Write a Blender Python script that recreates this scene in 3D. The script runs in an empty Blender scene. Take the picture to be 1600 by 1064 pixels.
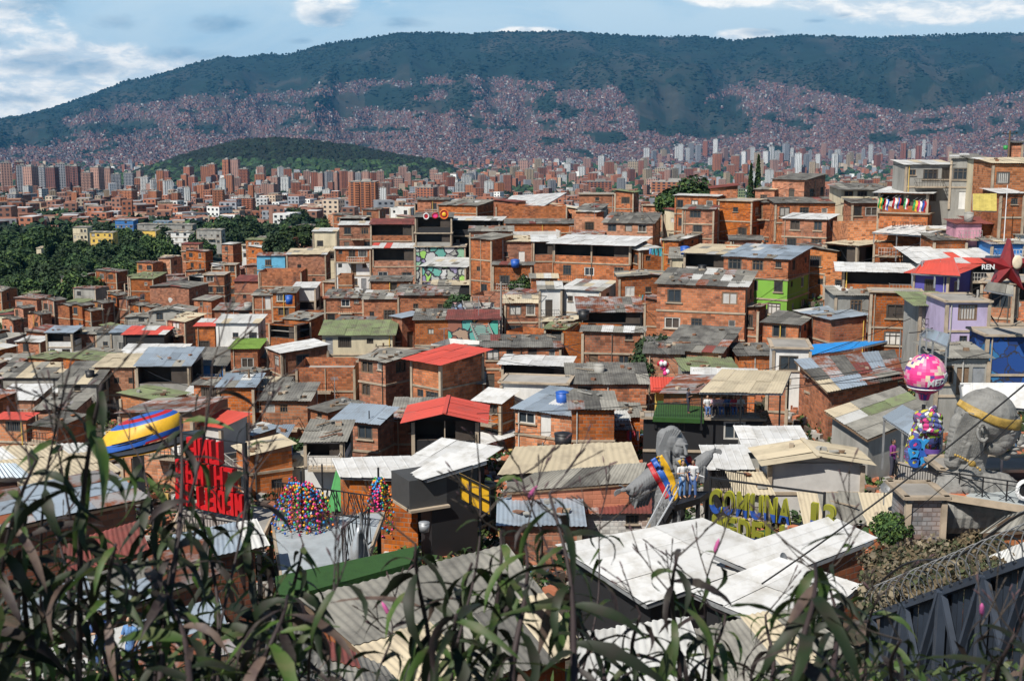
import bpy, bmesh, math, random
import numpy as np
from mathutils import Vector, Matrix, Euler, noise as mnoise
R = math.radians
random.seed(11)
rng = np.random.default_rng(7)
sc = bpy.context.scene
col = sc.collection

# ------------------------------------------------------------ camera, sky, sun, exposure
F = 1931.0                      # focal length in photo pixels (1600 wide)
TH = math.atan(322 / F)         # pitch below the horizon
CZ = 170.0                      # camera height over the valley floor
cam_d = bpy.data.cameras.new('camera')
cam = bpy.data.objects.new('camera', cam_d); col.objects.link(cam)
cam.location = (0, 0, CZ); cam.rotation_euler = (math.pi / 2 - TH, 0, 0)
cam_d.sensor_width = 36.0; cam_d.lens = 36.0 * F / 1600.0
cam_d.clip_start = 0.1; cam_d.clip_end = 60000
cam_d.dof.use_dof = True; cam_d.dof.focus_distance = 90.0; cam_d.dof.aperture_fstop = 9.0
sc.camera = cam
SUN_EL = R(50); SUN_AZ = R(218)  # azimuth clockwise from +Y (view direction)
to_sun = Vector((math.sin(SUN_AZ) * math.cos(SUN_EL), math.cos(SUN_AZ) * math.cos(SUN_EL), math.sin(SUN_EL)))
sd = bpy.data.lights.new('sun', 'SUN'); sd.energy = 5.0; sd.angle = R(0.5); sd.color = (1.0, 0.95, 0.87)
sun = bpy.data.objects.new('sun', sd); col.objects.link(sun)
sun.rotation_euler = (-to_sun).to_track_quat('-Z', 'Y').to_euler()
sc.view_settings.view_transform = 'Standard'; sc.view_settings.look = 'None'
sc.view_settings.gamma = 1.0; sc.view_settings.exposure = 0.27
sc.cycles.use_denoising = True
sc.cycles.max_bounces = 5; sc.cycles.diffuse_bounces = 2; sc.cycles.glossy_bounces = 2
sc.cycles.transmission_bounces = 3; sc.cycles.transparent_max_bounces = 6; sc.cycles.volume_bounces = 0
sc.cycles.volume_step_rate = 1.0

def build_world():
    w = bpy.data.worlds.new('World'); sc.world = w; w.use_nodes = True
    nt = w.node_tree; N = nt.nodes; L = nt.links; N.clear()
    out = N.new('ShaderNodeOutputWorld'); bg = N.new('ShaderNodeBackground'); bg.inputs['Strength'].default_value = 0.05
    sky = N.new('ShaderNodeTexSky'); sky.sky_type = 'NISHITA'; sky.sun_disc = False
    sky.sun_elevation = SUN_EL; sky.sun_rotation = SUN_AZ; sky.altitude = 1500
    sky.air_density = 1.0; sky.dust_density = 0.6; sky.ozone_density = 2.0
    tc = N.new('ShaderNodeTexCoord')
    def math_(op, a, b=None, clamp=False):
        n = N.new('ShaderNodeMath'); n.operation = op; n.use_clamp = clamp
        for i, v in enumerate((a, b)):
            if v is None: continue
            if isinstance(v, (int, float)): n.inputs[i].default_value = v
            else: L.new(v, n.inputs[i])
        return n.outputs[0]
    sep = N.new('ShaderNodeSeparateXYZ'); L.new(tc.outputs['Generated'], sep.inputs[0])
    X, Y, Z = sep.outputs
    # clouds live on a flat layer overhead: direction / height gives their place on it
    az = math_('ARCTAN2', X, Y); el = math_('ARCSINE', Z)
    comb = N.new('ShaderNodeCombineXYZ'); L.new(math_('MULTIPLY', az, 1.0), comb.inputs[0]); L.new(math_('MULTIPLY', el, 2.6), comb.inputs[1])
    def noi(scale, detail, rough, off, dist=0.0):
        mp = N.new('ShaderNodeMapping'); mp.inputs['Location'].default_value = off; L.new(comb.outputs[0], mp.inputs[0])
        n = N.new('ShaderNodeTexNoise'); n.inputs['Scale'].default_value = scale; n.inputs['Detail'].default_value = detail
        n.inputs['Roughness'].default_value = rough; n.inputs['Distortion'].default_value = dist
        L.new(mp.outputs[0], n.inputs['Vector']); return n.outputs['Fac']
    def ramp(v, a, b):
        r = N.new('ShaderNodeMapRange'); r.interpolation_type = 'SMOOTHSTEP'; r.inputs[1].default_value = a; r.inputs[2].default_value = b
        L.new(v, r.inputs[0]); return r.outputs[0]
    def mix(f, a, b):
        m = N.new('ShaderNodeMix'); m.data_type = 'RGBA'
        if isinstance(f, (int, float)): m.inputs[0].default_value = f
        else: L.new(f, m.inputs[0])
        for i, v in ((6, a), (7, b)):
            if isinstance(v, tuple): m.inputs[i].default_value = v + (1,)
            else: L.new(v, m.inputs[i])
        return m.outputs[2]
    # a bank of cumulus towards the left of the view, thin veil elsewhere
    def blob(px, py, rx, ry):      # an ellipse on the sky, given by photo position
        a0 = math.atan((px - 800) / F / 1.03); e0 = math.atan((532 - py) / F) - TH
        dx = math_('MULTIPLY', math_('SUBTRACT', az, a0), F / rx); dy = math_('MULTIPLY', math_('SUBTRACT', el, e0), F / ry)
        d = math_('SQRT', math_('ADD', math_('MULTIPLY', dx, dx), math_('MULTIPLY', dy, dy)))
        return math_('SUBTRACT', 1.0, d, True)
    n1 = noi(9, 10, 0.62, (3.1, 7.7, 0), 0.6); n2 = noi(16, 9, 0.62, (9.2, 1.4, 0), 0.5); n3 = noi(34, 8, 0.6, (2.2, 5.4, 0), 0.3); veil = noi(4, 7, 0.6, (1.2, 4.4, 0), 1.0)
    skyc = sky.outputs[0]
    low = ramp(el, 0.42, 0.10)            # the air pales towards the horizon
    base = mix(math_('MULTIPLY', low, 0.9), skyc, mix(ramp(veil, 0.26, 0.60), (7.4, 11.8, 15.4), (11.4, 14.6, 16.6)))
    def union(bs):
        o = None
        for b in bs:
            v = blob(*b); o = v if o is None else math_('MAXIMUM', o, v)
        return o
    white = union(((10, 150, 260, 95), (150, 125, 160, 60), (260, 120, 120, 40), (505, 14, 60, 40), (820, 50, 60, 12), (-260, 90, 360, 140), (1165, 58, 60, 14), (1140, 4, 130, 18), (1500, 18, 420, 34), (1750, -60, 500, 120)))
    wm = ramp(math_('ADD', math_('MULTIPLY', white, 0.50), math_('ADD', math_('MULTIPLY', n1, 0.75), math_('MULTIPLY', n3, 0.25))), 0.57, 0.76)
    c = mix(wm, base, mix(ramp(n3, 0.38, 0.62), (12.4, 14.4, 15.8), (21.0, 20.4, 19.2)))
    grey = union(((40, 15, 130, 48), (60, 104, 90, 26), (-30, 78, 70, 22), (190, 45, 90, 24), (345, 42, 80, 24), (515, 32, 75, 32), (635, 38, 80, 18), (130, 112, 110, 22), (290, 88, 130, 22), (1275, 38, 45, 9), (1318, 31, 38, 10), (1190, 54, 60, 12), (0, 160, 110, 18), (470, 66, 40, 9), (-300, 60, 260, 60))) 
    gm = ramp(math_('ADD', math_('MULTIPLY', grey, 0.50), math_('ADD', math_('MULTIPLY', n2, 0.85), math_('MULTIPLY', n3, 0.3))), 0.74, 1.06)
    c = mix(math_('MULTIPLY', gm, 0.75), c, mix(ramp(n3, .35, .65), (4.2, 7.2, 10.2), (7.6, 10.2, 12.4)))
    L.new(c, bg.inputs['Color']); L.new(bg.outputs[0], out.inputs[0])
build_world()

# ------------------------------------------------------------ projection helpers (photo pixel + real distance -> place in the world)
cT, sT = math.cos(TH), math.sin(TH)
def P(px, py, D):
    x = (px - 800) / F; y = (532 - py) / F
    dy = cT + y * sT; dz = y * cT - sT
    return Vector((x * D / dy, D, CZ + dz * D / dy))
def S(py, D):                    # metres per photo pixel at that place
    y = (532 - py) / F
    return D / (cT + y * sT) / F
def PX(x, D, z=CZ):
    dep = D * cT - (z - CZ) * sT
    return 800 + F * x / dep
def PYv(D, z):
    dep = D * cT - (z - CZ) * sT; up = D * sT + (z - CZ) * cT
    return 532 - F * up / dep
def at(px, D, z):                # point with given pixel column, distance and height
    dep = D * cT - (z - CZ) * sT
    return Vector(((px - 800) / F * dep, D, z))

# ------------------------------------------------------------ object helpers
def tag(o, label=None, cat=None, group=None, kind=None):
    if label: o['label'] = label
    if cat: o['category'] = cat
    if group: o['group'] = group
    if kind: o['kind'] = kind
    return o
def new(name, me, parent=None, m=None, loc=None, rot=None, scale=None):
    o = bpy.data.objects.new(name, me); col.objects.link(o)
    if parent: o.parent = parent
    if loc is not None: o.location = loc
    if rot is not None: o.rotation_euler = rot
    if scale is not None: o.scale = scale
    if m is not None:
        if me is not None and len(me.materials) == 0: me.materials.append(m)
        elif me is not None and me.materials[0] != m:
            o.material_slots[0].link = 'OBJECT'; o.material_slots[0].material = m
    return o
def empty(name, loc, rz=0.0, label=None, cat=None, group=None):
    o = bpy.data.objects.new(name, None); col.objects.link(o)
    o.location = loc; o.rotation_euler = (0, 0, rz); o.empty_display_size = 0.3
    return tag(o, label, cat, group)
def mesh(verts, faces, mats=None, mi=None, smooth=False, uv=None, name='m'):
    me = bpy.data.meshes.new(name); me.from_pydata([tuple(v) for v in verts], [], faces)
    for m in (mats or ()): me.materials.append(m)
    if mi is not None: me.polygons.foreach_set('material_index', np.asarray(mi, dtype=np.int32))
    if smooth: me.polygons.foreach_set('use_smooth', [True] * len(me.polygons))
    if uv is not None:
        l = me.uv_layers.new(name='UVMap'); l.data.foreach_set('uv', np.asarray(uv, dtype=np.float32).ravel())
    me.update(); return me
def mesh_np(V, Q, m=None, colors=None, smooth=False):
    """V (n,3); Q (k,4) or (k,3) vertex ids; colors (k,3) per face"""
    me = bpy.data.meshes.new('m'); V = np.asarray(V, dtype=np.float32); Q = np.asarray(Q, dtype=np.int32); k, c = Q.shape
    me.vertices.add(len(V)); me.vertices.foreach_set('co', V.ravel())
    me.loops.add(k * c); me.loops.foreach_set('vertex_index', Q.ravel())
    me.polygons.add(k); me.polygons.foreach_set('loop_start', np.arange(0, k * c, c, dtype=np.int32))
    me.update(calc_edges=True)
    me.polygons.foreach_set('use_smooth', [bool(smooth)] * k)
    if colors is not None:
        a = me.color_attributes.new('Col', 'FLOAT_COLOR', 'CORNER')
        cc = np.ones((k * c, 4), dtype=np.float32); cc[:, :3] = np.repeat(np.asarray(colors, dtype=np.float32), c, axis=0)
        a.data.foreach_set('color', cc.ravel())
    if m: me.materials.append(m)
    return me
class MB:
    """collects boxes, tubes, strips into one mesh, with a material index per face"""
    def __init__(s): s.v = []; s.f = []; s.mi = []
    def add(s, vs, fs, mi=0):
        b = len(s.v); s.v += [tuple(v) for v in vs]; s.f += [tuple(b + i for i in f) for f in fs]; s.mi += [mi] * len(fs)
    def box(s, c, d, mi=0, rz=0.0, M=None):
        x, y, z = d[0] / 2, d[1] / 2, d[2] / 2
        vs = [Vector(p) for p in ((-x, -y, -z), (x, -y, -z), (x, y, -z), (-x, y, -z), (-x, -y, z), (x, -y, z), (x, y, z), (-x, y, z))]
        if rz: vs = [Matrix.Rotation(rz, 3, 'Z') @ v for v in vs]
        vs = [v + Vector(c) for v in vs]
        if M is not None: vs = [M @ v for v in vs]
        s.add(vs, [(0, 3, 2, 1), (4, 5, 6, 7), (0, 1, 5, 4), (1, 2, 6, 5), (2, 3, 7, 6), (3, 0, 4, 7)], mi)
    def bar(s, a, b, w, h=None, mi=0):
        a = Vector(a); b = Vector(b); d = b - a; l = d.length
        if l < 1e-6: return
        q = d.to_track_quat('X', 'Z').to_matrix().to_4x4(); q.translation = (a + b) / 2
        s.box((0, 0, 0), (l, w, h or w), mi, M=q)
    def tube(s, pts, r, n=6, mi=0, cap=True):
        pts = [Vector(p) for p in pts]; rs = r if isinstance(r, (list, tuple)) else [r] * len(pts)
        b = len(s.v); ref = Vector((0.13, 0.2, 0.97))
        for i, p in enumerate(pts):
            t = (pts[min(i + 1, len(pts) - 1)] - pts[max(i - 1, 0)]).normalized()
            if abs(t.dot(ref)) > 0.98: u = t.cross(Vector((1, 0, 0))).normalized()
            else: u = t.cross(ref).normalized()
            w = t.cross(u)
            for k in range(n):
                a = 2 * math.pi * k / n; s.v.append(tuple(p + (u * math.cos(a) + w * math.sin(a)) * rs[i]))
        for i in range(len(pts) - 1):
            for k in range(n):
                s.f.append((b + i * n + k, b + i * n + (k + 1) % n, b + (i + 1) * n + (k + 1) % n, b + (i + 1) * n + k)); s.mi.append(mi)
        if cap:
            s.f.append(tuple(b + k for k in range(n))[::-1]); s.mi.append(mi)
            s.f.append(tuple(b + (len(pts) - 1) * n + k for k in range(n))); s.mi.append(mi)
    def lathe(s, prof, n=16, c=(0, 0, 0), mi=0, mif=None):
        b = len(s.v)
        for r, z in prof:
            for k in range(n):
                a = 2 * math.pi * k / n; s.v.append((c[0] + r * math.cos(a), c[1] + r * math.sin(a), c[2] + z))
        for i in range(len(prof) - 1):
            for k in range(n):
                s.f.append((b + i * n + k, b + i * n + (k + 1) % n, b + (i + 1) * n + (k + 1) % n, b + (i + 1) * n + k)); s.mi.append(mif(i, k) if mif else mi)
    def ell(s, c, r, n=10, m=7, mi=0, rot=None):
        b = len(s.v); Q = Euler(rot).to_matrix() if rot else None
        for i in range(m + 1):
            t = math.pi * i / m
            for k in range(n):
                a = 2 * math.pi * k / n
                v = Vector((r[0] * math.sin(t) * math.cos(a), r[1] * math.sin(t) * math.sin(a), r[2] * math.cos(t)))
                if Q: v = Q @ v
                s.v.append(tuple(v + Vector(c)))
        for i in range(m):
            for k in range(n):
                s.f.append((b + i * n + k, b + (i + 1) * n + k, b + (i + 1) * n + (k + 1) % n, b + i * n + (k + 1) % n)); s.mi.append(mi)
    def me(s, mats=None, smooth=False): return mesh(s.v, s.f, mats, s.mi if mats and len(mats) > 1 else None, smooth)
    def build(s, name, m, parent=None, smooth=False, **k):
        ms = list(m) if isinstance(m, (list, tuple)) else [m]
        return new(name, s.me(ms, smooth), parent, **k)

# ------------------------------------------------------------ materials
def nodes(name):
    m = bpy.data.materials.new(name); m.use_nodes = True; nt = m.node_tree
    return m, nt, nt.nodes, nt.links, nt.nodes['Principled BSDF']
def setc(inp, c): inp.default_value = tuple(c) + ((1,) if len(c) == 3 else ())
def mat(name, c, rough=0.8, dirt=0.35, dscale=1.5, rnd=0.12, bump=0.0, metal=0.0, c2=None, streak=1.0, attr=False, thr=(0.42, 0.68)):
    """base colour with blotchy dirt or second colour, small value change from object to object"""
    m, nt, N, L, b = nodes(name)
    b.inputs['Roughness'].default_value = rough; b.inputs['Metallic'].default_value = metal
    geo = N.new('ShaderNodeTexCoord'); inf = N.new('ShaderNodeObjectInfo')
    g = N.new('ShaderNodeNewGeometry')
    mp = N.new('ShaderNodeMapping'); mp.inputs['Scale'].default_value = (1, 1, streak); L.new(g.outputs['Position'], mp.inputs[0])
    n = N.new('ShaderNodeTexNoise'); n.inputs['Scale'].default_value = dscale; n.inputs['Detail'].default_value = 7; n.inputs['Roughness'].default_value = 0.65
    L.new(mp.outputs[0], n.inputs['Vector'])
    r = N.new('ShaderNodeMapRange'); r.inputs[1].default_value = thr[0]; r.inputs[2].default_value = thr[1]; r.inputs[4].default_value = dirt if c2 is None else 1.0
    L.new(n.outputs['Fac'], r.inputs[0])
    mx = N.new('ShaderNodeMix'); mx.data_type = 'RGBA'; L.new(r.outputs[0], mx.inputs[0])
    setc(mx.inputs[6], c); setc(mx.inputs[7], c2 if c2 else [x * 0.3 for x in c])
    if attr:
        a = N.new('ShaderNodeVertexColor'); a.layer_name = 'Col'; L.new(a.outputs[0], mx.inputs[6])
        mm = N.new('ShaderNodeMix'); mm.data_type = 'RGBA'; mm.blend_type = 'MULTIPLY'; mm.inputs[0].default_value = 1; L.new(a.outputs[0], mm.inputs[6]); setc(mm.inputs[7], (0.35, 0.35, 0.35)); L.new(mm.outputs[2], mx.inputs[7])
    h = N.new('ShaderNodeHueSaturation'); v = N.new('ShaderNodeMapRange'); L.new(inf.outputs['Random'], v.inputs[0])
    v.inputs[3].default_value = 1 - rnd; v.inputs[4].default_value = 1 + rnd; L.new(v.outputs[0], h.inputs['Value']); L.new(mx.outputs[2], h.inputs['Color'])
    L.new(h.outputs[0], b.inputs['Base Color'])
    if bump:
        n2 = N.new('ShaderNodeTexNoise'); n2.inputs['Scale'].default_value = dscale * 6; n2.inputs['Detail'].default_value = 4; L.new(g.outputs['Position'], n2.inputs['Vector'])
        bp = N.new('ShaderNodeBump'); bp.inputs['Strength'].default_value = bump; bp.inputs['Distance'].default_value = 0.05; L.new(n2.outputs['Fac'], bp.inputs['Height']); L.new(bp.outputs[0], b.inputs['Normal'])
    return m
def noise2(x, y, seed=0):
    """value noise on arrays"""
    xi = np.floor(x).astype(np.int64); yi = np.floor(y).astype(np.int64); fx = x - xi; fy = y - yi
    fx = fx * fx * (3 - 2 * fx); fy = fy * fy * (3 - 2 * fy)
    def h(a, b):
        n = (a * 374761393 + b * 668265263 + seed * 974634777) & 0x7fffffff
        n = ((n ^ (n >> 13)) * 1274126177) & 0x7fffffff
        return ((n ^ (n >> 16)) & 0xffff) / 65535.0
    return (h(xi, yi) * (1 - fx) + h(xi + 1, yi) * fx) * (1 - fy) + (h(xi, yi + 1) * (1 - fx) + h(xi + 1, yi + 1) * fx) * fy
def fbm(x, y, o=5, seed=0):
    s = 0; a = 0.5; t = 0
    for i in range(o): s = s + a * noise2(x, y, seed + i); t += a; x = x * 2.03; y = y * 2.03; a *= 0.52
    return s / t
# ------------------------------------------------------------ valley, mountain, city
RIDGE = [(-900, 265), (-400, 240), (-200, 222), (0, 188), (60, 176), (100, 163), (150, 146), (200, 124), (230, 122), (260, 113), (300, 101), (350, 88), (370, 91), (420, 83), (450, 85), (480, 76), (520, 66), (560, 61), (620, 52), (680, 50), (740, 53), (770, 50), (850, 50), (900, 50), (960, 54), (1000, 57), (1100, 57), (1150, 64), (1180, 58), (1200, 58), (1250, 54), (1280, 58), (1300, 55), (1340, 60), (1400, 57), (1500, 53), (1600, 52), (1900, 56), (2500, 80)]
rx_, ry_ = np.array(RIDGE, dtype=float).T
ZB = np.array([(300, 118), (400, 117), (560, 114), (800, 111), (1200, 96), (2200, 60), (3500, 22), (5000, 4), (6500, 14)], dtype=float)
def z_far(px, D):
    px = np.asarray(px, dtype=float); D = np.asarray(D, dtype=float)
    z = np.interp(D, ZB[:, 0], ZB[:, 1])
    z = z + 3 * (fbm(px * 0.02, D * 0.004, 3, 5) - 0.5)
    # wooded hill standing in the valley
    top = np.interp(px, [130, 205, 300, 370, 430, 480, 560, 620, 680, 725, 780], [0, 30, 88, 122, 130, 124, 104, 82, 66, 30, 0])
    z = z + top * np.exp(-((D - 3650) / 480.0) ** 2) * 1.0
    yr = np.interp(px, rx_, ry_)
    zr = CZ + 12000 * np.tan(np.arctan((532 - yr) / F) - TH)
    t = np.clip((D - 6500) / 5500, 0, 1)
    prof = np.where(D < 12000, 14 + (zr - 14) * (0.72 * t ** 1.25 + 0.28 * t ** 2.4), 0)
    g = (np.abs(fbm(px * 0.009 + 3, D * 0.00035, 5, 21) - 0.5) * -2 + 0.35)
    bump = 380 * g * np.sin(np.pi * t) ** 0.8 * np.clip(t * 3, 0, 1)
    bump = bump + 120 * np.exp(-((px - 1030) / 95) ** 2 - ((D - 10200) / 900) ** 2) + 90 * np.exp(-((px - 1420) / 160) ** 2 - ((D - 9800) / 900) ** 2)
    z = np.where(D > 6500, prof + bump + 14 * (fbm(px * 0.15, D * 0.01, 3, 9) - 0.5) * t, z)
    z = np.where(D > 12000, zr - (D - 12000) * 0.25, z)
    return z
_Ds = np.concatenate([np.linspace(400, 6500, 90), np.linspace(6600, 12000, 110)]); _xs = np.arange(-120, 1721, 6.0)
_Y = np.minimum.accumulate(PYv(_Ds[:, None], z_far(_xs[None] + 0 * _Ds[:, None], _Ds[:, None] + 0 * _xs[None])), 0)   # falls with distance
def D_of(px, py):
    """distance at which the ground shows at that photo height (table search)"""
    px = np.atleast_1d(np.asarray(px, dtype=float)); py = np.atleast_1d(np.asarray(py, dtype=float))
    i = np.clip(((px - _xs[0]) / 6).round().astype(int), 0, len(_xs) - 1); out = np.full(px.shape, np.nan)
    for c in np.unique(i):
        k = i == c; y = -_Y[:, c]; j = np.searchsorted(y, -py[k]); o = np.full(k.sum(), np.nan)
        ok = (j < len(_Ds)) & (j > 0); jj = np.clip(j, 1, len(_Ds) - 1); t = (-py[k] - y[jj - 1]) / np.maximum(y[jj] - y[jj - 1], 1e-6)
        o[ok] = (_Ds[jj - 1] + np.clip(t, 0, 1) * (_Ds[jj] - _Ds[jj - 1]))[ok]; out[k] = o
    return out
UB = np.array([(-200, 238), (0, 228), (60, 212), (100, 188), (150, 170), (230, 158), (300, 150), (400, 143), (480, 140), (500, 132), (560, 121), (620, 130), (680, 118), (740, 118), (800, 121), (850, 128), (900, 135), (960, 135), (990, 165), (1000, 205), (1090, 205), (1105, 150), (1180, 116), (1230, 135), (1300, 142), (1380, 168), (1440, 172), (1500, 165), (1560, 145), (1600, 140), (1900, 140)], dtype=float)
GREEN = [(50, 208, 65, 18), (160, 200, 48, 8), (215, 197, 40, 8), (330, 200, 25, 6), (560, 158, 90, 12), (620, 145, 60, 9), (720, 150, 22, 28), (590, 203, 55, 5), (490, 209, 25, 4), (850, 165, 22, 14), (1100, 190, 92, 28), (950, 216, 30, 11), (1038, 237, 11, 8), (1215, 240, 22, 12), (1385, 217, 34, 8), (1450, 206, 30, 6), (1240, 195, 20, 6), (745, 222, 14, 6), (1555, 190, 15, 8), (60, 186, 40, 14), (640, 165, 60, 10)]
def built(px, py):
    ub = np.interp(px, UB[:, 0], UB[:, 1]) + 16 * (fbm(px * 0.05, py * 0.08, 4, 3) - 0.5)
    d = np.clip((py - ub) / 7, 0, 1)
    for cx, cy, rx, ry in GREEN:
        q = ((px - cx) / rx) ** 2 + ((py - cy) / ry) ** 2 + 1.2 * (fbm(px * 0.06, py * 0.1, 3, 8) - 0.5)
        d = d * np.clip((q - 0.75) * 3, 0, 1)
    n = fbm(px * 0.035, py * 0.11, 4, 31)
    d = d * np.clip((n - 0.40) * 9 + np.clip((py - 170) / 60, 0, 0.8), 0.0, 1)
    return d
def far_terrain():
    xs = np.arange(-900, 2501, 10.0)
    Ds = np.concatenate([np.geomspace(330, 6400, 60), np.linspace(6500, 12000, 130), np.array([12300, 13500, 16000])])
    PXg, Dg = np.meshgrid(xs, Ds); Z = z_far(PXg, Dg)
    dep = Dg * cT - (Z - CZ) * sT
    V = np.stack([(PXg - 800) / F * dep, Dg, Z], -1).reshape(-1, 3)
    h, w = PXg.shape; i = np.arange(h - 1)[:, None] * w + np.arange(w - 1)[None]
    Q = np.stack([i, i + 1, i + 1 + w, i + w], -1).reshape(-1, 4)
    PYg = PYv(Dg, Z); b = built(PXg, PYg) * (Dg > 5500)
    bf = b.reshape(-1)[Q].mean(1); Df = Dg.reshape(-1)[Q].mean(1); pf = PXg.reshape(-1)[Q].mean(1)
    forest = np.array([0.005, 0.020, 0.013]); meadow = np.array([0.036, 0.038, 0.028]); ground = np.array([0.085, 0.065, 0.06])  # forest tone kept very dark, with the mountain's cloud shade put into it
    m = np.clip((fbm(pf * 0.022, Df * 0.0016, 5, 77) - 0.50) * 5, 0, 1) * (Df > 8200)
    m = np.maximum(m, 0.8 * np.exp(-((pf - 1010) / 90) ** 2 - ((Df - 9900) / 900) ** 2) * (fbm(pf * 0.05, Df * 0.004, 4, 5) > 0.42))
    C = forest * (1 - m[:, None]) + meadow * m[:, None]
    C = C * (0.7 + 0.6 * fbm(pf * 0.2, Df * 0.02, 3, 2))[:, None]
    C = C * (1 - bf[:, None]) + ground * bf[:, None]
    me = mesh_np(V, Q, mat('mountain_ground', (0.1, 0.1, 0.1), 0.95, 0.6, 0.004, 0, attr=True), C, smooth=True)
    tag(new('hills_terrain', me), kind='structure')
far_terrain()
# ground far below everything, out to the horizon
def plain():
    me = mesh([(-40000, -3000, -12), (40000, -3000, -12), (40000, 45000, -12), (-40000, 45000, -12)], [(0, 1, 2, 3)])
    tag(new('ground', me, None, mat('valley_ground', (0.03, 0.05, 0.025), 0.95, 0.5, 0.002, 0)), kind='structure')
plain()
M_dk = mat('far_window', (0.03, 0.035, 0.045), 0.3, 0.3, 0.3, 0)
M_scatter = mat('distant_walls', (0.3, 0.2, 0.2), 0.9, 0.25, 0.2, 0, attr=True)
def boxes(cx, cy, z0, w, d, h, rz, C, roofC=None):
    """N boxes (no bottom) as one mesh"""
    n = len(cx); c, s = np.cos(rz), np.sin(rz)
    sx = np.array([-1, 1, 1, -1.]) / 2; sy = np.array([-1, -1, 1, 1.]) / 2
    lx = w[:, None] * sx; ly = d[:, None] * sy
    X = cx[:, None] + lx * c[:, None] - ly * s[:, None]; Y = cy[:, None] + lx * s[:, None] + ly * c[:, None]
    V = np.zeros((n, 8, 3)); V[:, :4, 0] = X; V[:, 4:, 0] = X; V[:, :4, 1] = Y; V[:, 4:, 1] = Y; V[:, :4, 2] = (z0 - 6)[:, None]; V[:, 4:, 2] = (z0 + h)[:, None]
    q = np.array([(4, 5, 6, 7), (0, 1, 5, 4), (1, 2, 6, 5), (2, 3, 7, 6), (3, 0, 4, 7)])
    Q = (np.arange(n)[:, None, None] * 8 + q[None]).reshape(-1, 4)
    CC = np.repeat(C[:, None], 5, 1)
    if roofC is not None: CC[:, 0] = roofC
    return mesh_np(V.reshape(-1, 3), Q, M_scatter, CC.reshape(-1, 3))
def pick(n, pal):
    pal = np.array(pal, dtype=float); w = pal[:, 3] / pal[:, 3].sum()
    i = rng.choice(len(pal), n, p=w); return pal[i, :3] * rng.uniform(0.7, 1.25, (n, 1))
PAL = [(0.38, 0.18, 0.15, 4), (0.30, 0.16, 0.16, 5), (0.26, 0.19, 0.21, 4), (0.45, 0.30, 0.25, 2), (0.7, 0.7, 0.68, .6), (0.35, 0.36, 0.40, 2), (0.12, 0.10, 0.11, 2)]
def slope_houses():
    n = 90000; px = rng.uniform(-60, 1660, n); py = rng.uniform(112, 272, n)
    k = rng.uniform(0, 1, n) < built(px, py); px, py = px[k], py[k]
    D = D_of(px, py); ok = ~np.isnan(D) & (D > 5400); px, py, D = px[ok], py[ok], D[ok]
    D = D + rng.uniform(-25, 25, len(D)); z = z_far(px, D); x = (px - 800) / F * (D * cT - (z - CZ) * sT)
    n = len(px); w = rng.uniform(7, 17, n); d = rng.uniform(7, 14, n); h = rng.uniform(4, 11, n)
    me = boxes(x, D, z, w, d, h, rng.uniform(-0.8, 0.8, n), pick(n, PAL) * .62, pick(n, PAL) * .5)
    tag(new('mountainside_houses', me), 'pinkish brick houses packed up the far mountainside', 'houses', kind='stuff')
slope_houses()
PAL2 = [(0.36, 0.14, 0.08, 5), (0.28, 0.14, 0.10, 4), (0.5, 0.40, 0.30, 1.5), (0.75, 0.75, 0.72, 1.3), (0.3, 0.32, 0.35, 2), (0.2, 0.08, 0.05, 2)]
ROOF2 = [(0.30, 0.13, 0.08, 4), (0.3, 0.3, 0.31, 3), (0.6, 0.6, 0.6, 1.2), (0.38, 0.20, 0.12, 2), (0.15, 0.14, 0.14, 2)]
def clump_mesh(cx, cy, z, r, h, C, name, label, sub=14):
    """many small leafy crowns: each a lumpy fan of faces"""
    n = len(cx); a = np.linspace(0, 2 * np.pi, 7)[:-1]
    lev = [(1.0, 0.0), (1.05, 0.45), (0.62, 0.85)]
    V = np.zeros((n, 19, 3))
    for j, (rr, zz) in enumerate(lev):
        jit = rng.uniform(0.75, 1.25, (n, 6)); aa = a[None] + rng.uniform(-.3, .3, (n, 6))
        V[:, j * 6:j * 6 + 6, 0] = cx[:, None] + r[:, None] * rr * jit * np.cos(aa); V[:, j * 6:j * 6 + 6, 1] = cy[:, None] + r[:, None] * rr * jit * np.sin(aa)
        V[:, j * 6:j * 6 + 6, 2] = z[:, None] + h[:, None] * (zz + rng.uniform(-.12, .12, (n, 6)))
    V[:, 18] = np.stack([cx, cy, z + h], -1)
    T = []
    for j in range(2):
        for k in range(6):
            a0, a1, b0, b1 = j * 6 + k, j * 6 + (k + 1) % 6, j * 6 + 6 + k, j * 6 + 6 + (k + 1) % 6
            T += [(a0, a1, b1), (a0, b1, b0)]
    for k in range(6): T.append((12 + k, 12 + (k + 1) % 6, 18))
    T = np.array(T); Q = (np.arange(n)[:, None, None] * 19 + T[None]).reshape(-1, 3)
    CC = np.repeat(C, len(T), 0) * rng.uniform(0.7, 1.35, (n * len(T), 1))
    me = mesh_np(V.reshape(-1, 3), Q, M_scatter, CC)
    tag(new(name, me), label, 'trees', kind='stuff')
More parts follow.
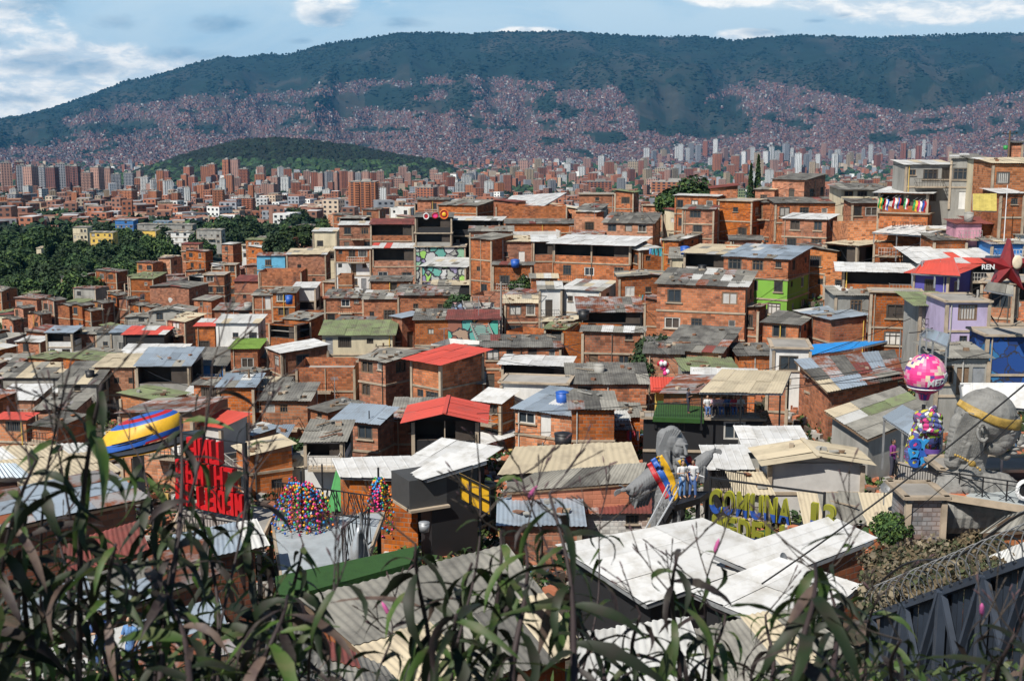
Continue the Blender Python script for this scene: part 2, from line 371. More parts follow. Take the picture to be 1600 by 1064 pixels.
def leafy(cx, cy, z, r, h, C, k, name, label, leaf=.3, cat='trees'):
    """bushy crowns made of many small tilted leaf clumps"""
    n = len(cx); v = rng.normal(0, 1, (n, k, 3)); v /= np.linalg.norm(v, axis=2)[..., None]; v[..., 2] = np.abs(v[..., 2]) * 1.2 - .25; q = rng.uniform(.55, 1.05, (n, k, 1))
    lump = 1 + .25 * np.sin(v[..., 0:1] * 4 + cx[:, None, None]) * np.cos(v[..., 1:2] * 5 + cy[:, None, None])
    c = np.stack([cx, cy, z + h * .45], -1)[:, None] + v * q * lump * np.stack([r, r, h * .6], -1)[:, None]
    nm = v + rng.normal(0, .6, (n, k, 3)); nm /= np.linalg.norm(nm, axis=2)[..., None]; u = np.cross(nm, rng.normal(0, 1, (n, k, 3))); u /= np.linalg.norm(u, axis=2)[..., None]; w = np.cross(nm, u)
    s_ = (leaf * r)[:, None, None] * rng.uniform(.6, 1.3, (n, k, 1)); V = np.stack([c - u * s_, c - w * s_ * .7, c + u * s_, c + w * s_ * .7], 2).reshape(-1, 3)
    CC = np.repeat(C, k, 0) * rng.uniform(.55, 1.5, (n * k, 1)); tag(new(name, mesh_np(V, np.arange(n * k * 4).reshape(-1, 4), M_scatter, CC)), label, cat, kind='stuff')
def city_mass():
    n = 12500; px = rng.uniform(-60, 1660, n); py = 258 + 112 * rng.uniform(0, 1, n) ** 1.25
    D = D_of(px, py); ok = ~np.isnan(D) & (D > 620) & (D < 6900); px, py, D = px[ok], py[ok], D[ok]
    hill = np.exp(-((D - 3650) / 520.0) ** 2) * np.interp(px, [170, 240, 680, 760], [0, 1, 1, 0])
    park = fbm(px * 0.03, np.log(D) * 9, 3, 55)
    ok = (hill < 0.25) & (park > 0.465); px, py, D = px[ok], py[ok], D[ok]
    z = z_far(px, D); x = (px - 800) / F * (D * cT - (z - CZ) * sT); n = len(px)
    w = rng.uniform(8, 19, n) * np.clip(D / 3000, .6, 1.2); d = rng.uniform(8, 16, n); h = rng.uniform(4, 11, n) + (rng.uniform(0, 1, n) < .22) * rng.uniform(6, 26, n) * np.clip(D / 3500, .3, 1)
    me = boxes(x, D, z, w, d, h, rng.uniform(-.6, .6, n), pick(n, PAL2), pick(n, ROOF2))
    tag(new('low_city_blocks', me), 'low brick and white buildings spread over the valley floor', 'buildings', kind='stuff')
    rz = np.zeros(n); k_ = D < 2400; V = []; Q = []          # dark window rows on the nearer ones
    co = np.array(me.vertices.foreach_get and [0.0] * 0 or []); arr = np.zeros(len(me.vertices) * 3, dtype=np.float32); me.vertices.foreach_get('co', arr); arr = arr.reshape(n, 8, 3)
    for i in np.nonzero(k_)[0]:
        b0, b1, b2 = arr[i, 4], arr[i, 5], arr[i, 6]; fl = int(h[i] // 3)
        for a, b in ((b0, b1), (b1, b2)):
            a, b = Vector(a), Vector(b); d = b - a; L_ = d.length; nn = Vector((d.y, -d.x, 0)).normalized() * .12; nw = max(2, int(L_ / 3.2))
            for f in range(fl):
                zt = -1.0 - f * 3
                for w_ in range(nw):
                    p = a + d * ((w_ + .25) / nw) + nn; q = a + d * ((w_ + .7) / nw) + nn; j = len(V)
                    V += [(p.x, p.y, p.z + zt - 1.3), (q.x, q.y, q.z + zt - 1.3), (q.x, q.y, q.z + zt), (p.x, p.y, p.z + zt)]; Q.append((j, j + 1, j + 2, j + 3))
    tag(new('low_city_windows', mesh_np(V, Q, M_dk)), 'window rows of the low valley buildings', 'windows', kind='stuff')
    n = 15000; px = rng.uniform(-60, 1660, n); py = 256 + 128 * rng.uniform(0, 1, n) ** 1.1
    D = D_of(px, py); ok = ~np.isnan(D) & (D > 560) & (D < 7000); px, py, D = px[ok], py[ok], D[ok]
    park = fbm(px * 0.03, np.log(D) * 9, 3, 55); ok = rng.uniform(0, 1, len(px)) < np.clip((0.60 - park) * 6, 0.4, 1); px, D = px[ok], D[ok]
    z = z_far(px, D); x = (px - 800) / F * (D * cT - (z - CZ) * sT); n = len(px)
    r = rng.uniform(4, 8, n) * np.clip(D / 2000, .8, 1.6)
    C = pick(n, [(0.02, 0.05, 0.02, 3), (0.03, 0.065, 0.02, 2), (0.015, 0.035, 0.02, 2)]); h = r * rng.uniform(1.1, 1.7, n); f = D > 2400
    clump_mesh(x[f], D[f], z[f], r[f], h[f], C[f], 'city_treetops', 'dark green treetops between the far valley buildings')
    f = ~f; leafy(x[f], D[f], z[f], r[f] * 1.1, h[f], C[f], 46, 'near_city_treetops', 'green treetops between the nearer valley buildings')
    # wooded hill
    n = 9000; px = rng.uniform(190, 760, n); D = rng.uniform(2950, 3800, n)
    hill = np.exp(-((D - 3650) / 520.0) ** 2) * np.interp(px, [195, 240, 680, 745], [0, 1, 1, 0]); ok = hill > 0.3; px, D = px[ok], D[ok]
    z = z_far(px, D); x = (px - 800) / F * (D * cT - (z - CZ) * sT); n = len(px); r = rng.uniform(6, 12, n)
    clump_mesh(x, D, z - 2, r, r * rng.uniform(.9, 1.5, n), pick(n, [(0.004, 0.013, 0.007, 3), (0.008, 0.020, 0.008, 2), (0.003, 0.009, 0.005, 3)]), 'hill_forest', 'dark forest covering the round hill in the valley')
    # trees on the ridge line and mountain flank
    n = 2600; px = rng.uniform(-40, 1660, n); D = rng.uniform(11850, 12010, n); z = z_far(px, D); x = (px - 800) / F * (D * cT - (z - CZ) * sT); r = rng.uniform(5, 13, n)
    clump_mesh(x, D, z - 6, r, r * rng.uniform(.8, 2.0, n), pick(n, [(0.004, 0.014, 0.009, 3), (0.008, 0.02, 0.01, 1)]), 'ridge_forest', 'trees along the skyline of the mountain ridge')
    n = 42000; px = rng.uniform(-40, 1660, n); D = rng.uniform(6900, 11900, n); z = z_far(px, D); py = PYv(D, z)
    ok = (built(px, py) < .15) & (fbm(px * .03, D * .002, 4, 12) + rng.normal(0, .06, n) > .46); px, D, z = px[ok], D[ok], z[ok]; x = (px - 800) / F * (D * cT - (z - CZ) * sT); n = len(px); r = rng.uniform(7, 16, n)
    clump_mesh(x, D, z - 4, r, r * rng.uniform(.5, 1.1, n), pick(n, [(0.004, 0.016, 0.010, 3), (0.010, 0.024, 0.012, 1)]), 'mountain_forest', 'patches of forest on the upper mountain slope')  # tree colours darkened to carry the cloud shade on the slope
city_mass()

# ---- apartment towers: a body with piers, recessed window bays, floor bands and a roof house
def mwall(name, c, **k): return mat(name, c, 0.85, 0.3, 0.05, 0.18, streak=0.25, **k)
TW = {'brick': mwall('tower_brick', (0.36, 0.125, 0.065)), 'orange': mwall('tower_orange', (0.46, 0.17, 0.075)), 'pink': mwall('tower_pink', (0.44, 0.25, 0.19)),
      'grey': mwall('tower_grey', (0.34, 0.34, 0.36)), 'white': mwall('tower_white', (0.72, 0.72, 0.70)), 'tan': mwall('tower_tan', (0.50, 0.38, 0.25)), 'maroon': mwall('tower_maroon', (0.20, 0.085, 0.07)), 'lime': mwall('tower_lime', (0.42, 0.50, 0.25))}
M_dark = mat('dark_glass', (0.03, 0.04, 0.055), 0.25, 0.3, 0.3, 0.3)
M_conc = mat('concrete', (0.33, 0.31, 0.28), 0.9, 0.5, 0.4, 0.1)
def tower_template(w, d, fl, bays, style):
    H = fl * 2.9; body = MB(); win = MB(); band = MB(); roof = MB()
    body.box((0, 0, H / 2 - 5), (w, d, H + 10))
    bw = w / bays; bd = max(2, int(d / bw)); bdw = d / bd
    for side in range(4):
        n_, b_, half = (bays, bw, d / 2) if side % 2 == 0 else (bd, bdw, w / 2)
        for i in range(n_):
            c = (-n_ * b_ / 2 + b_ * (i + .5))
            if style == 0 or i % 2 == 0:      # rows of single windows
                for f in range(fl):
                    z = f * 2.9 + 1.7
                    p = [(c, -half - .06)] if side == 0 else [(half + .06, c)] if side == 1 else [(-c, half + .06)] if side == 2 else [(-half - .06, -c)]
                    sz = (b_ * .55, .12, 1.5) if side % 2 == 0 else (.12, b_ * .55, 1.5)
                    win.box((p[0][0], p[0][1], z), sz)
            else:                             # proud balcony stack
                p = (c, -half - .5) if side == 0 else (half + .5, c) if side == 1 else (-c, half + .5) if side == 2 else (-half - .5, -c)
                for f in range(fl):
                    sz = (b_ * .8, 1.0, 1.1) if side % 2 == 0 else (1.0, b_ * .8, 1.1)
                    band.box((p[0], p[1], f * 2.9 + .7), sz)
                s2 = (b_ * .8, .14, H - .6) if side % 2 == 0 else (.14, b_ * .8, H - .6)
                q = (c, -half - .08) if side == 0 else (half + .08, c) if side == 1 else (-c, half + .08) if side == 2 else (-half - .08, -c)
                win.box((q[0], q[1], H / 2), s2)
    roof.box((w * .12, 0, H + 1.9), (w * .34, d * .45, 3.8)); roof.box((-w * .25, d * .1, H + .9), (w * .2, d * .3, 1.8)); roof.box((0, 0, H + .25), (w * 1.02, d * 1.02, .5))
    return body.me([TW['brick']]), win.me([M_dark]), band.me([TW['brick']]), roof.me([M_conc]), w, H
TT = [tower_template(24, 18, 16, 6, 1), tower_template(18, 18, 20, 4, 0), tower_template(30, 14, 12, 8, 1), tower_template(16, 14, 24, 5, 1), tower_template(22, 16, 9, 5, 0), tower_template(34, 16, 6, 7, 0), tower_template(14, 14, 18, 3, 1)]
def tower(px, ytop, ybot, wpx, c, label, group=None, D=None, k=None):
    if D is None:
        D = float(D_of([px], [ybot])[0])
        if D != D: return
    if group:
        asp = (ybot - ytop) / wpx; label = {'brick': 'brick red', 'orange': 'orange', 'pink': 'dusty pink', 'grey': 'grey', 'white': 'white', 'tan': 'tan', 'maroon': 'maroon', 'lime': 'lime'}[c] + ' ' + ('slender ' if asp > 2.2 else 'broad ' if asp < 1.35 else '') + label
    z = float(z_far(px, D)); p = at(px, D, z); s = S(ybot, D); h = (ybot - ytop) * s; w = wpx * s
    if k is None: k = min(range(len(TT)), key=lambda i: abs(math.log((TT[i][5] / TT[i][4]) / (h / w))) + random.random() * .25)
    b, wi, ba, ro, tw, tH = TT[k]
    e = empty('apartment_tower', p, random.uniform(-.5, .5), label, 'tower', group)
    e.scale = (w / tw / 1.1, w / tw / 1.1, h / tH); m = TW[c]
    new('walls', b, e, m); tag(new('windows', wi, e, M_dark), kind='stuff'); new('roof_house', ro, e)
    if len(ba.vertices): tag(new('balconies', ba, e, m), kind='stuff')
    return e
def towers():
    T = [
     (570, 292, 356, 44, 'orange', 'tall orange brick tower with pale centre stripe rising behind the hillside houses', 900),
     (598, 303, 335, 12, 'white', 'slim white tower directly right of the tall orange tower', 1300),
     (614, 318, 345, 20, 'brick', 'short red brick block right of the slim white tower', 1150),
     (668, 300, 335, 30, 'brick', 'broad red brick block behind the bar terrace', 1250),
     (343, 297, 337, 18, 'orange', 'orange tower standing alone left of centre above the wood', None),
     (386, 310, 345, 28, 'brick', 'wide brick tower right of the lone orange tower', None),
     (261, 316, 348, 27, 'tan', 'tan broad tower with plain side behind the yellow school', None),
     (316, 325, 350, 16, 'brick', 'brown brick tower between tan tower and lone orange tower', None),
     (205, 298, 335, 19, 'orange', 'tall rounded orange tower in the left city', None),
     (376, 335, 361, 28, 'white', 'white striped block at the edge of the wood', 1150),
     (6, 308, 347, 12, 'orange', 'orange tower at the left edge of the picture', None),
     (26, 303, 347, 20, 'grey', 'grey tower with dark front beside the orange edge tower', None),
     (60, 313, 331, 15, 'white', 'small white block with ribbon balconies in the left city', None),
     (86, 308, 327, 12, 'tan', 'peach tower right of the small white block', None),
     (122, 293, 318, 13, 'orange', 'pinkish orange tower in front of the maroon tower row', None),
     (145, 297, 308, 32, 'white', 'long low white office block below the maroon tower row', None),
     (152, 322, 345, 17, 'brick', 'red brick tower pair above the wood, left one', None), (168, 320, 343, 14, 'brick', 'red brick tower pair above the wood, right one', None),
     (231, 303, 322, 15, 'brick', 'brick tower right of the rounded orange tower', None), (240, 312, 336, 11, 'orange', 'slim orange tower above white podium', None),
     (312, 230, 245, 10, 'white', 'pair of pale towers standing on the slope behind the wooded hill', 5600),
     (683, 248, 258, 6, 'white', 'single white tower just right of the wooded hill', 5000),
     (1246, 219, 254, 11, 'white', 'white pointed tower tallest of downtown', 5000), (1304, 220, 254, 10, 'white', 'plain white slab tower right of the pointed white tower', 5000),
     (1238, 226, 254, 6, 'grey', 'thin grey tower left of the pointed white tower', 5100), (1259, 221, 254, 8, 'grey', 'pale grey tower touching the pointed tower on its right', 5050),
     (1269, 233, 256, 10, 'tan', 'beige office tower between the two white downtown towers', 4900), (1290, 240, 257, 12, 'grey', 'dark blue grey glass block left of the white slab tower', 4800),
     (1048, 283, 308, 62, 'orange', 'long orange brick slab in front of downtown', 2100), (993, 298, 338, 17, 'pink', 'pink tower with window columns rising behind the ridge houses', 800),
     (1147, 288, 314, 34, 'lime', 'pale yellow and green block behind the dark conifers', 1500),
     (1244, 262, 285, 32, 'orange', 'cluster of round orange towers behind the right brick house', 1600),
     (1020, 268, 290, 20, 'pink', 'pink block left of the long orange slab', 2600), (1092, 270, 292, 26, 'pink', 'pink stepped block behind the long orange slab', 2700),
     (842, 264, 290, 16, 'pink', 'pair of grey pink towers behind the white canopy, left one', 2300), (862, 266, 291, 12, 'grey', 'pair of grey pink towers behind the white canopy, right one', 2300),
     (970, 263, 288, 13, 'grey', 'grey tower with white base right of the brick terrace blocks', 2500),
     (933, 272, 290, 46, 'brick', 'red brick terrace block left of the grey tower', 2600), (1034, 250, 264, 24, 'tan', 'yellow ochre block at the foot of the mountain', 4800),
     (825, 297, 312, 18, 'grey', 'grey block left of the ridge canopy', 1700), (1011, 222, 238, 7, 'pink', 'single pink tower on the lower slope near the dark park', 6000), (1003, 225, 238, 10, 'maroon', 'maroon block beside the pink slope tower', 6000),
     (891, 240, 250, 8, 'maroon', 'small maroon tower alone on the lower slope', 5700), (1550, 205, 222, 10, 'brick', 'orange tower on the slope above the right roofs', 5800)]
    for t in T: tower(t[0], t[1], t[2], t[3], t[4], t[5], None, t[6], 3 if t[0] == 570 else None)
    # tight row of dark towers on the left
    row = [(12, 265, 'pink'), (36, 267, 'grey'), (50, 268, 'pink'), (68, 271, 'grey'), (84, 268, 'maroon'), (97, 264, 'grey'), (108, 268, 'maroon'), (120, 267, 'maroon'), (138, 276, 'pink'), (154, 269, 'pink'), (171, 272, 'pink'), (183, 280, 'grey'), (203, 277, 'grey'), (34, 262, 'maroon'), (100, 276, 'grey')]
    for x, y, c in row: tower(x, y - 3, 311, random.uniform(13, 18), c, 'tower in the dense left row below the mountain', 'dense row of towers on the left', 2300 + random.uniform(-120, 120))
    for i in range(11):
        tower(480 + i * 11.5, 268 + (i * 7) % 5, 306, 11.5, ['pink', 'brick', 'pink', 'grey'][i % 4], 'apartment tower in the row in front of the wooded hill', 'pink towers in front of the wooded hill', 2350 + (i * 37) % 90)
    for i in range(10): tower(1300 + i * 11, 251 + (i * 5) % 6, 302, 11.5, ['brick', 'maroon', 'brick', 'tan'][i % 4] if i else 'pink', 'balcony tower in the row behind the right hillside houses', 'row of brick towers on the right', 1150 + (i * 29) % 60, 3 if i % 2 else 1)
    G = [(400, 480, 288, 325, 20, 18, 36, ('brick', 'orange', 'pink', 'white'), 'mid rise left of the tall orange tower', 'mid rise towers left of the tall orange tower'),
         (215, 400, 285, 335, 44, 18, 42, ('brick', 'orange', 'pink', 'white', 'orange'), 'mid rise in the city right of the dark tower row', 'mid rise towers in the left city'),
         (0, 215, 312, 345, 26, 12, 30, ('brick', 'orange', 'white', 'tan'), 'mid rise block at the foot of the dark tower row', 'mid rise blocks below the dark tower row'),
         (470, 800, 290, 325, 44, 15, 32, ('brick', 'orange', 'pink', 'white', 'brick'), 'mid rise block in front of the wooded hill', 'mid rise blocks around the tall orange tower'),
         (610, 800, 280, 300, 18, 12, 24, ('brick', 'pink', 'grey', 'pink'), 'tower in the band right of the wooded hill', 'towers right of the wooded hill'),
         (800, 1220, 268, 300, 56, 14, 30, ('brick', 'orange', 'pink', 'white', 'tan'), 'mid rise between the ridge houses and downtown', 'mid rise towers before downtown'),
         (1000, 1500, 244, 266, 58, 12, 28, ('white', 'tan', 'pink', 'white', 'brick', 'grey'), 'tower in the downtown skyline below the mountain', 'downtown towers'),
         (780, 1010, 256, 272, 16, 6, 14, ('white', 'pink', 'brick'), 'block low on the slope left of downtown', 'blocks left of downtown')]
    for x0, x1, y0, y1, n, h0, h1, cs, lb, gr in G:
        for i in range(n):
            x = x0 + (x1 - x0) * (i + random.uniform(.1, .9)) / n; yb = random.uniform(y0, y1); h = random.uniform(h0, h1)
            tower(x, yb - h, yb, random.uniform(8, 17) * (.6 if yb < 268 else 1), random.choice(cs), lb, gr)
towers()
# ------------------------------------------------------------ the near hillside: control heights of the ground as seen, photo height -> distance
FX = [-400, 0, 400, 800, 1200, 1600, 2000]
FT = {1400: [8, 9, 10, 10, 10, 8, 8], 1150: [17, 18, 19, 19, 19, 15, 14], 1064: [22, 24, 25, 25, 26, 19, 18], 950: [33, 35, 36, 36, 38, 28, 26], 850: [50, 52, 53, 53, 52, 42, 40], 780: [66, 66, 64, 64, 62, 55, 52],
      700: [98, 92, 86, 84, 80, 68, 64], 620: [160, 145, 120, 110, 98, 82, 76], 560: [235, 205, 150, 128, 112, 95, 88], 500: [350, 290, 190, 150, 126, 106, 98],
      460: [440, 370, 245, 168, 138, 116, 108], 430: [500, 440, 290, 180, 148, 122, 112], 400: [570, 540, 350, 196, 160, 128, 120], 370: [700, 660, 450, 215, 172, 136, 128], 350: [820, 780, 600, 235, 182, 142, 133], 330: [1000, 950, 900, 262, 194, 148, 138], 300: [1300, 1250, 1200, 330, 215, 158, 146], 260: [2000, 2000, 2000, 480, 250, 172, 158], 240: [2600] * 3 + [600, 300, 180, 166]}
FY = sorted(FT); FA = np.log(np.array([FT[y] for y in FY], dtype=float))
def dep(px, py):
    col_ = [np.interp(px, FX, FA[i]) for i in range(len(FY))]
    return float(math.exp(np.interp(py, FY, col_)))
CREST = [(-400, 470), (0, 470), (200, 440), (330, 405), (440, 380), (520, 352), (640, 330), (760, 322), (900, 318), (1050, 330), (1150, 310), (1300, 300), (1400, 270), (1600, 245), (2000, 235)]
def near_ground():
    xs = np.arange(-400, 2001, 20.0); rows = []
    ts = np.linspace(0, 1, 90)
    for t in ts:
        r = []
        for x in xs:
            yc = np.interp(x, *np.array(CREST, dtype=float).T) + 12; y = 1400 + (yc - 1400) * t
            D = dep(x, y); p = P(x, y, D); p.z -= 2.0 + 0.9 * float(fbm(np.array(x * .05), np.array(y * .05), 3, 4)); r.append(p)
        rows.append(r)
    for k, dz in ((1.12, 10), (1.5, 45), (1.9, 80)):                 # the far side of the crest falls to the valley
        r = []
        for p in rows[89]: r.append(Vector((p.x * k, p.y * k, min(p.z, max(p.z - dz, 60)))))
        rows.append(r)
    r0 = [Vector((p.x * .2, -6, CZ - 2.2)) for p in rows[0]]; rows.insert(0, r0); rows.insert(0, [Vector((p.x * 8, -60, CZ + 3)) for p in r0])
    V = np.array([[tuple(p) for p in r] for r in rows]); h, w = V.shape[:2]; V = V.reshape(-1, 3)
    i = np.arange(h - 1)[:, None] * w + np.arange(w - 1)[None]; Q = np.stack([i, i + 1, i + 1 + w, i + w], -1).reshape(-1, 4)
    m = mat('hillside_soil', (0.10, 0.065, 0.045), 0.95, 1.0, 0.5, 0, 0.8, c2=(0.03, 0.035, 0.018), thr=(.4, .6))
    tag(new('hillside_terrain', mesh_np(V, Q, m, smooth=True)), kind='structure')
near_ground()

# ------------------------------------------------------------ brick, roof and paint materials
def brick_mat(name, c1, c2, mortar, stain=0.8, bw=0.46, bh=0.25, rnd=0.30):
    m, nt, N, L, b = nodes(name); b.inputs['Roughness'].default_value = 0.9
    uv = N.new('ShaderNodeUVMap'); t = N.new('ShaderNodeTexBrick'); L.new(uv.outputs[0], t.inputs['Vector'])
    inf = N.new('ShaderNodeObjectInfo'); g = N.new('ShaderNodeNewGeometry')
    setc(t.inputs['Color1'], c1); setc(t.inputs['Color2'], c2); setc(t.inputs['Mortar'], mortar)
    t.inputs['Scale'].default_value = 1; t.inputs['Brick Width'].default_value = bw; t.inputs['Row Height'].default_value = bh; t.inputs['Mortar Size'].default_value = 0.028; t.inputs['Mortar Smooth'].default_value = 0.3; t.inputs['Bias'].default_value = -0.1
    def noi(s, d=6, ro=0.65, sc=(1, 1, 1)):
        mp = N.new('ShaderNodeMapping'); mp.inputs['Scale'].default_value = sc; L.new(g.outputs['Position'], mp.inputs[0])
        n = N.new('ShaderNodeTexNoise'); n.inputs['Scale'].default_value = s; n.inputs['Detail'].default_value = d; n.inputs['Roughness'].default_value = ro; L.new(mp.outputs[0], n.inputs['Vector']); return n.outputs['Fac']
    def rmp(v, a, c, o=1.0):
        r = N.new('ShaderNodeMapRange'); r.inputs[1].default_value = a; r.inputs[2].default_value = c; r.inputs[4].default_value = o; L.new(v, r.inputs[0]); return r.outputs[0]
    def mix(f, a, c, bt='MIX'):
        x = N.new('ShaderNodeMix'); x.data_type = 'RGBA'; x.blend_type = bt; L.new(f, x.inputs[0]) if not isinstance(f, float) else setattr(x.inputs[0], 'default_value', f)
        for i, v in ((6, a), (7, c)): L.new(v, x.inputs[i]) if not isinstance(v, tuple) else setc(x.inputs[i], v)
        return x.outputs[2]
    # odd darker / paler bricks
    vo = N.new('ShaderNodeTexWhiteNoise'); vo.noise_dimensions = '2D'; mp = N.new('ShaderNodeVectorMath'); mp.operation = 'SNAP'; L.new(uv.outputs[0], mp.inputs[0]); mp.inputs[1].default_value = (bw, bh, 1); L.new(mp.outputs[0], vo.inputs['Vector'])
    c = mix(rmp(vo.outputs['Value'], 0.45, 1.0, 0.85), t.outputs['Color'], tuple(x * .30 for x in c1))
    c = mix(rmp(noi(0.9), 0.47, 0.72, stain), c, (0.07, 0.04, 0.03))                       # mould and damp
    c = mix(rmp(noi(1.6, 5, .6, (1, 1, .25)), 0.58, 0.8, stain * .7), c, (0.34, 0.27, 0.21))   # cement smears, running down
    c = mix(rmp(noi(0.35), 0.45, 0.62, .35), c, (0.50, 0.19, 0.07))
    h = N.new('ShaderNodeHueSaturation'); L.new(rmp(inf.outputs['Random'], 0, 1), h.inputs['Fac']); h.inputs['Fac'].default_value = 1
    v = N.new('ShaderNodeMapRange'); L.new(inf.outputs['Random'], v.inputs[0]); v.inputs[3].default_value = 1 - rnd; v.inputs[4].default_value = 1 + rnd * .7
    for l in list(h.inputs['Fac'].links): L.remove(l)
    L.new(v.outputs[0], h.inputs['Value']); L.new(c, h.inputs['Color']); L.new(h.outputs[0], b.inputs['Base Color'])
    wn = N.new('ShaderNodeTexWhiteNoise'); wn.noise_dimensions = '1D'; L.new(inf.outputs['Random'], wn.inputs['W']); sr = N.new('ShaderNodeMapRange'); L.new(wn.outputs['Value'], sr.inputs[0]); sr.inputs[3].default_value = .86; sr.inputs[4].default_value = 1.14; L.new(sr.outputs[0], h.inputs['Saturation'])
    bp = N.new('ShaderNodeBump'); bp.inputs['Strength'].default_value = 0.6; bp.inputs['Distance'].default_value = 0.03; bp.invert = True; L.new(t.outputs['Fac'], bp.inputs['Height']); L.new(bp.outputs[0], b.inputs['Normal'])
    return m
MORT = (0.30, 0.20, 0.14)
def graffiti(name, cols, scale=1.1, black=.07):
    m, nt, N, L, b = nodes(name); b.inputs['Roughness'].default_value = .75
    g = N.new('ShaderNodeNewGeometry'); n = N.new('ShaderNodeTexNoise'); n.inputs['Scale'].default_value = 1.3; n.inputs['Detail'].default_value = 3; L.new(g.outputs['Position'], n.inputs['Vector'])
    ad = N.new('ShaderNodeMix'); ad.data_type = 'RGBA'; ad.blend_type = 'ADD'; ad.inputs[0].default_value = 1.3; L.new(g.outputs['Position'], ad.inputs[6]); L.new(n.outputs['Color'], ad.inputs[7])
    v = N.new('ShaderNodeTexVoronoi'); v.inputs['Scale'].default_value = scale; L.new(ad.outputs[2], v.inputs['Vector'])
    r = N.new('ShaderNodeValToRGB'); r.color_ramp.interpolation = 'CONSTANT'; sp = N.new('ShaderNodeSeparateColor'); L.new(v.outputs['Color'], sp.inputs[0]); L.new(sp.outputs[0], r.inputs[0])
    while len(r.color_ramp.elements) < len(cols): r.color_ramp.elements.new(.5)
    for i, c in enumerate(cols): r.color_ramp.elements[i].position = i / len(cols); r.color_ramp.elements[i].color = c + (1,)
    e = N.new('ShaderNodeTexVoronoi'); e.feature = 'DISTANCE_TO_EDGE'; e.inputs['Scale'].default_value = scale; L.new(ad.outputs[2], e.inputs['Vector'])
    q = N.new('ShaderNodeMath'); q.operation = 'LESS_THAN'; q.inputs[1].default_value = black; L.new(e.outputs['Distance'], q.inputs[0])
    mx = N.new('ShaderNodeMix'); mx.data_type = 'RGBA'; L.new(q.outputs[0], mx.inputs[0]); L.new(r.outputs[0], mx.inputs[6]); mx.inputs[7].default_value = (.03, .03, .04, 1); L.new(mx.outputs[2], b.inputs['Base Color']); return m
WM = {
 'e': graffiti('mural_blue', [(.01, .05, .22), (.015, .08, .30), (.008, .035, .15), (.03, .16, .34), (.01, .06, .25)], .9, .03),
 'z': graffiti('graffiti_green', [(.35, .36, .33), (.25, .45, .30), (.40, .41, .38), (.30, .55, .12), (.5, .5, .5), (.12, .35, .30), (.33, .33, .32), (.25, .22, .35)], .8),
 'Z': graffiti('mural_warm', [(.10, .45, .35), (.55, .16, .06), (.40, .28, .20), (.60, .35, .08), (.12, .40, .36), (.30, .12, .08)], .7, .05),
 'j': graffiti('mural_pale', [(.45, .42, .40), (.5, .30, .28), (.25, .35, .5), (.5, .48, .45), (.35, .38, .36), (.15, .14, .2)], .9),
 'b': brick_mat('clay_block', (0.56, 0.170, 0.060), (0.36, 0.098, 0.035), MORT),
 'B': brick_mat('clay_block_bright', (0.62, 0.235, 0.10), (0.44, 0.15, 0.06), (0.42, 0.29, 0.20), .3),
 'd': brick_mat('clay_block_dark', (0.33, 0.095, 0.04), (0.24, 0.065, 0.03), (0.18, 0.12, 0.09), .6),
 'k': brick_mat('grey_block', (0.38, 0.39, 0.40), (0.30, 0.31, 0.33), (0.2, 0.2, 0.2), .3, 0.4, 0.2),
 'p': brick_mat('pink_block', (0.62, 0.27, 0.18), (0.58, 0.24, 0.16), (0.60, 0.26, 0.17), .2),
 'q': brick_mat('white_block', (0.62, 0.61, 0.58), (0.58, 0.57, 0.54), (0.48, 0.47, 0.45), .35, 0.4, 0.2),
 'w': mat('white_paint', (0.70, 0.69, 0.66), 0.8, 0.45, 0.8, 0.1, streak=.3), 'c': mat('cream_paint', (0.62, 0.54, 0.38), 0.85, 0.45, 0.8, 0.1, streak=.3),
 'g': mat('bare_render', (0.34, 0.33, 0.30), 0.9, 0.55, 0.9, 0.15, streak=.3), 'G': mat('lime_paint', (0.20, 0.42, 0.055), 0.8, 0.4, 0.7, 0.05, streak=.4),
 'n': mat('blue_paint', (0.035, 0.16, 0.42), 0.7, 0.35, 0.9, 0.05), 'l': mat('sky_paint', (0.13, 0.42, 0.62), 0.75, 0.4, 0.9, 0.05), 'v': mat('violet_paint', (0.085, 0.075, 0.33), 0.75, 0.35, 0.8, 0.05),
 'y': mat('yellow_paint', (0.72, 0.48, 0.10), 0.75, 0.3, 0.8, 0.05), 'o': mat('lilac_paint', (0.50, 0.42, 0.60), 0.8, 0.5, 0.7, 0.05, streak=.4), 't': mat('turquoise_paint', (0.08, 0.50, 0.45), 0.8, 0.4, 0.8, 0.05),
 'x': mat('black_cladding_and_shade', (0.018, 0.018, 0.02), 0.6, 0.3, 1.0, 0.1), 'P': mat('pink_paint', (0.62, 0.30, 0.38), 0.8, 0.6, 0.9, 0.05, streak=.4), 's': mat('pale_grey', (0.55, 0.53, 0.50), 0.85, 0.3, .8, .05),  # black also paints the shade of dark open storeys; pale grey is plain colour
}
M_int = mat('painted_room_shade', (0.07, 0.055, 0.045), 0.9, 0.5, 1.2, 0.2)  # room shade put into the colour of opening backs and recesses
M_slab = mat('cast_slab', (0.42, 0.34, 0.25), 0.9, 0.55, 1.2, 0.15)
M_glass = mat('window_glass', (0.035, 0.045, 0.055), 0.12, 0.3, 2.0, 0.4)
M_frame = mat('pale_frame', (0.52, 0.50, 0.46), 0.6, 0.4, 3.0, 0.35)
M_frame_dk = mat('dark_frame', (0.10, 0.085, 0.07), 0.6, 0.4, 3.0, 0.3)
M_wood = mat('weathered_wood', (0.20, 0.13, 0.08), 0.85, 0.6, 3.0, 0.3)
M_steel = mat('galvanised_steel', (0.38, 0.39, 0.40), 0.5, 0.5, 2.0, 0.15, metal=.4)
M_black = mat('black_iron', (0.015, 0.015, 0.017), 0.5, 0.2, 2.0, 0.1)
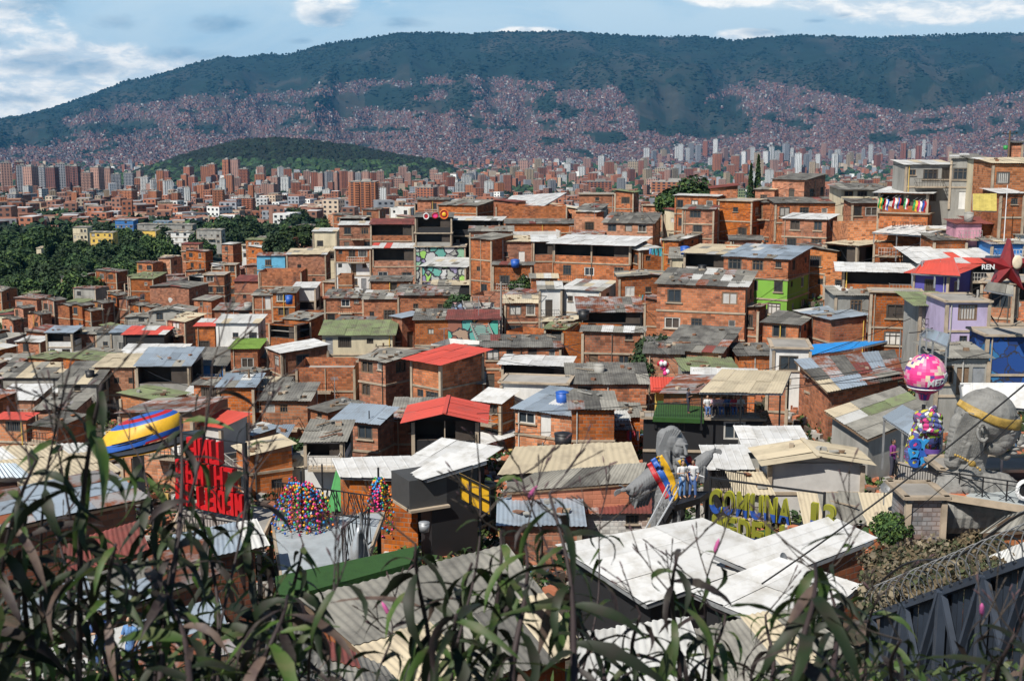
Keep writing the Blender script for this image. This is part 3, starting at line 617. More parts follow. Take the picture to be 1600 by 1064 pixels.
RM = {
 'W': mat('white_sheet', (0.60, 0.60, 0.59), 0.55, 1.0, 1.1, 0.12, c2=(0.36, 0.34, 0.30), thr=(.46, .76)), 'w': mat('aged_white_sheet', (0.52, 0.52, 0.50), 0.6, 1.0, 0.9, 0.12, c2=(0.30, 0.28, 0.25), thr=(.5, .8)),
 'L': mat('zinc_sheet', (0.33, 0.39, 0.45), 0.45, 1.0, 0.9, 0.2, metal=.3, c2=(0.20, 0.20, 0.20), thr=(.5, .8)), 'K': mat('mouldy_cement_sheet', (0.15, 0.145, 0.13), 0.9, 1.0, 0.9, 0.35, c2=(0.045, 0.042, 0.04), thr=(.4, .7)),
 'A': mat('grey_cement_sheet', (0.24, 0.23, 0.20), 0.9, 1.0, 0.8, 0.3, c2=(0.10, 0.095, 0.085), thr=(.42, .75)), 'T': mat('tan_cement_sheet', (0.48, 0.41, 0.29), 0.9, 1.0, 0.8, 0.15, c2=(0.24, 0.20, 0.15), thr=(.5, .8)),
 'R': mat('red_sheet', (0.55, 0.075, 0.05), 0.6, 1.0, 0.8, 0.1, c2=(0.36, 0.07, 0.05), thr=(.5, .8)), 'M': mat('maroon_sheet', (0.20, 0.05, 0.04), 0.7, 1.0, 0.9, 0.2, c2=(0.10, 0.04, 0.03)),
 'U': mat('rusty_sheet', (0.28, 0.27, 0.27), 0.7, 1.0, 0.8, 0.45, metal=.2, c2=(0.20, 0.065, 0.03), thr=(.42, .56)), 'N': mat('mossy_sheet', (0.17, 0.21, 0.10), 0.9, 1.0, 0.9, 0.2, c2=(0.12, 0.11, 0.08)),
 'B': mat('blue_tarp', (0.02, 0.24, 0.62), 0.5, 0.25, 0.8, 0.05), 'E': mat('green_sheet', (0.08, 0.30, 0.09), 0.6, 0.3, .8, .08), 'Y': mat('yellow_sheet', (0.50, 0.40, 0.10), 0.7, 0.5, 1.5, .1), 'I': mat('moss_green', (0.16, 0.27, 0.04), 0.95, 0.5, 1.5, .1),
}
def sheet_mesh(n, amp, seg=1):
    """unit corrugated sheet: x 0..1 across, y 0..1 along the slope, n waves"""
    V = []; Fc = []; k = n * 4 if n < 9 else n * 4
    for j in range(2):
        for i in range(k + 1): V.append((i / k, float(j), amp * math.sin(2 * math.pi * i * n / k)))
    for i in range(k): Fc.append((i, i + 1, k + 2 + i, k + 1 + i))
    me = mesh(V, Fc, smooth=True); return me
SHEET = [sheet_mesh(5, .02), sheet_mesh(5, .02)]
SHEET_FLAT = mesh([(0, 0, 0), (.06, 0, .02), (.12, 0, 0), (.47, 0, 0), (.53, 0, .02), (.59, 0, 0), (1, 0, 0), (0, 1, 0), (.06, 1, .02), (.12, 1, 0), (.47, 1, 0), (.53, 1, .02), (.59, 1, 0), (1, 1, 0)], [(i, i + 1, i + 8, i + 7) for i in range(6)])
def bevel_frame():
    m = MB(); t = .09
    m.box((0, 0, .5 - t / 2), (1, .6, t)); m.box((0, 0, -.5 + t / 2), (1, .6, t)); m.box((-.5 + t / 2, 0, 0), (t, .6, 1 - 2 * t)); m.box((.5 - t / 2, 0, 0), (t, .6, 1 - 2 * t))
    return m
_f = bevel_frame(); _f.box((0, 0, 0), (.05, .5, .82)); FR_A = _f.me()
_f = bevel_frame(); _f.box((-.17, 0, 0), (.05, .5, .82)); _f.box((.17, 0, 0), (.05, .5, .82)); _f.box((0, 0, .2), (.82, .5, .05)); FR_B = _f.me()
_f = bevel_frame()
for i in range(6): _f.box((-.36 + i * .145, -.5, 0), (.03, .2, .85))
FR_C = _f.me()
PANE = mesh([(-.5, 0, -.5), (.5, 0, -.5), (.5, 0, .5), (-.5, 0, .5)], [(0, 1, 2, 3)])
UNIT = MB(); UNIT.box((0, 0, 0), (1, 1, 1)); UNIT = UNIT.me()
ROCK = mesh([tuple(Vector((x, y, z)) * (0.8 + .4 * random.random())) for x in (-.5, .5) for y in (-.5, .5) for z in (-.3, .3)], [(0, 1, 3, 2), (4, 6, 7, 5), (0, 4, 5, 1), (2, 3, 7, 6), (0, 2, 6, 4), (1, 5, 7, 3)])

def wall_face(W, A, u, nrm, L, z0, z1, ops, mi, mi_back, uo):
    """vertical wall strip from A along u, height z0..z1, with real openings. ops: (x0, x1, za, zb, depth, backmat)"""
    xs = sorted({0.0, L} | {o[0] for o in ops} | {o[1] for o in ops}); zs = sorted({z0, z1} | {o[2] for o in ops} | {o[3] for o in ops})
    def pt(x, z, dd=0.0): return A + u * x + Vector((0, 0, z)) - nrm * dd
    def q(ps, m_, uvs): 
        b = len(W['v']); W['v'] += [tuple(p) for p in ps]; W['f'].append((b, b + 1, b + 2, b + 3)); W['m'].append(m_); W['uv'] += uvs
    for i in range(len(xs) - 1):
        for j in range(len(zs) - 1):
            xa, xb, za, zb = xs[i], xs[i + 1], zs[j], zs[j + 1]; cx, cz = (xa + xb) / 2, (za + zb) / 2
            if any(o[0] < cx < o[1] and o[2] < cz < o[3] for o in ops): continue
            q((pt(xa, za), pt(xb, za), pt(xb, zb), pt(xa, zb)), mi, [(xa + uo, za), (xb + uo, za), (xb + uo, zb), (xa + uo, zb)])
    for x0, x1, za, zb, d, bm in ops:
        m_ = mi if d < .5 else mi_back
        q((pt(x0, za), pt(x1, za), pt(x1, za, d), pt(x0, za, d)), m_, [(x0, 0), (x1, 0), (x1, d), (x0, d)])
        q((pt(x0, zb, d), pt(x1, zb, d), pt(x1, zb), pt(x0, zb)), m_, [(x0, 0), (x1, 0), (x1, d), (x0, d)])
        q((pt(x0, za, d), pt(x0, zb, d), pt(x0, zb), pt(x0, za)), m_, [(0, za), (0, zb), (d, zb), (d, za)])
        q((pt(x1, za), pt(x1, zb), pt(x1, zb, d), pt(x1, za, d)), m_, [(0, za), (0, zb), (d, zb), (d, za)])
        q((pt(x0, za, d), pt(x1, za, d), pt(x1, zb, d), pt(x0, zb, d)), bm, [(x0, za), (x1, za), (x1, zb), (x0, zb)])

MIXED = {'K': 'AUKM', 'A': 'KTUw', 'U': 'AKM', 'T': 'TAw', 'w': 'TA', 'L': 'wLA'}
def roof_plane(parent, kind, A, ux, uy, n, L, Wd, holes=0.0, sheet=(1.05, 2.4), extra=None, rust=0.0):
    """lay overlapping sheets on the plane A + ux*x + uy*y (ux along the eave, uy up the slope)"""
    nx = max(1, round(L / sheet[0])); ny = max(1, round(Wd / sheet[1]))
    while nx * ny > 140: nx = max(1, int(nx * .8)); ny = max(1, int(ny * .85))
    sx, sy = L / nx, Wd / ny
    flat = kind in 'WBRYEw'
    me = SHEET_FLAT if flat else SHEET[0]
    M3 = Matrix((ux, uy, n)).transposed()
    for j in range(ny):
        for i in range(nx):
            if random.random() < holes: continue
            jit = 0.015 if flat else 0.05
            k = kind
            if kind in MIXED and random.random() < .16: k = random.choice(MIXED[kind])
            if extra and random.random() < extra[1]: k = random.choice(extra[0])
            p = A + ux * (i * sx) + uy * (j * sy - (.12 if j else 0)) + n * (.012 * ((i + 2 * j) % 3) + random.uniform(0, jit))
            q = M3 @ Matrix.Rotation(random.gauss(0, .004 if flat else .012), 3, 'Z')
            o = new('roof_sheet', me, parent, RM[k]); o.matrix_local = Matrix.Translation(p) @ q.to_4x4() @ Matrix.Diagonal((sx * (1.0 if flat else 1.05), sy + (.12 if j else 0) + (random.uniform(-.1, .1) if not flat else 0), 1, 1))
def rel(parent, o): o.parent = parent; return o

HOUSES = []
def house(px, py, wl, wr, h, roof, wall, label, D=None, th=None, st=None, win=None, dp=None, ov=.3, pitch=6, extra=None, holes=0.0, low=None, roofdir=1, rubble=0, up=0.0, group=None, posts='pale'):
    """near corner of the wall top at photo (px, py); faces reach wl px left and wr px right; h px of wall shows.
    wall: one letter per storey, top first (a capital O after a letter opens that storey into a terrace)"""
    if D is None: D = dep(px, py + h)
    if D > 92: D = max(min(D, dep(px, py + h - 2)), D * .72)
    p = P(px, py, D); s = S(py, D)
    if th is None:
        th = 22 if wr and wl else 0
        if wr > wl * .8 and wl: th = 40
        if wl and wr > 1.6 * wl: th = 58
    if wl < 3 and wr: wl, wr, px_ = 0, wr, px
    t = R(th)
    # unit vectors: left face runs from the corner towards the left-back, right face towards right-back
    uL = Vector((-math.cos(t), math.sin(t), 0)); uR = Vector((math.sin(t), math.cos(t), 0))
    LL = max(1.5, wl * s / max(.25, math.cos(t)));
    if wl == 0: LL = dp or 6
    if wr < 3: LR = dp or min(6, max(4.0, LL * .5))
    else: LR = min(22, max(1.5, wr * s / max(.25, math.sin(t))))
    if dp and wr < 3: LR = dp * (.7 if not up else 1)
    if D > 74: pitch = pitch * .75
    LR = min(LR, 8.0) if wl > 3 else LR
    HH = h * s; ns = len([c for c in wall if c != 'O']); 
    sh = HH / max(1, ns) if st is None else st
    if st is None and ns == 1 and HH > 4.2: ns = round(HH / 2.6); wall = wall * ns; sh = HH / ns
    while ns > 1 and HH / ns < 1.95: wall = wall[:-2] if wall[-1] == 'O' and len(wall) > 2 else wall[:-1]; ns = len([c for c in wall if c != 'O'])
    sh = HH / max(1, ns) if st is None else st
    ext = D > 60 and roof not in 'fF' or roof in 'fF' and D > 60 and group is None
    if ext: HH += 2.5
    nL = Vector((-math.sin(t), -math.cos(t), 0)); nR = Vector((math.cos(t), -math.sin(t), 0))
    base = P(px, py, D); base.z -= HH
    e = empty('house', base, 0, label, 'house', group)
    HOUSES.append((px, py + h, D, label, e, LL, LR, uL, uR, h * s, roof))
    mats = []; 
    def mi(m):
        if m not in mats: mats.append(m)
        return mats.index(m)
    W = dict(v=[], f=[], m=[], uv=[])
    storeys = []
    i = 0
    while i < len(wall):
        op = i + 1 < len(wall) and wall[i + 1] == 'O'; storeys.append((wall[i], op)); i += 2 if op else 1
    zs = [HH - sh * k for k in range(len(storeys) + 1)]
    if ext: storeys.append((storeys[-1][0], False)); zs.append(0)
    zs[-1] = 0
    C00 = Vector((0, 0, 0)); Lc = uL * LL; Rc = uR * LR
    faces = [(Lc, -uL, nL, LL, 0), (C00, uR, nR, LR, 1), (Rc, uL, -nL, LL, 2), (Lc + Rc, -uR, -nR, LR, 3)]
    wins = []; s_px = 1 / s
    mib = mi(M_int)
    for si, (wc, op) in enumerate(storeys):
        z1 = zs[si]; z0 = zs[si + 1]
        if si == len(storeys) - 1: z0 = -4.0
        zb = zs[si + 1]; hh = z1 - zb; m_ = mi(WM[wc])
        for A, u, n, L, fi in faces:
            ops = []
            if fi < 2 and hh > 1.6:
                if op and L > 2.2:
                    nb = max(1, round(L / 5.5)); gap = .25
                    for b_ in range(nb):
                        x0 = gap / 2 + b_ * L / nb; x1 = (b_ + 1) * L / nb - gap / 2
                        ops.append((x0, x1, zb + min(.95, hh * .38), z1 - .12, min(2.2, LL * .35, LR * .35), mib))
                    wins.append(('post', A, u, n, L, zb, z1, nb))
                else:
                    nw = int(L / random.uniform(1.9, 2.9)) if win is None else (win if fi == 0 else max(0, min(win, int(L / 3))))
                    if fi == 1 and th < 30: nw = min(nw, int(L / 4.5))
                    nw = min(nw, 6)
                    for b_ in range(nw):
                        if random.random() < .08: continue
                        c = L * (b_ + .5 + random.uniform(-.14, .14)) / nw; r = random.random()
                        if r < .2 and si == len(storeys) - 1 or r < .07: ww, za, zz, ty = .85, zb + .05, zb + 2.05, 'door'
                        elif r < .75: ww, za, zz, ty = random.uniform(1.0, 1.7), zb + .85, zb + random.uniform(1.95, 2.2), 'win'
                        else: ww, za, zz, ty = random.uniform(.6, .8), zb + 1.3, zb + 1.95, 'win'
                        zz = min(zz, z1 - .15); za = min(za, zz - .4)
                        if c - ww / 2 < .15 or c + ww / 2 > L - .15: continue
                        if ops and ops[-1][1] > c - ww / 2 - .1: continue
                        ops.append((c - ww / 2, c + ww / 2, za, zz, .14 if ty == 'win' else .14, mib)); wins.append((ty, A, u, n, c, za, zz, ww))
            wall_face(W, A, u, n, L, z0, z1, ops, m_, mib, fi * 3.7 + px * .13)
    me = mesh(W['v'], W['f'], mats, W['m'], uv=W['uv'])
    new('walls', me, e)
    for w in wins:
        ty, A, u, n = w[:4]; rz = math.atan2(u.y, u.x)
        if ty == 'post':
            L, zb, z1, nb = w[4:]
            for b_ in range(nb + 1):
                c = A + u * min(max(.07, b_ * L / nb), L - .07) + n * .03
                new('post', UNIT, e, M_slab if posts == 'pale' else M_black, c + Vector((0, 0, (zb + z1) / 2)), (0, 0, rz), (.2, .2, z1 - zb - .02))
            continue
        c, za, zz, ww = w[4:]; q = A + u * c + Vector((0, 0, (za + zz) / 2))
        if ty == 'door':
            d = new('door', UNIT, e, random.choice([M_frame_dk, M_wood, WM['w'], M_int, M_steel]), q - n * .1, (0, 0, rz), (ww, .05, zz - za)); continue
        r = random.random()
        fm = random.choice([FR_A, FR_A, FR_B, FR_C]); wo = new('window', fm, e, random.choice([M_frame, M_frame_dk, M_frame_dk, M_frame_dk, M_wood]), q - n * .06, (0, 0, rz), (ww, .1, zz - za))
        if r < .75: new('pane', PANE, wo, M_glass if r < .66 else random.choice([WM['s'], M_frame]), (0, .3, 0))
        if random.random() < .5: new('sill', UNIT, wo, M_slab, (0, -.8, -.54), None, (1.2, 2.0, .09))
    # a balcony slab with its rail, and a drain pipe
    if len(storeys) > 1 and random.random() < .4:
        A, u, n, L, fi = faces[0]; k = random.randint(1, len(storeys) - 1); z = zs[k]; bw = min(L * .8, random.uniform(1.8, 4)); x0 = random.uniform(.1, max(.11, L - bw - .1)); c = A + u * (x0 + bw / 2) + n * .5 + Vector((0, 0, z))
        rz = math.atan2(u.y, u.x); bal = new('balcony', UNIT, e, M_slab, c, (0, 0, rz), (bw, 1.0, .16)); r = MB(); fr = n * .96
        a0, a1 = A + u * x0 + n * .06, A + u * (x0 + bw) + n * .06
        for zz_ in (.5, .95): r.bar(a0 + n * .9 + Vector((0, 0, z + zz_)), a1 + n * .9 + Vector((0, 0, z + zz_)), .04); r.bar(a0 + Vector((0, 0, z + zz_)), a0 + n * .9 + Vector((0, 0, z + zz_)), .04); r.bar(a1 + Vector((0, 0, z + zz_)), a1 + n * .9 + Vector((0, 0, z + zz_)), .04)
        for q in range(int(bw / .3) + 1): p_ = a0 + n * .9 + u * min(bw, q * .3); r.bar(p_ + Vector((0, 0, z)), p_ + Vector((0, 0, z + .95)), .03)
        r.build('balcony_rail', random.choice([M_black, M_frame, M_frame_dk]), e)
    for fi_ in (0, 1):
        A, u, n, L, fi = faces[fi_]
        if L > 2.5 and random.random() < .45:
            x = random.choice([.35, L - .35, L * .5]); b = MB(); b.tube([A + u * x + n * .07 + Vector((0, 0, HH - .1)), A + u * x + n * .07 + Vector((0, 0, -.5))], .05, 6); b.build('drain_pipe', random.choice([M_frame, M_slab, WM['y'], M_frame_dk]), e)
        if L > 4 and random.random() < .35:   # patch of cement render on the blocks
            w_, h_ = random.uniform(.8, 2.2), random.uniform(.6, 1.6); x = random.uniform(.2, L - w_ - .1); z_ = random.uniform(0, max(.1, HH - h_ - .2)); k_ = 7; V = [A + u * (x + w_ / 2 + w_ / 2 * random.uniform(.6, 1) * math.cos(q * 6.283 / k_)) + n * .012 + Vector((0, 0, z_ + h_ / 2 + h_ / 2 * random.uniform(.6, 1) * math.sin(q * 6.283 / k_))) for q in range(k_)]
            if not any(o_[0] in ('win', 'door') and abs((o_[4] - x - w_ / 2)) < w_ / 2 + .8 and (o_[1] - A).length < .01 for o_ in wins): new('render_patch', mesh(V, [tuple(range(k_))]), e, random.choice([WM['g'], WM['s'], M_slab]))
    # concrete bands at the floors and a pale corner column now and then
    for k in range(1, len(storeys)):
        z = zs[k]
        b = MB(); o = .06
        for A, u, n, L, fi in faces[:2]: b.bar(A + u * -o + n * .03 + Vector((0, 0, z)), A + u * (L + o) + n * .03 + Vector((0, 0, z)), .10, .17)
        b.build('slab_edge', M_slab, e)
    if random.random() < .55:
        for q in (Lc, C00, Rc): new('corner_column', UNIT, e, M_slab, q + Vector((0, 0, HH / 2 - .1)) + (nL + nR) * .012, (0, 0, math.atan2(-uL.y, -uL.x)), (.24, .24, HH - .2))
    # roof
    top = Vector((0, 0, HH + .05 + up)); tp = math.tan(R(pitch)); ee = ov
    if up:
        for q in (C00, Lc, Rc, Lc + Rc, Lc * .5):
            new('post', UNIT, e, M_slab if posts == 'pale' else M_black, q * .96 + Vector((0, 0, HH + up / 2)) , None, (.12, .12, up))
    if roof in RM:
        if roofdir == 1:      # eave along the left/front face, rising to the back
            A = Lc + top - (-uL) * ee + nL * ee; ux = -uL; up_ = (uR + Vector((0, 0, tp))).normalized(); Wd = (LR + 2 * ee) / math.cos(R(pitch))
            A.z -= ee * tp; roof_plane(e, roof, A, ux, up_, ux.cross(up_), LL + 2 * ee, Wd, holes, extra=extra)
        elif roofdir == 2:    # eave along the right face, rising to the left
            A = C00 + top + nR * ee + nL * ee; ux = uR; up_ = (uL + Vector((0, 0, tp))).normalized(); Wd = (LL + 2 * ee) / math.cos(R(pitch))
            A.z -= ee * tp; roof_plane(e, roof, A, ux, up_, ux.cross(up_), LR + 2 * ee, Wd, holes, extra=extra)
        elif roofdir == 4:    # falls to the left: eave at the far left side
            A = Lc + Rc + top - nR * ee - nL * ee; ux = -uR; up_ = (-uL + Vector((0, 0, tp))).normalized(); Wd = (LL + 2 * ee) / math.cos(R(pitch))
            A.z -= ee * tp; roof_plane(e, roof, A, ux, up_, ux.cross(up_), LR + 2 * ee, Wd, holes, extra=extra)
        elif roofdir in (3, 5):    # gable: 3 ridge parallel to the left face, 5 ridge parallel to the right face
            if roofdir == 3: A1, ux, v, Lx, Ly, A2 = Lc + top, -uL, uR, LL, LR, Rc + top
            else: A1, ux, v, Lx, Ly, A2 = C00 + top, uR, uL, LR, LL, Lc + Rc + top
            u2 = -ux; half = Ly / 2 + ee; sl = half / math.cos(R(pitch))
            for A_, x_, v_ in ((A1, ux, v), (A2, u2, -v)):
                up_ = (v_ + Vector((0, 0, tp))).normalized(); q = A_ - x_ * ee - v_ * ee; q.z -= ee * tp
                roof_plane(e, roof, q, x_, up_, x_.cross(up_), Lx + 2 * ee, sl, holes, extra=extra)
            r0 = A1 - ux * ee + v * (Ly / 2); r1 = r0 + ux * (Lx + 2 * ee); rz_ = Vector((0, 0, (Ly / 2) * tp + .06))
            b = MB(); b.bar(r0 + rz_, r1 + rz_, .28, .06); b.build('ridge_cap', RM[roof], e)
            g = MB()
            for a_, s_ in ((A1, 0), (A1 + ux * Lx, 0)):
                g.add([a_ - Vector((0, 0, .1)), a_ + v * Ly - Vector((0, 0, .1)), a_ + v * Ly / 2 + Vector((0, 0, Ly / 2 * tp - .04))], [(0, 1, 2)])
            g.build('gable', WM[storeys[0][0]], e)
        if roofdir in (1, 2, 4) and not up:     # side cheeks under the slope
            g = MB(); z_ = Vector((0, 0, 0))
            a, b_, c, d = C00 + top, Lc + top, Lc + Rc + top, Rc + top; lo = Vector((0, 0, -.1))
            rise = {1: (0, 0, 1, 1), 2: (0, 1, 1, 0), 4: (1, 0, 0, 1)}[roofdir]; RR = (LR if roofdir == 1 else LL) * tp - .04
            ps = [a, b_, c, d]; tps = [q + Vector((0, 0, RR * rise[k])) for k, q in enumerate(ps)]
            for k in range(4):
                k2 = (k + 1) % 4; g.add([ps[k] + lo, ps[k2] + lo, tps[k2], tps[k]], [(0, 1, 2, 3)])
            g.build('gable', WM[storeys[0][0]], e)
        if roof in 'KAUTLN' and random.random() < .8:
            for k in range(random.randint(2, 7) + rubble * 3):
                a, b_ = random.uniform(.08, .9), random.uniform(.08, .9); q = Lc * a + Rc * b_ + top
                q.z += {1: b_ * LR * tp, 2: a * LL * tp, 4: (1 - a) * LL * tp}.get(roofdir, (min(b_, 1 - b_) * LR * tp) if roofdir == 3 else min(a, 1 - a) * LL * tp) + .14
                new('roof_stone', ROCK if random.random() < .6 else UNIT, e, random.choice([M_slab, WM['b'], M_wood, WM['g']]), q, (0, 0, random.uniform(0, 3)), random.choice([(.4, .25, .2), (.3, .3, .22), (1.6, .12, .08), (.5, .3, .15)]))
    elif roof in 'fF':        # flat slab (f) or open terrace with brick parapet (F)
        b = MB(); pts = [C00, Lc, Lc + Rc, Rc]; 
        zt = HH - (.9 if roof == 'F' else 0)
        b.add([q + Vector((0, 0, zt + .04)) for q in pts][::-1], [(0, 1, 2, 3)]); b.build('roof_slab', M_conc, e)
        if roof == 'f':
            b = MB()
            for A, u, n, L, fi in faces: b.bar(A - u * .2 + n * .12 + top, A + u * (L + .2) + n * .12 + top, .30, .14)
            b.build('slab_edge', M_slab, e)
    return e
def unproj_label(*a): pass
# ------------------------------------------------------------ air
def haze():
    b = MB(); b.box((0, 5000, 650), (36000, 24000, 1330)); me = b.me()
    m = bpy.data.materials.new('haze_air'); m.use_nodes = True; N = m.node_tree.nodes; N.clear()
    o = N.new('ShaderNodeOutputMaterial'); v = N.new('ShaderNodeVolumePrincipled')
    v.inputs['Color'].default_value = (0.08, 0.46, 0.95, 1); v.inputs['Density'].default_value = 2.7e-5; v.inputs['Anisotropy'].default_value = 0.1
    m.node_tree.links.new(v.outputs[0], o.inputs['Volume'])
    tag(new('haze', me, None, m), kind='stuff')
haze()
# ------------------------------------------------------------ houses, roughly back to front
H = house
# right skyline
H(1598, 224, 14, 10, 14, 'K', 'b', 'small brick hut on the skyline at the right edge', D=150, st=2.4)
H(1490, 258, 74, 0, 34, 'w', 'g', 'pale grey house with long white roof topmost on the right skyline', D=142, win=3, extra=('A', .3), dp=7)
H(1525, 249, 34, 26, 44, 'A', 'g', 'grey block house behind the flag terrace with old sheet roof', D=141, th=20, extra=('wK', .5))
H(1552, 250, 28, 0, 26, 'A', 'c', 'cream painted upper room wedged beside the grey block house', D=139, win=1, dp=6)
H(1640, 256, 88, 0, 48, 'T', 'B', 'pale brick house with one large window on the right skyline', D=132, win=2, st=3.0, dp=8)
H(1385, 297, 70, 0, 20, 'K', 'c', 'cream low house with long dark grey roof behind the brick wall', D=165, win=3, dp=9, ov=.6)
H(1257, 282, 44, 54, 36, 'K', 'b', 'tall brick house with paired dark windows at the right ridge', D=176, th=35)
H(1330, 318, 118, 0, 30, 'K', 'b', 'long brick house under the tall ridge house', D=168, win=4, dp=8)
H(1388, 318, 56, 0, 30, 'K', 'b', 'brick house with two shuttered windows left of the flag terrace', D=158, win=3, dp=6)
H(1450, 303, 66, 74, 32, 'W', 'bO', 'brick terrace bar with white roof and a row of flags', D=140, th=28, pitch=3, ov=.7, posts='pale')
H(1450, 335, 66, 76, 26, 'f', 'b', 'brick storey with black opening under the flag terrace', D=139.5, th=28, win=0)
H(1600, 303, 36, 0, 74, 'W', 'bbb', 'three storey brick house with pipe at the right edge', D=126, win=1, dp=7, pitch=4)
H(1565, 350, 32, 0, 26, 'M', 'b', 'brick house with maroon roof above the pink balcony', D=128, win=0, dp=6, ov=.8)
H(1534, 350, 40, 0, 24, 'M', 'P', 'faded pink balcony house under the maroon roof', D=127, win=2, dp=4)
H(1600, 382, 50, 0, 22, 'A', 'n', 'dark shop front with blue post below the pink balcony', D=123, win=1, dp=6)
H(1510, 376, 50, 0, 24, 'K', 'b', 'low brick house left of the blue post shop', D=126, win=0, dp=6)
# ridge right of centre
H(1175, 315, 46, 38, 64, 'f', 'bb', 'two storey brick house with flat slab and many windows on the ridge', D=172, th=35)
H(1212, 318, 0, 62, 54, 'K', 'bb', 'brick house squeezed behind the slab roofed ridge house', D=178, th=60)
H(1115, 328, 46, 14, 68, 'K', 'bbb', 'narrow three storey brick house left of the slab roofed one', D=176, th=18)
H(1292, 344, 62, 32, 56, 'W', 'bb', 'brick cube house with bright white roof below the ridge', D=157, th=28, pitch=5, win=2)
H(1020, 350, 76, 20, 22, 'K', 'B', 'wide low brick house with black sheet roof on the ridge', D=185, th=16, win=3, pitch=12)
H(945, 343, 45, 0, 26, 'F', 'B', 'roofless brick terrace left of the black roofed ridge house', D=190, win=1, dp=8)
H(960, 304, 53, 0, 20, 'f', 'b', 'orange brick box with dark square window on the skyline', D=250, win=1, dp=8)
H(1035, 322, 30, 8, 18, 'f', 'b', 'plain brick box left of the dark green treetop', D=235, win=0)
H(885, 322, 110, 0, 20, 'F', 'b', 'long brick parapet under the white ridge canopy', D=215, win=0, dp=8)
H(905, 350, 115, 0, 14, 'K', 'b', 'long low dark house row behind the white railing', D=205, win=5, dp=7)
H(800, 362, 12, 100, 12, 'F', 'w', 'low white railing wall of a terrace on the ridge', D=200, win=0, th=80)
H(700, 313, 48, 0, 22, 'K', 'b', 'brick hut with tin eave left of the ridge canopy', D=232, win=1, dp=5)
H(745, 322, 62, 30, 12, 'A', 'b', 'grey roofed brick hut between the bar sign and ridge canopy', D=225, win=1)
# canopy terraces
H(985, 384, 118, 34, 60, 'W', 'bOb', 'brick house with open pillared terrace under two white roofs', D=162, th=20, pitch=4, ov=.9, posts='pale')
H(868, 378, 35, 0, 62, 'W', 'bOb', 'left bay of the pillared brick terrace house', D=165, th=0, pitch=4, dp=9, win=2)
H(1000, 392, 0, 36, 32, 'w', 'b', 'small brick house with pale awning roof right of the pillared terrace', D=158, th=75)
H(1060, 377, 24, 40, 22, 'A', 'b', 'brick cottage with laundry between ridge houses', D=165, th=35)
H(1140, 398, 66, 70, 34, 'T', 'sO', 'white enclosed balcony house with flat tan roof', D=146, th=25, pitch=3, posts='pale', ov=.6)
H(1232, 406, 92, 74, 64, 'L', 'bG', 'green and brick house with blue grey metal roof', D=136, th=30, pitch=7, win=3)
H(1340, 385, 36, 80, 46, 'T', 'bO', 'long brick gallery house with beige roof edge', D=138, th=55, pitch=3)
H(1460, 352, 134, 0, 34, 'F', 'B', 'broad curved brick retaining wall with rooftop terrace', D=150, win=0, dp=10)
H(1450, 382, 76, 40, 20, 'F', 'b', 'brick parapet terrace under the thin white canopy', D=136, th=20, win=1)
H(1495, 360, 40, 20, 40, 'f', 'b', 'plain brick stair block right of the thin white canopy', D=133, th=20, win=0)
H(1600, 410, 158, 0, 30, 'W', 'xO', 'dark covered terrace under the long white roof', D=120, th=0, pitch=9, dp=9, ov=.8, posts='dark', extra=('R', .12))
H(1440, 425, 116, 10, 34, 'W', 'bO', 'open brick gallery under the sloping white roof', D=119, th=12, pitch=10, dp=9, ov=.8)
H(1440, 458, 74, 10, 56, 'f', 'bb', 'lower brick storey with three tall windows beneath the gallery', D=118, th=12, win=3)
H(1366, 462, 60, 0, 40, 'A', 'g', 'cluttered rooms with laundry left of the three window storey', D=122, win=3, dp=6)
H(1482, 430, 42, 64, 46, 'R', 'v', 'violet blue house corner with red sheet roof', D=112, th=40, pitch=5, ov=.8, win=1)
H(1546, 472, 66, 0, 92, 'f', 'oo', 'lilac house below the violet house with tall dark window', D=111, win=1, dp=7)
H(1482, 476, 44, 0, 76, 'N', 'gg', 'grey house with green awning left of the lilac house', D=112, win=2, dp=6, ov=.8)
H(1585, 444, 42, 20, 70, 'f', 'Bb', 'orange brick house with grey awning below the red star', D=101, th=28, win=1, st=2.9)
H(1600, 508, 58, 0, 24, 'f', 'w', 'white wall storey under the orange brick house', D=101, win=1, dp=5)
H(1640, 525, 97, 0, 62, 'f', 'e', 'deep blue mural wall at the right edge', D=98, win=0, dp=5)
H(1545, 560, 80, 0, 60, 'A', 'g', 'grey stair yard house behind the balloon', D=101, win=3, dp=6)
# centre mid
H(1165, 449, 133, 34, 84, 'K', 'bbb', 'large three storey brick house with cluttered black roof', D=128, th=18, pitch=9, win=3, rubble=3, extra=('wAU', .35))
H(1060, 433, 92, 0, 42, 'A', 'b', 'brick house with tan gable roof above the white house', D=140, th=0, dp=7, roofdir=5, win=3)
H(938, 455, 60, 30, 36, 'w', 'w', 'white plastered house with cluttered roof', D=142, th=22, win=2, extra=('UA', .4), rubble=1)
H(877, 452, 34, 0, 44, 'w', 'ww', 'slim white tower house with barred window', D=143, win=1, dp=6)
H(1003, 488, 98, 0, 28, 'U', 'xO', 'dark open shed with rusty roof in the centre', D=136, pitch=14, dp=7, roofdir=1, posts='dark')
H(1003, 520, 92, 8, 68, 'A', 'bb', 'two storey brick house with part white roof and square windows', D=124, th=8, win=2, pitch=7, extra=('W', .4))
H(1125, 552, 86, 52, 44, 'K', 'B', 'orange brick house with black roof near the ladder yard', D=114, th=22, pitch=10, win=3)
H(1205, 556, 50, 0, 26, 'K', 'b', 'brick cottage with grey roof right of the black roofed one', D=113, dp=6, win=2)
H(1248, 508, 50, 42, 36, 'K', 'b', 'brick house with dark slab roof and satellite dish', D=122, th=30, win=1)
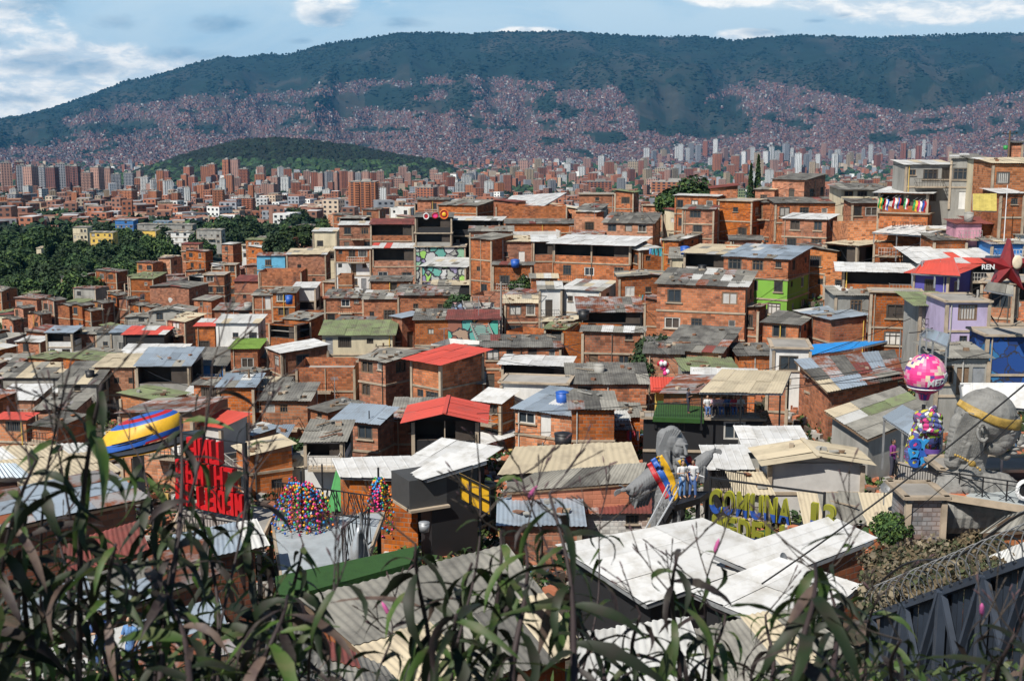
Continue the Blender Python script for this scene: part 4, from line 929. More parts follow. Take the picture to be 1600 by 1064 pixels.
H(1298, 500, 2, 62, 36, 'L', 'd', 'dark red brick wall house under a zinc roof', D=121, th=72, win=0, pitch=6)
H(1150, 580, 80, 0, 30, 'N', 'g', 'grey shed with mossy green roof', D=108, win=2, dp=6)
H(1180, 590, 94, 10, 26, 'W', 'b', 'brick room under a white sheet roof beside the terrace bar', D=105, th=8, pitch=8, win=1)
H(1192, 656, 184, 6, 52, 'f', 'xb', 'brick house carrying the terrace bar', D=81.5, th=4, win=2, dp=6)
H(1300, 604, 0, 110, 24, 'U', 'b', 'lower brick range at the edge of the patchwork roof', D=93, th=74, win=1, pitch=9, dp=4, extra=('A', .4))
H(1230, 600, 30, 8, 90, 'f', 'b', 'tall brick pillar house beside wooden stairs', D=92, th=14, win=0)
# centre
H(885, 572, 100, 14, 30, 'W', 'xO', 'black terrace room with long white roof', D=118, th=10, pitch=4, posts='dark', ov=.5)
H(885, 601, 102, 16, 50, 'f', 'wb', 'white washed storey under the black terrace room', D=117.6, th=10, win=0)
H(1010, 600, 120, 0, 36, 'K', 'b', 'brick house with two long grey roofs in the centre', D=106, th=0, dp=7, pitch=11, win=2, extra=('A', .4))
H(960, 640, 66, 0, 50, 'K', 'b', 'small brick house with broken roof and potted plants', D=98, dp=6, win=2, extra=('UA', .4))
H(895, 650, 90, 60, 40, 'L', 'Bb', 'curved brick house with zinc roof left of centre', D=97, th=30, pitch=8, win=3)
H(1000, 652, 22, 0, 60, 'A', 'b', 'brick house end with pink laundry left of the statue', D=92, dp=5, win=1)
H(982, 672, 60, 0, 36, 'K', 'bl', 'patched roof house with blue room left of the statue', D=89, dp=6, win=1, extra=('UwA', .6), rubble=2)
H(875, 543, 122, 0, 34, 'K', 'b', 'brick row with dark roof and little balcony', D=124, dp=7, win=4)
H(843, 474, 54, 0, 30, 'T', 'b', 'brick house with tan roof above a painted mural', D=144, dp=6, win=2)
H(905, 470, 0, 66, 20, 'U', 'b', 'brick side house with rusty roof beyond the white house', D=147, th=70)
H(835, 378, 64, 0, 38, 'T', 'b', 'brick house with narrow windows and tan roof', D=170, win=2, dp=7)
H(768, 375, 34, 34, 66, 'A', 'bb', 'tall brick corner house beside the graffiti wall', D=168, th=40)
H(830, 415, 60, 6, 40, 'K', 'b', 'low brick house with mouldy roof by the murals', D=160, th=8, win=2)
H(870, 435, 40, 0, 20, 'w', 'b', 'tiny brick hut with sagging white roof', D=155, dp=4, win=1)
# bar with sign
H(780, 345, 78, 10, 24, 'w', 'xO', 'black terrace bar with white awning on the skyline', D=196, th=8, pitch=5, posts='dark', ov=.6)
H(705, 340, 56, 0, 25, 'K', 'xO', 'dark open bar room behind the round signs', D=193, dp=7, posts='dark', win=0)
H(705, 365, 56, 0, 22, 'f', 'gO', 'grey concrete gallery with white framed windows', D=192, dp=6, win=0)
H(726, 386, 78, 0, 30, 'f', 'z', 'graffiti covered concrete storey below the bar', D=191, dp=7, win=0)
H(727, 418, 70, 22, 24, 'w', 'z', 'brick house with graffiti front and long white roof', D=178, th=14, win=0, pitch=5)
H(735, 446, 60, 0, 24, 'T', 'x', 'dark space under a concrete terrace below the graffiti front', D=174, dp=6, win=0, pitch=3)  # solid black walls stand in for the shade under the terrace
H(800, 362, 66, 0, 50, 'A', 'b', 'plain brick house right of the black terrace bar', D=186, dp=7, win=2)
# left of centre upper
H(645, 351, 66, 0, 26, 'M', 'bO', 'brick house with maroon roof and open gallery', D=210, dp=7, pitch=9)
H(585, 352, 55, 0, 22, 'w', 'b', 'brick house with pale eave left of the maroon roof', D=216, dp=6, win=2)
H(648, 388, 66, 0, 58, 'R', 'bOb', 'brick house with red and white awning and low gable', D=196, dp=7, pitch=5, extra=('w', .4))
H(578, 389, 55, 3, 42, 'W', 'bw', 'brick over white house with bright white roof left of the gable', D=200, th=0, dp=8, pitch=8, win=3)
H(508, 398, 60, 0, 32, 'T', 'b', 'brick house with tan roof and two small windows', D=225, dp=8, win=2, pitch=7)
H(525, 362, 36, 0, 30, 'w', 'c', 'cream house with climbing plant on the left shoulder', D=240, dp=6, win=2)
H(445, 400, 44, 0, 22, 'U', 'l', 'sky blue hut under a rusty junk covered roof', D=250, dp=5, win=1, rubble=2)
H(470, 425, 66, 0, 46, 'F', 'b', 'long brick wall house topped with a red strip', D=215, dp=9, win=0)
H(425, 462, 30, 0, 44, 'A', 'b', 'brick house at the left end of the upper row', D=200, dp=6, win=2)
H(460, 458, 34, 0, 44, 'A', 'b', 'brick house left of the white balcony house', D=196, dp=6, win=1)
H(492, 450, 34, 0, 42, 'W', 'wwO', 'white balcony house with small white roof', D=188, dp=6, win=1)
H(567, 466, 60, 0, 46, 'K', 'bb', 'brick house with junk covered roof and barred windows', D=176, dp=8, win=3, rubble=4, extra=('UAw', .5))
H(622, 468, 54, 0, 42, 'K', 'bb', 'brick house with hanging laundry on a small balcony', D=174, dp=8, win=2, rubble=3, extra=('UAw', .5))
H(712, 462, 90, 0, 36, 'K', 'b', 'rambling brick house under a long dark junk roof', D=168, dp=8, win=2, rubble=4, extra=('UA', .5))
H(640, 440, 62, 0, 24, 'K', 'b', 'small brick house above the junk roofs', D=182, dp=6, win=1)
H(550, 430, 22, 0, 16, 'F', 'B', 'small pale brick parapet room left of the junk roofs', D=184, dp=4, win=0)
H(785, 480, 80, 0, 30, 'F', 'j', 'mural painted house by the central steps', D=155, dp=6, win=2)
# centre left
H(613, 523, 110, 0, 32, 'N', 'c', 'long cream house with grey green roof and five windows', D=162, dp=6, win=5, pitch=16, ov=.4)
H(628, 497, 18, 30, 50, 'L', 'b', 'brick house corner with zinc roof right of the long cream house', D=160, th=50)
H(700, 500, 52, 0, 40, 'K', 'b', 'brick house with laundry balcony and dark roof', D=156, dp=8, win=3, rubble=2)
H(778, 500, 78, 0, 36, 'M', 'Z', 'mural wall house in turquoise and orange', D=152, dp=7, win=0)
H(440, 552, 32, 66, 36, 'W', 'b', 'brick house with white roof in two planes', D=152, th=58, pitch=6)
H(553, 574, 90, 0, 38, 'F', 'b', 'long roofless brick wall house', D=140, dp=8, win=0)
H(602, 566, 46, 44, 74, 'A', 'bb', 'two storey brick house with plain grey roof left of the red roof', D=132, th=38, pitch=5, win=2)
H(688, 568, 48, 64, 84, 'R', 'bbb', 'three storey brick house with flat red roof', D=124, th=42, pitch=6, ov=.7, win=2)
H(782, 630, 40, 22, 34, 'W', 'b', 'brick house with tilted white roof right of the red roof', D=110, th=30, pitch=16, win=1)
H(753, 600, 28, 0, 40, 'A', 'b', 'slim brick house hidden behind the tilted white roof', D=115, dp=5, win=2)
H(745, 655, 100, 0, 54, 'R', 'xO', 'blue and orange cafe under a red gable roof', D=100, dp=6, roofdir=5, pitch=17, ov=.8, posts='dark')
H(735, 700, 92, 76, 44, 'W', 'b', 'brick house with low white gable roof', D=92, th=38, pitch=10, roofdir=5, win=1) 
H(690, 655, 76, 0, 40, 'A', 'b', 'brick house with patched roof left of the red gable', D=107, dp=7, win=1, extra=('NU', .3), rubble=1)
H(480, 626, 72, 0, 44, 'K', 'B', 'orange brick house with half pale black roof and laundry', D=112, dp=7, win=3, extra=('A', .3))
H(512, 645, 32, 46, 34, 'K', 'b', 'white patched brick house right of the half pale roof', D=109, th=45)
H(590, 662, 70, 20, 46, 'L', 'b', 'brick balcony house with sky blue zinc roof and laundry', D=102, th=20, pitch=14, win=2)
H(535, 690, 60, 0, 40, 'A', 'wO', 'white terrace house with dark laundry posts', D=95, dp=6)
H(620, 700, 60, 0, 40, 'N', 'g', 'cluttered yard house behind the white roofed black building', D=90, dp=5, win=2)
H(440, 560, 70, 0, 20, 'K', 'b', 'low brick house behind the laundry yards', D=160, dp=6, win=2)
# left
H(403, 505, 66, 0, 38, 'w', 'ww', 'white two storey house with roof tank on the left slope', D=170, dp=7, win=3)
H(402, 545, 42, 0, 42, 'I', 'bb', 'brick house with bright moss green roof', D=152, dp=6, win=1)
H(289, 503, 34, 22, 44, 'T', 'bb', 'tall brick house with rusty tan lean to roof', D=215, th=34, pitch=12, win=1)
H(256, 523, 64, 0, 34, 'R', 'xb', 'dark fronted house with red roof beside the tall lean to house', D=210, dp=7, win=1, extra=('w', .2))
H(296, 488, 64, 0, 20, 'A', 'g', 'grey rendered house with low gable roof', D=240, dp=8, roofdir=5, win=2, pitch=12)
H(231, 496, 36, 0, 14, 'A', 'g', 'grey hut left of the low gable house', D=245, dp=7, roofdir=5, win=2)
H(205, 520, 32, 0, 36, 'L', 'g', 'blue grey house behind the red roof on the left slope', D=222, dp=6, win=1)
H(175, 520, 24, 0, 34, 'K', 'g', 'shadowed balcony house on the left slope', D=215, dp=6, win=1)
H(150, 522, 40, 0, 34, 'A', 'bw', 'brick and white balcony house on the left slope', D=212, dp=6, win=2)
H(112, 520, 40, 0, 46, 'L', 'wOw', 'white balcony house with blue grey roof on the left slope', D=208, dp=6, win=2)
H(62, 535, 40, 9, 24, 'w', 'b', 'brick house with patched pale roof at the left', D=240, th=12)
H(335, 510, 30, 0, 46, 'R', 'b', 'brick house with red and white roof right of the lean to house', D=205, dp=6, win=1, extra=('w', .3))
H(284, 552, 96, 0, 14, 'W', 'g', 'low shed with long white roof on the left slope', D=195, dp=6, win=0, pitch=8)
H(295, 572, 82, 0, 42, 'L', 'gOg', 'grey balcony house with zinc roof and colourful laundry', D=165, dp=8, win=3, pitch=13)
H(350, 570, 54, 0, 26, 'K', 'n', 'bright blue house with dark patchy roof', D=163, dp=7, win=2, pitch=15, ov=.4)
H(212, 574, 64, 0, 44, 'T', 'B', 'brick house with tan roof above turquoise mural', D=170, dp=8, win=3)
H(30, 567, 40, 0, 20, 'A', 'b', 'brick house with grey roof at the far left edge', D=205, dp=7, win=1)
H(150, 600, 60, 0, 30, 'A', 'g', 'grey shed under dark torn sheets on the left', D=150, dp=9, win=1, extra=('K', .5), pitch=14)
H(100, 590, 110, 0, 20, 'K', 'g', 'row of mouldy roofs stepping down on the left', D=165, dp=8, win=0, pitch=10, extra=('TA', .5))
H(395, 605, 54, 0, 40, 'L', 'b', 'brick house with pale zinc roof behind the utility pole', D=138, dp=6, win=2)
H(342, 603, 42, 10, 36, 'K', 'b', 'square brick house below the blue house', D=142, th=14, win=1)
H(440, 610, 50, 0, 30, 'A', 'b', 'brick house right of the pale zinc roof', D=132, dp=6, win=2)
H(310, 628, 30, 0, 16, 'A', 'b', 'small house with mossy roof and white gate', D=125, dp=7, win=1)
H(53, 625, 60, 0, 26, 'W', 'B', 'brick house with blue windows and white roof at the left edge', D=135, dp=7, win=2, pitch=8)
H(95, 625, 44, 0, 12, 'W', 'b', 'sliver of brick house with white sheet roof', D=130, dp=6, win=0)
H(115, 640, 60, 0, 24, 'A', 'B', 'brick house with white framed windows under a patched roof', D=120, dp=7, win=2)
H(40, 656, 50, 6, 36, 'R', 'B', 'orange brick house with red edged roof at the left edge', D=112, th=8, win=1)
H(88, 668, 44, 22, 24, 'K', 'b', 'low brick house with dark roof next to the striped cap', D=108, th=20, win=1)
H(345, 668, 50, 30, 50, 'R', 's', 'pale rendered house with red roof behind the red letters', D=82, th=30, pitch=10, win=0)
H(395, 680, 30, 30, 22, 'L', 'B', 'brick box house right of the pale rendered house', D=86, th=40, win=0)
H(440, 690, 44, 0, 26, 'L', 'b', 'brick house with blue grey roof below the laundry', D=88, dp=5, win=1)
H(390, 712, 34, 60, 30, 'T', 'b', 'low house with wide tan roof right of the red letters', D=78, th=60, pitch=9)
H(470, 730, 70, 0, 40, 'A', 'g', 'dark laundry yard behind the coloured ball strings', D=80, dp=6, win=2, extra=('T', .4))
# far left brick flats
for i, (x, y, w, h, lb) in enumerate([(36, 482, 20, 40, 'leftmost brick flats block at the wood edge'), (62, 492, 26, 30, 'lower brick flats block under the wood edge'), (84, 470, 24, 45, 'tallest brick flats block with stair tower'), (108, 478, 24, 42, 'brick flats block right of the stair tower'), (128, 478, 20, 44, 'brick flats block with glazed stair strip'), (142, 486, 16, 34, 'narrow brick flats block in mid row'), (160, 474, 24, 36, 'brick flats block with white window in mid row'), (182, 462, 20, 40, 'brick flats block with roof room behind mid row'), (200, 468, 18, 34, 'brick flats block right of the roof room'), (218, 478, 20, 26, 'low brick flats block at the right of the row'), (235, 480, 18, 22, 'last brick flats block beside the large brick hall'), (20, 500, 24, 26, 'brick flats block cut by the left edge')]):
    H(x, y, w, 12, h, 'K', 'bbbb' if h > 38 else 'bbb' if h > 26 else 'bb', lb, th=35, roofdir=5, pitch=12, win=2)
H(88, 462, 10, 8, 12, 'f', 'b', 'small brick stair room above the tallest flats', D=332, th=35, win=0)
H(178, 456, 12, 8, 12, 'f', 'b', 'small brick roof room above the mid row flats', D=312, th=35, win=1)
H(295, 450, 66, 16, 32, 'K', 'b', 'large windowless brick hall with white side wall', D=285, th=14, win=0, roofdir=5, pitch=5)
H(350, 430, 32, 0, 34, 'f', 'bb', 'two storey brick house with glazed stair at the wood edge', D=290, dp=8, win=2)
H(368, 414, 18, 0, 34, 'f', 'b', 'narrow brick tower house at the wood edge', D=288, dp=5, win=1)
H(404, 440, 38, 0, 38, 'M', 'd', 'dark brick house with tiled eave right of the brick tower', D=262, dp=8, win=1)
H(330, 470, 30, 12, 20, 'A', 'b', 'low brick house with cluttered roof below the glazed stair', D=262, th=20, win=1, rubble=2)
H(395, 485, 60, 0, 24, 'U', 'b', 'rambling low house under broken sheets on the left shoulder', D=232, dp=7, win=2, rubble=3, extra=('AKR', .6))
# lower foreground
H(1348, 722, 145, 0, 50, 'T', 's', 'pale rendered house with raised tan roof', D=66, dp=4, roofdir=5, pitch=9, ov=.6, win=0)
H(1395, 812, 118, 8, 40, 'T', 'b', 'wide house base with worn tan lower roof', D=60, th=5, pitch=17, ov=.7, win=1, extra=('A', .35), dp=6)
H(1200, 772, 12, 0, 40, 'T', 'g', 'grey stair shed left of the raised tan roof', D=64, dp=4, win=0)
H(1170, 732, 58, 0, 34, 'W', 'xO', 'white roofed shelter with black iron stairs', D=68, dp=4, pitch=10, posts='dark')
H(1265, 705, 95, 0, 30, 'W', 'g', 'white roof shed behind the raised tan roof', D=72, dp=5, pitch=9, win=0)
H(1015, 800, 100, 0, 60, 'M', 'q', 'white block house with rusty roof and two dark windows', D=60, dp=4, pitch=14, win=2, extra=('U', .5))
H(905, 820, 120, 0, 50, 'L', 'b', 'shadowed brick yard with zinc roof left of the white block house', D=57, dp=4, win=1)
H(700, 742, 66, 55, 46, 'W', 'x', 'black clad building with dark grey box and white roof', D=64, th=32, pitch=8, ov=.8, win=0)
H(700, 790, 98, 72, 60, 'f', 'x', 'black base storey under the white roofed black building', D=63.5, th=32, win=0)
H(575, 795, 56, 0, 26, 'E', 'b', 'green roofed room behind the ball strings', D=66, dp=5, pitch=16, win=1)
H(1475, 778, 50, 0, 90, 'f', 'k', 'grey block tower under the iron railing platform', D=50, dp=3, win=0)
H(1640, 735, 165, 0, 140, 'f', 'x', 'black gridded wall under the painted head platform', D=53, dp=3, win=0)
H(1440, 850, 40, 0, 50, 'T', 'b', 'ragged brick yard left of the grey block tower', D=52, dp=4, win=1)
# ------------------------------------------------------------ foreground buildings given by their roof corners: (photo x, photo y, metres below the camera)
def hb(px, py, h):
    y = (532 - py) / F; tz = (y * cT - sT) / (cT + y * sT)
    return P(px, py, -h / tz)
def roofed(name, label, q, kind, wall, drop, extra=None, sheet=(1.05, 2.6), over=.35, flip=False, frame=None):
    c = [hb(*p) for p in q]           # near left, near right, far right, far left
    if flip: c = [c[1], c[2], c[3], c[0]]
    o = sum(c, Vector()) / 4; o.z = min(p.z for p in c) - drop
    e = empty(name, o, 0, label, 'house'); c = [p - o for p in c]
    NL, NR, FR_, FL = c; L = (NR - NL).length; Wd = (FL - NL).length
    nx = max(1, round(L / sheet[0])); ny = max(1, round(Wd / sheet[1])); flat = kind in 'WRBYE'
    def bil(u, v): return (NL * (1 - u) + NR * u) * (1 - v) + (FL * (1 - u) + FR_ * u) * v
    for j in range(ny):
        for i in range(nx):
            u0, u1, v0, v1 = i / nx, (i + 1) / nx, j / ny, (j + 1) / ny
            a, b, d = bil(u0, v0), bil(u1, v0), bil(u0, v1); ux = b - a; uy = d - a; n = ux.cross(uy).normalized()
            k = kind
            if kind in MIXED and random.random() < .12: k = random.choice(MIXED[kind])
            if extra and random.random() < extra[1]: k = random.choice(extra[0])
            lift = n * (.015 * ((i + 2 * j) % 3) + random.uniform(0, .02)); src = SHEET_FLAT if flat else SHEET[1]
            sh_ = 0 if flat else random.choice((0, 0, 0, random.uniform(-.1, .1))); vd = (d - a); ln = vd.length
            vs = [bil(u0 + (u1 - u0) * (v.co.x * 1.03), v0 + (v1 - v0) * (v.co.y * 1.05 - .05)) + n * v.co.z + lift + vd / ln * sh_ for v in src.vertices]
            me = mesh(vs, [tuple(p.vertices) for p in src.polygons], [RM[k]], smooth=not flat); new('roof_sheet', me, e)
    cen = (NL + NR + FR_ + FL) / 4
    w = [p + (cen - p).normalized() * (over + .2) - Vector((0, 0, .22)) for p in c]; W = dict(v=[], f=[], m=[], uv=[])
    for k in range(4):
        a, b = w[k], w[(k + 1) % 4]; i0 = len(W['v']); l = (b - a).length
        W['v'] += [(a.x, a.y, -4), (b.x, b.y, -4), tuple(b), tuple(a)]; W['f'].append((i0, i0 + 1, i0 + 2, i0 + 3)); W['uv'] += [(0, -4), (l, -4), (l, b.z), (0, a.z)]
    new('walls', mesh(W['v'], W['f'], [WM[wall]], uv=W['uv']), e)
    b = MB()                           # rafters' ends and fascia
    for k in range(4): b.bar(c[k] - Vector((0, 0, .12)) + (cen - c[k]).normalized() * .1, c[(k + 1) % 4] - Vector((0, 0, .12)) + (cen - c[(k + 1) % 4]).normalized() * .1, .06, .14)
    b.build('fascia', M_steel if flat else M_wood, e)
    pts = [e.matrix_world] ; HOUSES.append((sum(p[0] for p in q) / 4, max(p[1] for p in q), o.y, label, e, L, Wd, Vector((1, 0, 0)), Vector((0, 1, 0)), drop, kind))
    return e
BK = 'house'
roofed(BK, 'broad white roofed hall below the statue', [(1010, 945, 15.6), (1228, 868, 15.2), (1095, 811, 14.4), (868, 852, 14.8)], 'W', 'x', 3, flip=True)
roofed(BK, 'white roofed wing right of the broad hall', [(1205, 906, 15.4), (1368, 842, 15.0), (1295, 808, 14.3), (1112, 866, 14.7)], 'W', 'd', 3, flip=True)
roofed(BK, 'lower white roofed shed with satellite dish at its corner', [(1245, 995, 14.6), (1345, 915, 14.2), (1215, 873, 13.8), (1078, 925, 14.2)], 'W', 'x', 3, flip=True)
roofed(BK, 'white sheet roof at the bottom right behind the shrubs', [(1120, 1100, 13.2), (1330, 1010, 12.8), (1240, 950, 12.4), (1075, 985, 12.8)], 'A', 'n', 3, extra=('wT', .3))
roofed(BK, 'white sheet roof at the bottom centre behind the shrubs', [(890, 1110, 13.4), (1120, 1090, 13.2), (1075, 965, 12.6), (905, 985, 12.8)], 'w', 'd', 3, extra=('AW', .3))
roofed(BK, 'corrugated cement roof house under the striped cap', [(45, 768, 15.8), (190, 735, 15.5), (128, 692, 15.0), (-40, 700, 15.2)], 'T', 'd', 2.5)
roofed(BK, 'patched zinc roof house on the left below the cement roof', [(-40, 835, 15.4), (232, 778, 15.2), (165, 733, 14.6), (-40, 775, 14.9)], 'L', 'd', 4, extra=('U', .35), flip=True)
roofed(BK, 'small zinc roof with rusty edge at the left margin', [(-60, 752, 14.6), (46, 742, 14.5), (22, 722, 14.0), (-60, 722, 14.0)], 'L', 'd', 1.2, extra=('U', .2))
roofed(BK, 'dull red sheet roof behind the left shrubs', [(90, 905, 15.0), (232, 858, 14.7), (215, 815, 14.2), (100, 850, 14.4)], 'M', 'd', 3)
roofed(BK, 'pale rusty roof range seen through the left shrubs', [(45, 1005, 15.3), (345, 895, 14.9), (320, 842, 14.3), (30, 935, 14.7)], 'L', 'd', 3, extra=('UAw', .45), flip=True)
roofed(BK, 'lowest rusty pale roof in the bottom left corner', [(40, 1110, 15.2), (360, 1020, 14.8), (335, 935, 14.0), (40, 1025, 14.4)], 'U', 'd', 3, extra=('LAw', .5), flip=True)
roofed(BK, 'pale sheet roof between the red letters and the ball strings', [(250, 885, 16.2), (420, 850, 16.0), (400, 810, 15.4), (270, 835, 15.6)], 'L', 'd', 3, extra=('w', .3))
roofed(BK, 'large grey corrugated roof in the bottom centre', [(640, 1085, 13.4), (915, 1015, 13.0), (790, 850, 12.0), (466, 936, 12.4)], 'A', 'd', 3, sheet=(1.0, 2.2), extra=('T', .12))
roofed(BK, 'dark pebbly roof at the bottom below the grey corrugated roof', [(380, 1160, 12.4), (660, 1120, 12.2), (600, 1040, 12.9), (425, 965, 12.8)], 'K', 'd', 3, sheet=(1.0, 2.2))
roofed(BK, 'long white sheet roof behind the razor wire', [(1478, 918, 12.6), (1640, 872, 12.2), (1640, 832, 11.8), (1515, 880, 12.1)], 'w', 'd', 2.5)
roofed(BK, 'low brick hut with mossy roof right of the grey block tower', [(1532, 832, 12.6), (1640, 822, 12.4), (1640, 785, 11.9), (1570, 806, 12.1)], 'A', 'B', 2.5, extra=('N', .3))
roofed(BK, 'long house under a patchwork roof of rusty and grey sheets', [(1292, 612, 18.9), (1414, 590, 18.5), (1397, 546, 17.7), (1240, 562, 18.0)], 'U', 'b', 4.5, sheet=(1.3, 2.6), extra=('UATKLM', .75))
roofed(BK, 'large mossy cement roofed house in front of the patchwork roof', [(1355, 687, 18.5), (1458, 645, 17.7), (1405, 604, 16.9), (1288, 642, 17.6)], 'A', 'g', 4, sheet=(1.1, 2.4), extra=('N', .1), flip=True)
roofed(BK, 'row of wide tan cement roofs in the centre', [(778, 740, 18.3), (1000, 728, 18.2), (985, 690, 17.4), (805, 698, 17.5)], 'T', 'g', 2.5, sheet=(1.8, 2.6))
roofed(BK, 'pink brick house with long dark grey roof', [(783, 768, 17.6), (1000, 752, 17.3), (1010, 722, 16.6), (835, 738, 16.9)], 'A', 'p', 3.6, extra=('K', .5))
roofed(BK, 'brick end of the long white roofed building', [(530, 744, 17.4), (665, 748, 17.2), (640, 712, 16.8), (518, 716, 17.0)], 'W', 'b', 3)
roofed(BK, 'white roof over the black building with yellow stair', [(640, 740, 16.6), (665, 749, 16.5), (763, 719, 16.0), (700, 706, 16.0)], 'W', 'x', 3)

# ------------------------------------------------------------ houses between: fill the slope without hiding the ones above
ROOFN = dict(W='white', w='aged white', L='zinc', K='black', A='grey', T='tan', R='red', M='maroon', U='rusty', N='mossy', Y='yellow', I='green')
def core(l):
    for w in (' beside', ' left of', ' right of', ' below', ' under', ' behind', ' at the', ' on the', ' in the', ' above', ' and ', ' between', ' seen', ' of the'):
        l = l.split(w)[0]
    return ' '.join(l.split()[:6])
def fill():
    heroes = list(HOUSES); used = []; seen = {}
    for h in heroes:
        px, yb, D, lb, e, LL, LR, uL, uR, HH, rf = h
        c = Vector(e.location) + (uL * LL + uR * LR) / 2 if rf is not None and uL.x != 1 else Vector(e.location)
        used.append((c.x, c.y, max(LL, LR) * .36 + min(LL, LR) * .2))
    rects = []
    for h in heroes:
        px, yb, D, lb, e, LL, LR, uL, uR, HH, rf = h
        s = S(yb, D); sp = any(w in lb for w in ('green and brick', 'violet', 'lilac', 'white plastered', 'mural', 'graffiti', 'slim white', 'flag', 'pillared', 'large three', 'bright blue', 'long cream', 'square windows')); rects.append((px - LL * abs(uL.x) / s, px + LR * abs(uR.x) / s, yb - HH / s + (.8 * HH / s if sp else 0), yb, D))
    rr = random.Random(5); n = 0; tries = 0
    while tries < 26000 and n < 168:
        tries += 1
        x = rr.uniform(-40, 1640); y = 350 + 480 * rr.random() ** .9
        yc = np.interp(x, *np.array(CREST, dtype=float).T)
        if y < yc + 14: continue
        if x < 300 and y > 690 or x > 1180 and y > 640 or y > 740: continue
        if 930 < x < 1120 and y > 660: continue
        D = dep(x, y); p = P(x, y, D); s = S(y, D)
        k_ = .9 if tries < 7000 else .66; L = rr.uniform(4, 8) * k_; W_ = rr.uniform(3.6, 5.6) * k_; rad = max(L, W_) * .36 + min(L, W_) * .2
        cx, cy = p.x - L * .3, p.y + W_ * .5
        if any((cx - a) ** 2 + (cy - b) ** 2 < (rad + r) ** 2 * .5 for a, b, r in used): continue
        ns = 1 + (rr.random() < .72); h = ns * 2.7
        x0, x1, yt = x - L / s, x + W_ * .4 / s, y - h / s
        bad = False
        for a, b, t, bo, dd in rects:
            if dd > D and min(b, x1) - max(a, x0) > 6 and yt - 10 < t + .72 * (bo - t): bad = True; break
        if bad and ns == 2:
            ns = 1; h = 2.7; yt = y - h / s
            bad = any(dd > D and min(b, x1) - max(a, x0) > 6 and yt - 8 < t + .72 * (bo - t) for a, b, t, bo, dd in rects)
        if bad: continue
        roof = rr.choice('KAAUUTwLMFFKKfAUN'); wl = rr.choice(['b', 'b', 'B', 'd', 'b', 'B', 'g', 'w', 'b', 'b', 'B', 'c']); wn = {'b': 'brick', 'B': 'pale brick', 'd': 'dark brick', 'g': 'grey rendered', 'w': 'white', 'c': 'cream'}[wl]
        near = min((q for q in heroes if q[2] > 0), key=lambda q: abs(q[0] - x) + 2 * abs(q[1] - y))
        dx, dy = x - near[0], y - near[1]
        rel_ = ('left of' if dx < 0 else 'right of') if abs(dx) > 1.2 * abs(dy) else ('in front of' if dy > 0 else 'behind')
        lab = f"{'two storey ' if ns == 2 else 'low '}{wn} house with {ROOFN.get(roof, 'open terrace')} {'roof ' if roof != 'F' else ''}{rel_} {core(near[3])}"
        if lab in seen or len(lab.split()) > 16: continue
        seen[lab] = 1
        H(x, yt, L * .9 / s, W_ * .4 / s, h / s, roof, (wl + rr.choice(['O', '', '', '']) + (wl if ns == 2 else '')), lab, D=D, th=rr.choice([8, 18, 25, 32]), pitch=rr.uniform(3, 9), rubble=rr.choice([0, 0, 1, 2]), roofdir=rr.choice([1, 1, 2, 4, 3]), group='small houses filling the slope')
        used.append((cx, cy, rad)); rects.append((x0, x1, yt, y, D)); n += 1
    print('fill', n, 'houses', len(HOUSES))
fill()

# ------------------------------------------------------------ trees
M_leaf = [mat('tree_leaf_dark', (0.018, 0.045, 0.012), 0.8, 0.4, 0.3, 0.35), mat('tree_leaf_mid', (0.035, 0.075, 0.016), 0.8, 0.4, 0.3, 0.3), mat('tree_leaf_light', (0.065, 0.11, 0.02), 0.8, 0.3, 0.3, 0.3)]
M_bark = mat('bark', (0.07, 0.055, 0.04), 0.95, 0.5, 3, 0.2)
def crown_mesh(nleaf, seed, conifer=False, leaf=.13):
    r = np.random.default_rng(seed); nb = 11
    if conifer:
        t = r.uniform(0, 1, nleaf) ** .8; z = t * 3.6 - .6; rad = (1 - t) * .62 + .05; a = r.uniform(0, 6.283, nleaf); rr_ = rad * r.uniform(.5, 1, nleaf); C = np.stack([rr_ * np.cos(a), rr_ * np.sin(a), z - rr_ * .3], -1)
    else:
        bc = r.normal(0, 1, (nb, 3)); bc /= np.linalg.norm(bc, axis=1)[:, None]; bc *= np.array([.62, .62, .42]) * r.uniform(.6, 1.1, (nb, 1)); bc[:, 2] += .12
        br = r.uniform(.32, .52, nb); k = r.integers(0, nb, nleaf); v = r.normal(0, 1, (nleaf, 3)); v /= np.linalg.norm(v, axis=1)[:, None]
        C = bc[k] + v * (br[k] * r.uniform(.75, 1.08, nleaf))[:, None]
    nrm = r.normal(0, 1, (nleaf, 3)) + (C / (np.linalg.norm(C, axis=1)[:, None] + .01)) * 1.2 + np.array([0, 0, .6]); nrm /= np.linalg.norm(nrm, axis=1)[:, None]
    u = np.cross(nrm, r.normal(0, 1, (nleaf, 3))); u /= np.linalg.norm(u, axis=1)[:, None]; w = np.cross(nrm, u)
    s = leaf * r.uniform(.6, 1.3, (nleaf, 1)); V = np.stack([C - u * s, C - w * s * .6 + nrm * s * .2, C + u * s, C + w * s * .6], 1).reshape(-1, 3)
    me = mesh_np(V, np.arange(nleaf * 4).reshape(-1, 4)); me.materials.append(M_leaf[0]); me.materials.append(M_leaf[1]); me.materials.append(M_leaf[2])
    me.polygons.foreach_set('material_index', r.choice(3, nleaf, p=[(.6, .32, .08), (.35, .4, .25), (.75, .22, .03)][seed % 3]).astype(np.int32)); return me
CROWNS = [crown_mesh(2600, i, leaf=.10) for i in range(6)]; CONIFER = crown_mesh(1300, 99, True, .12)
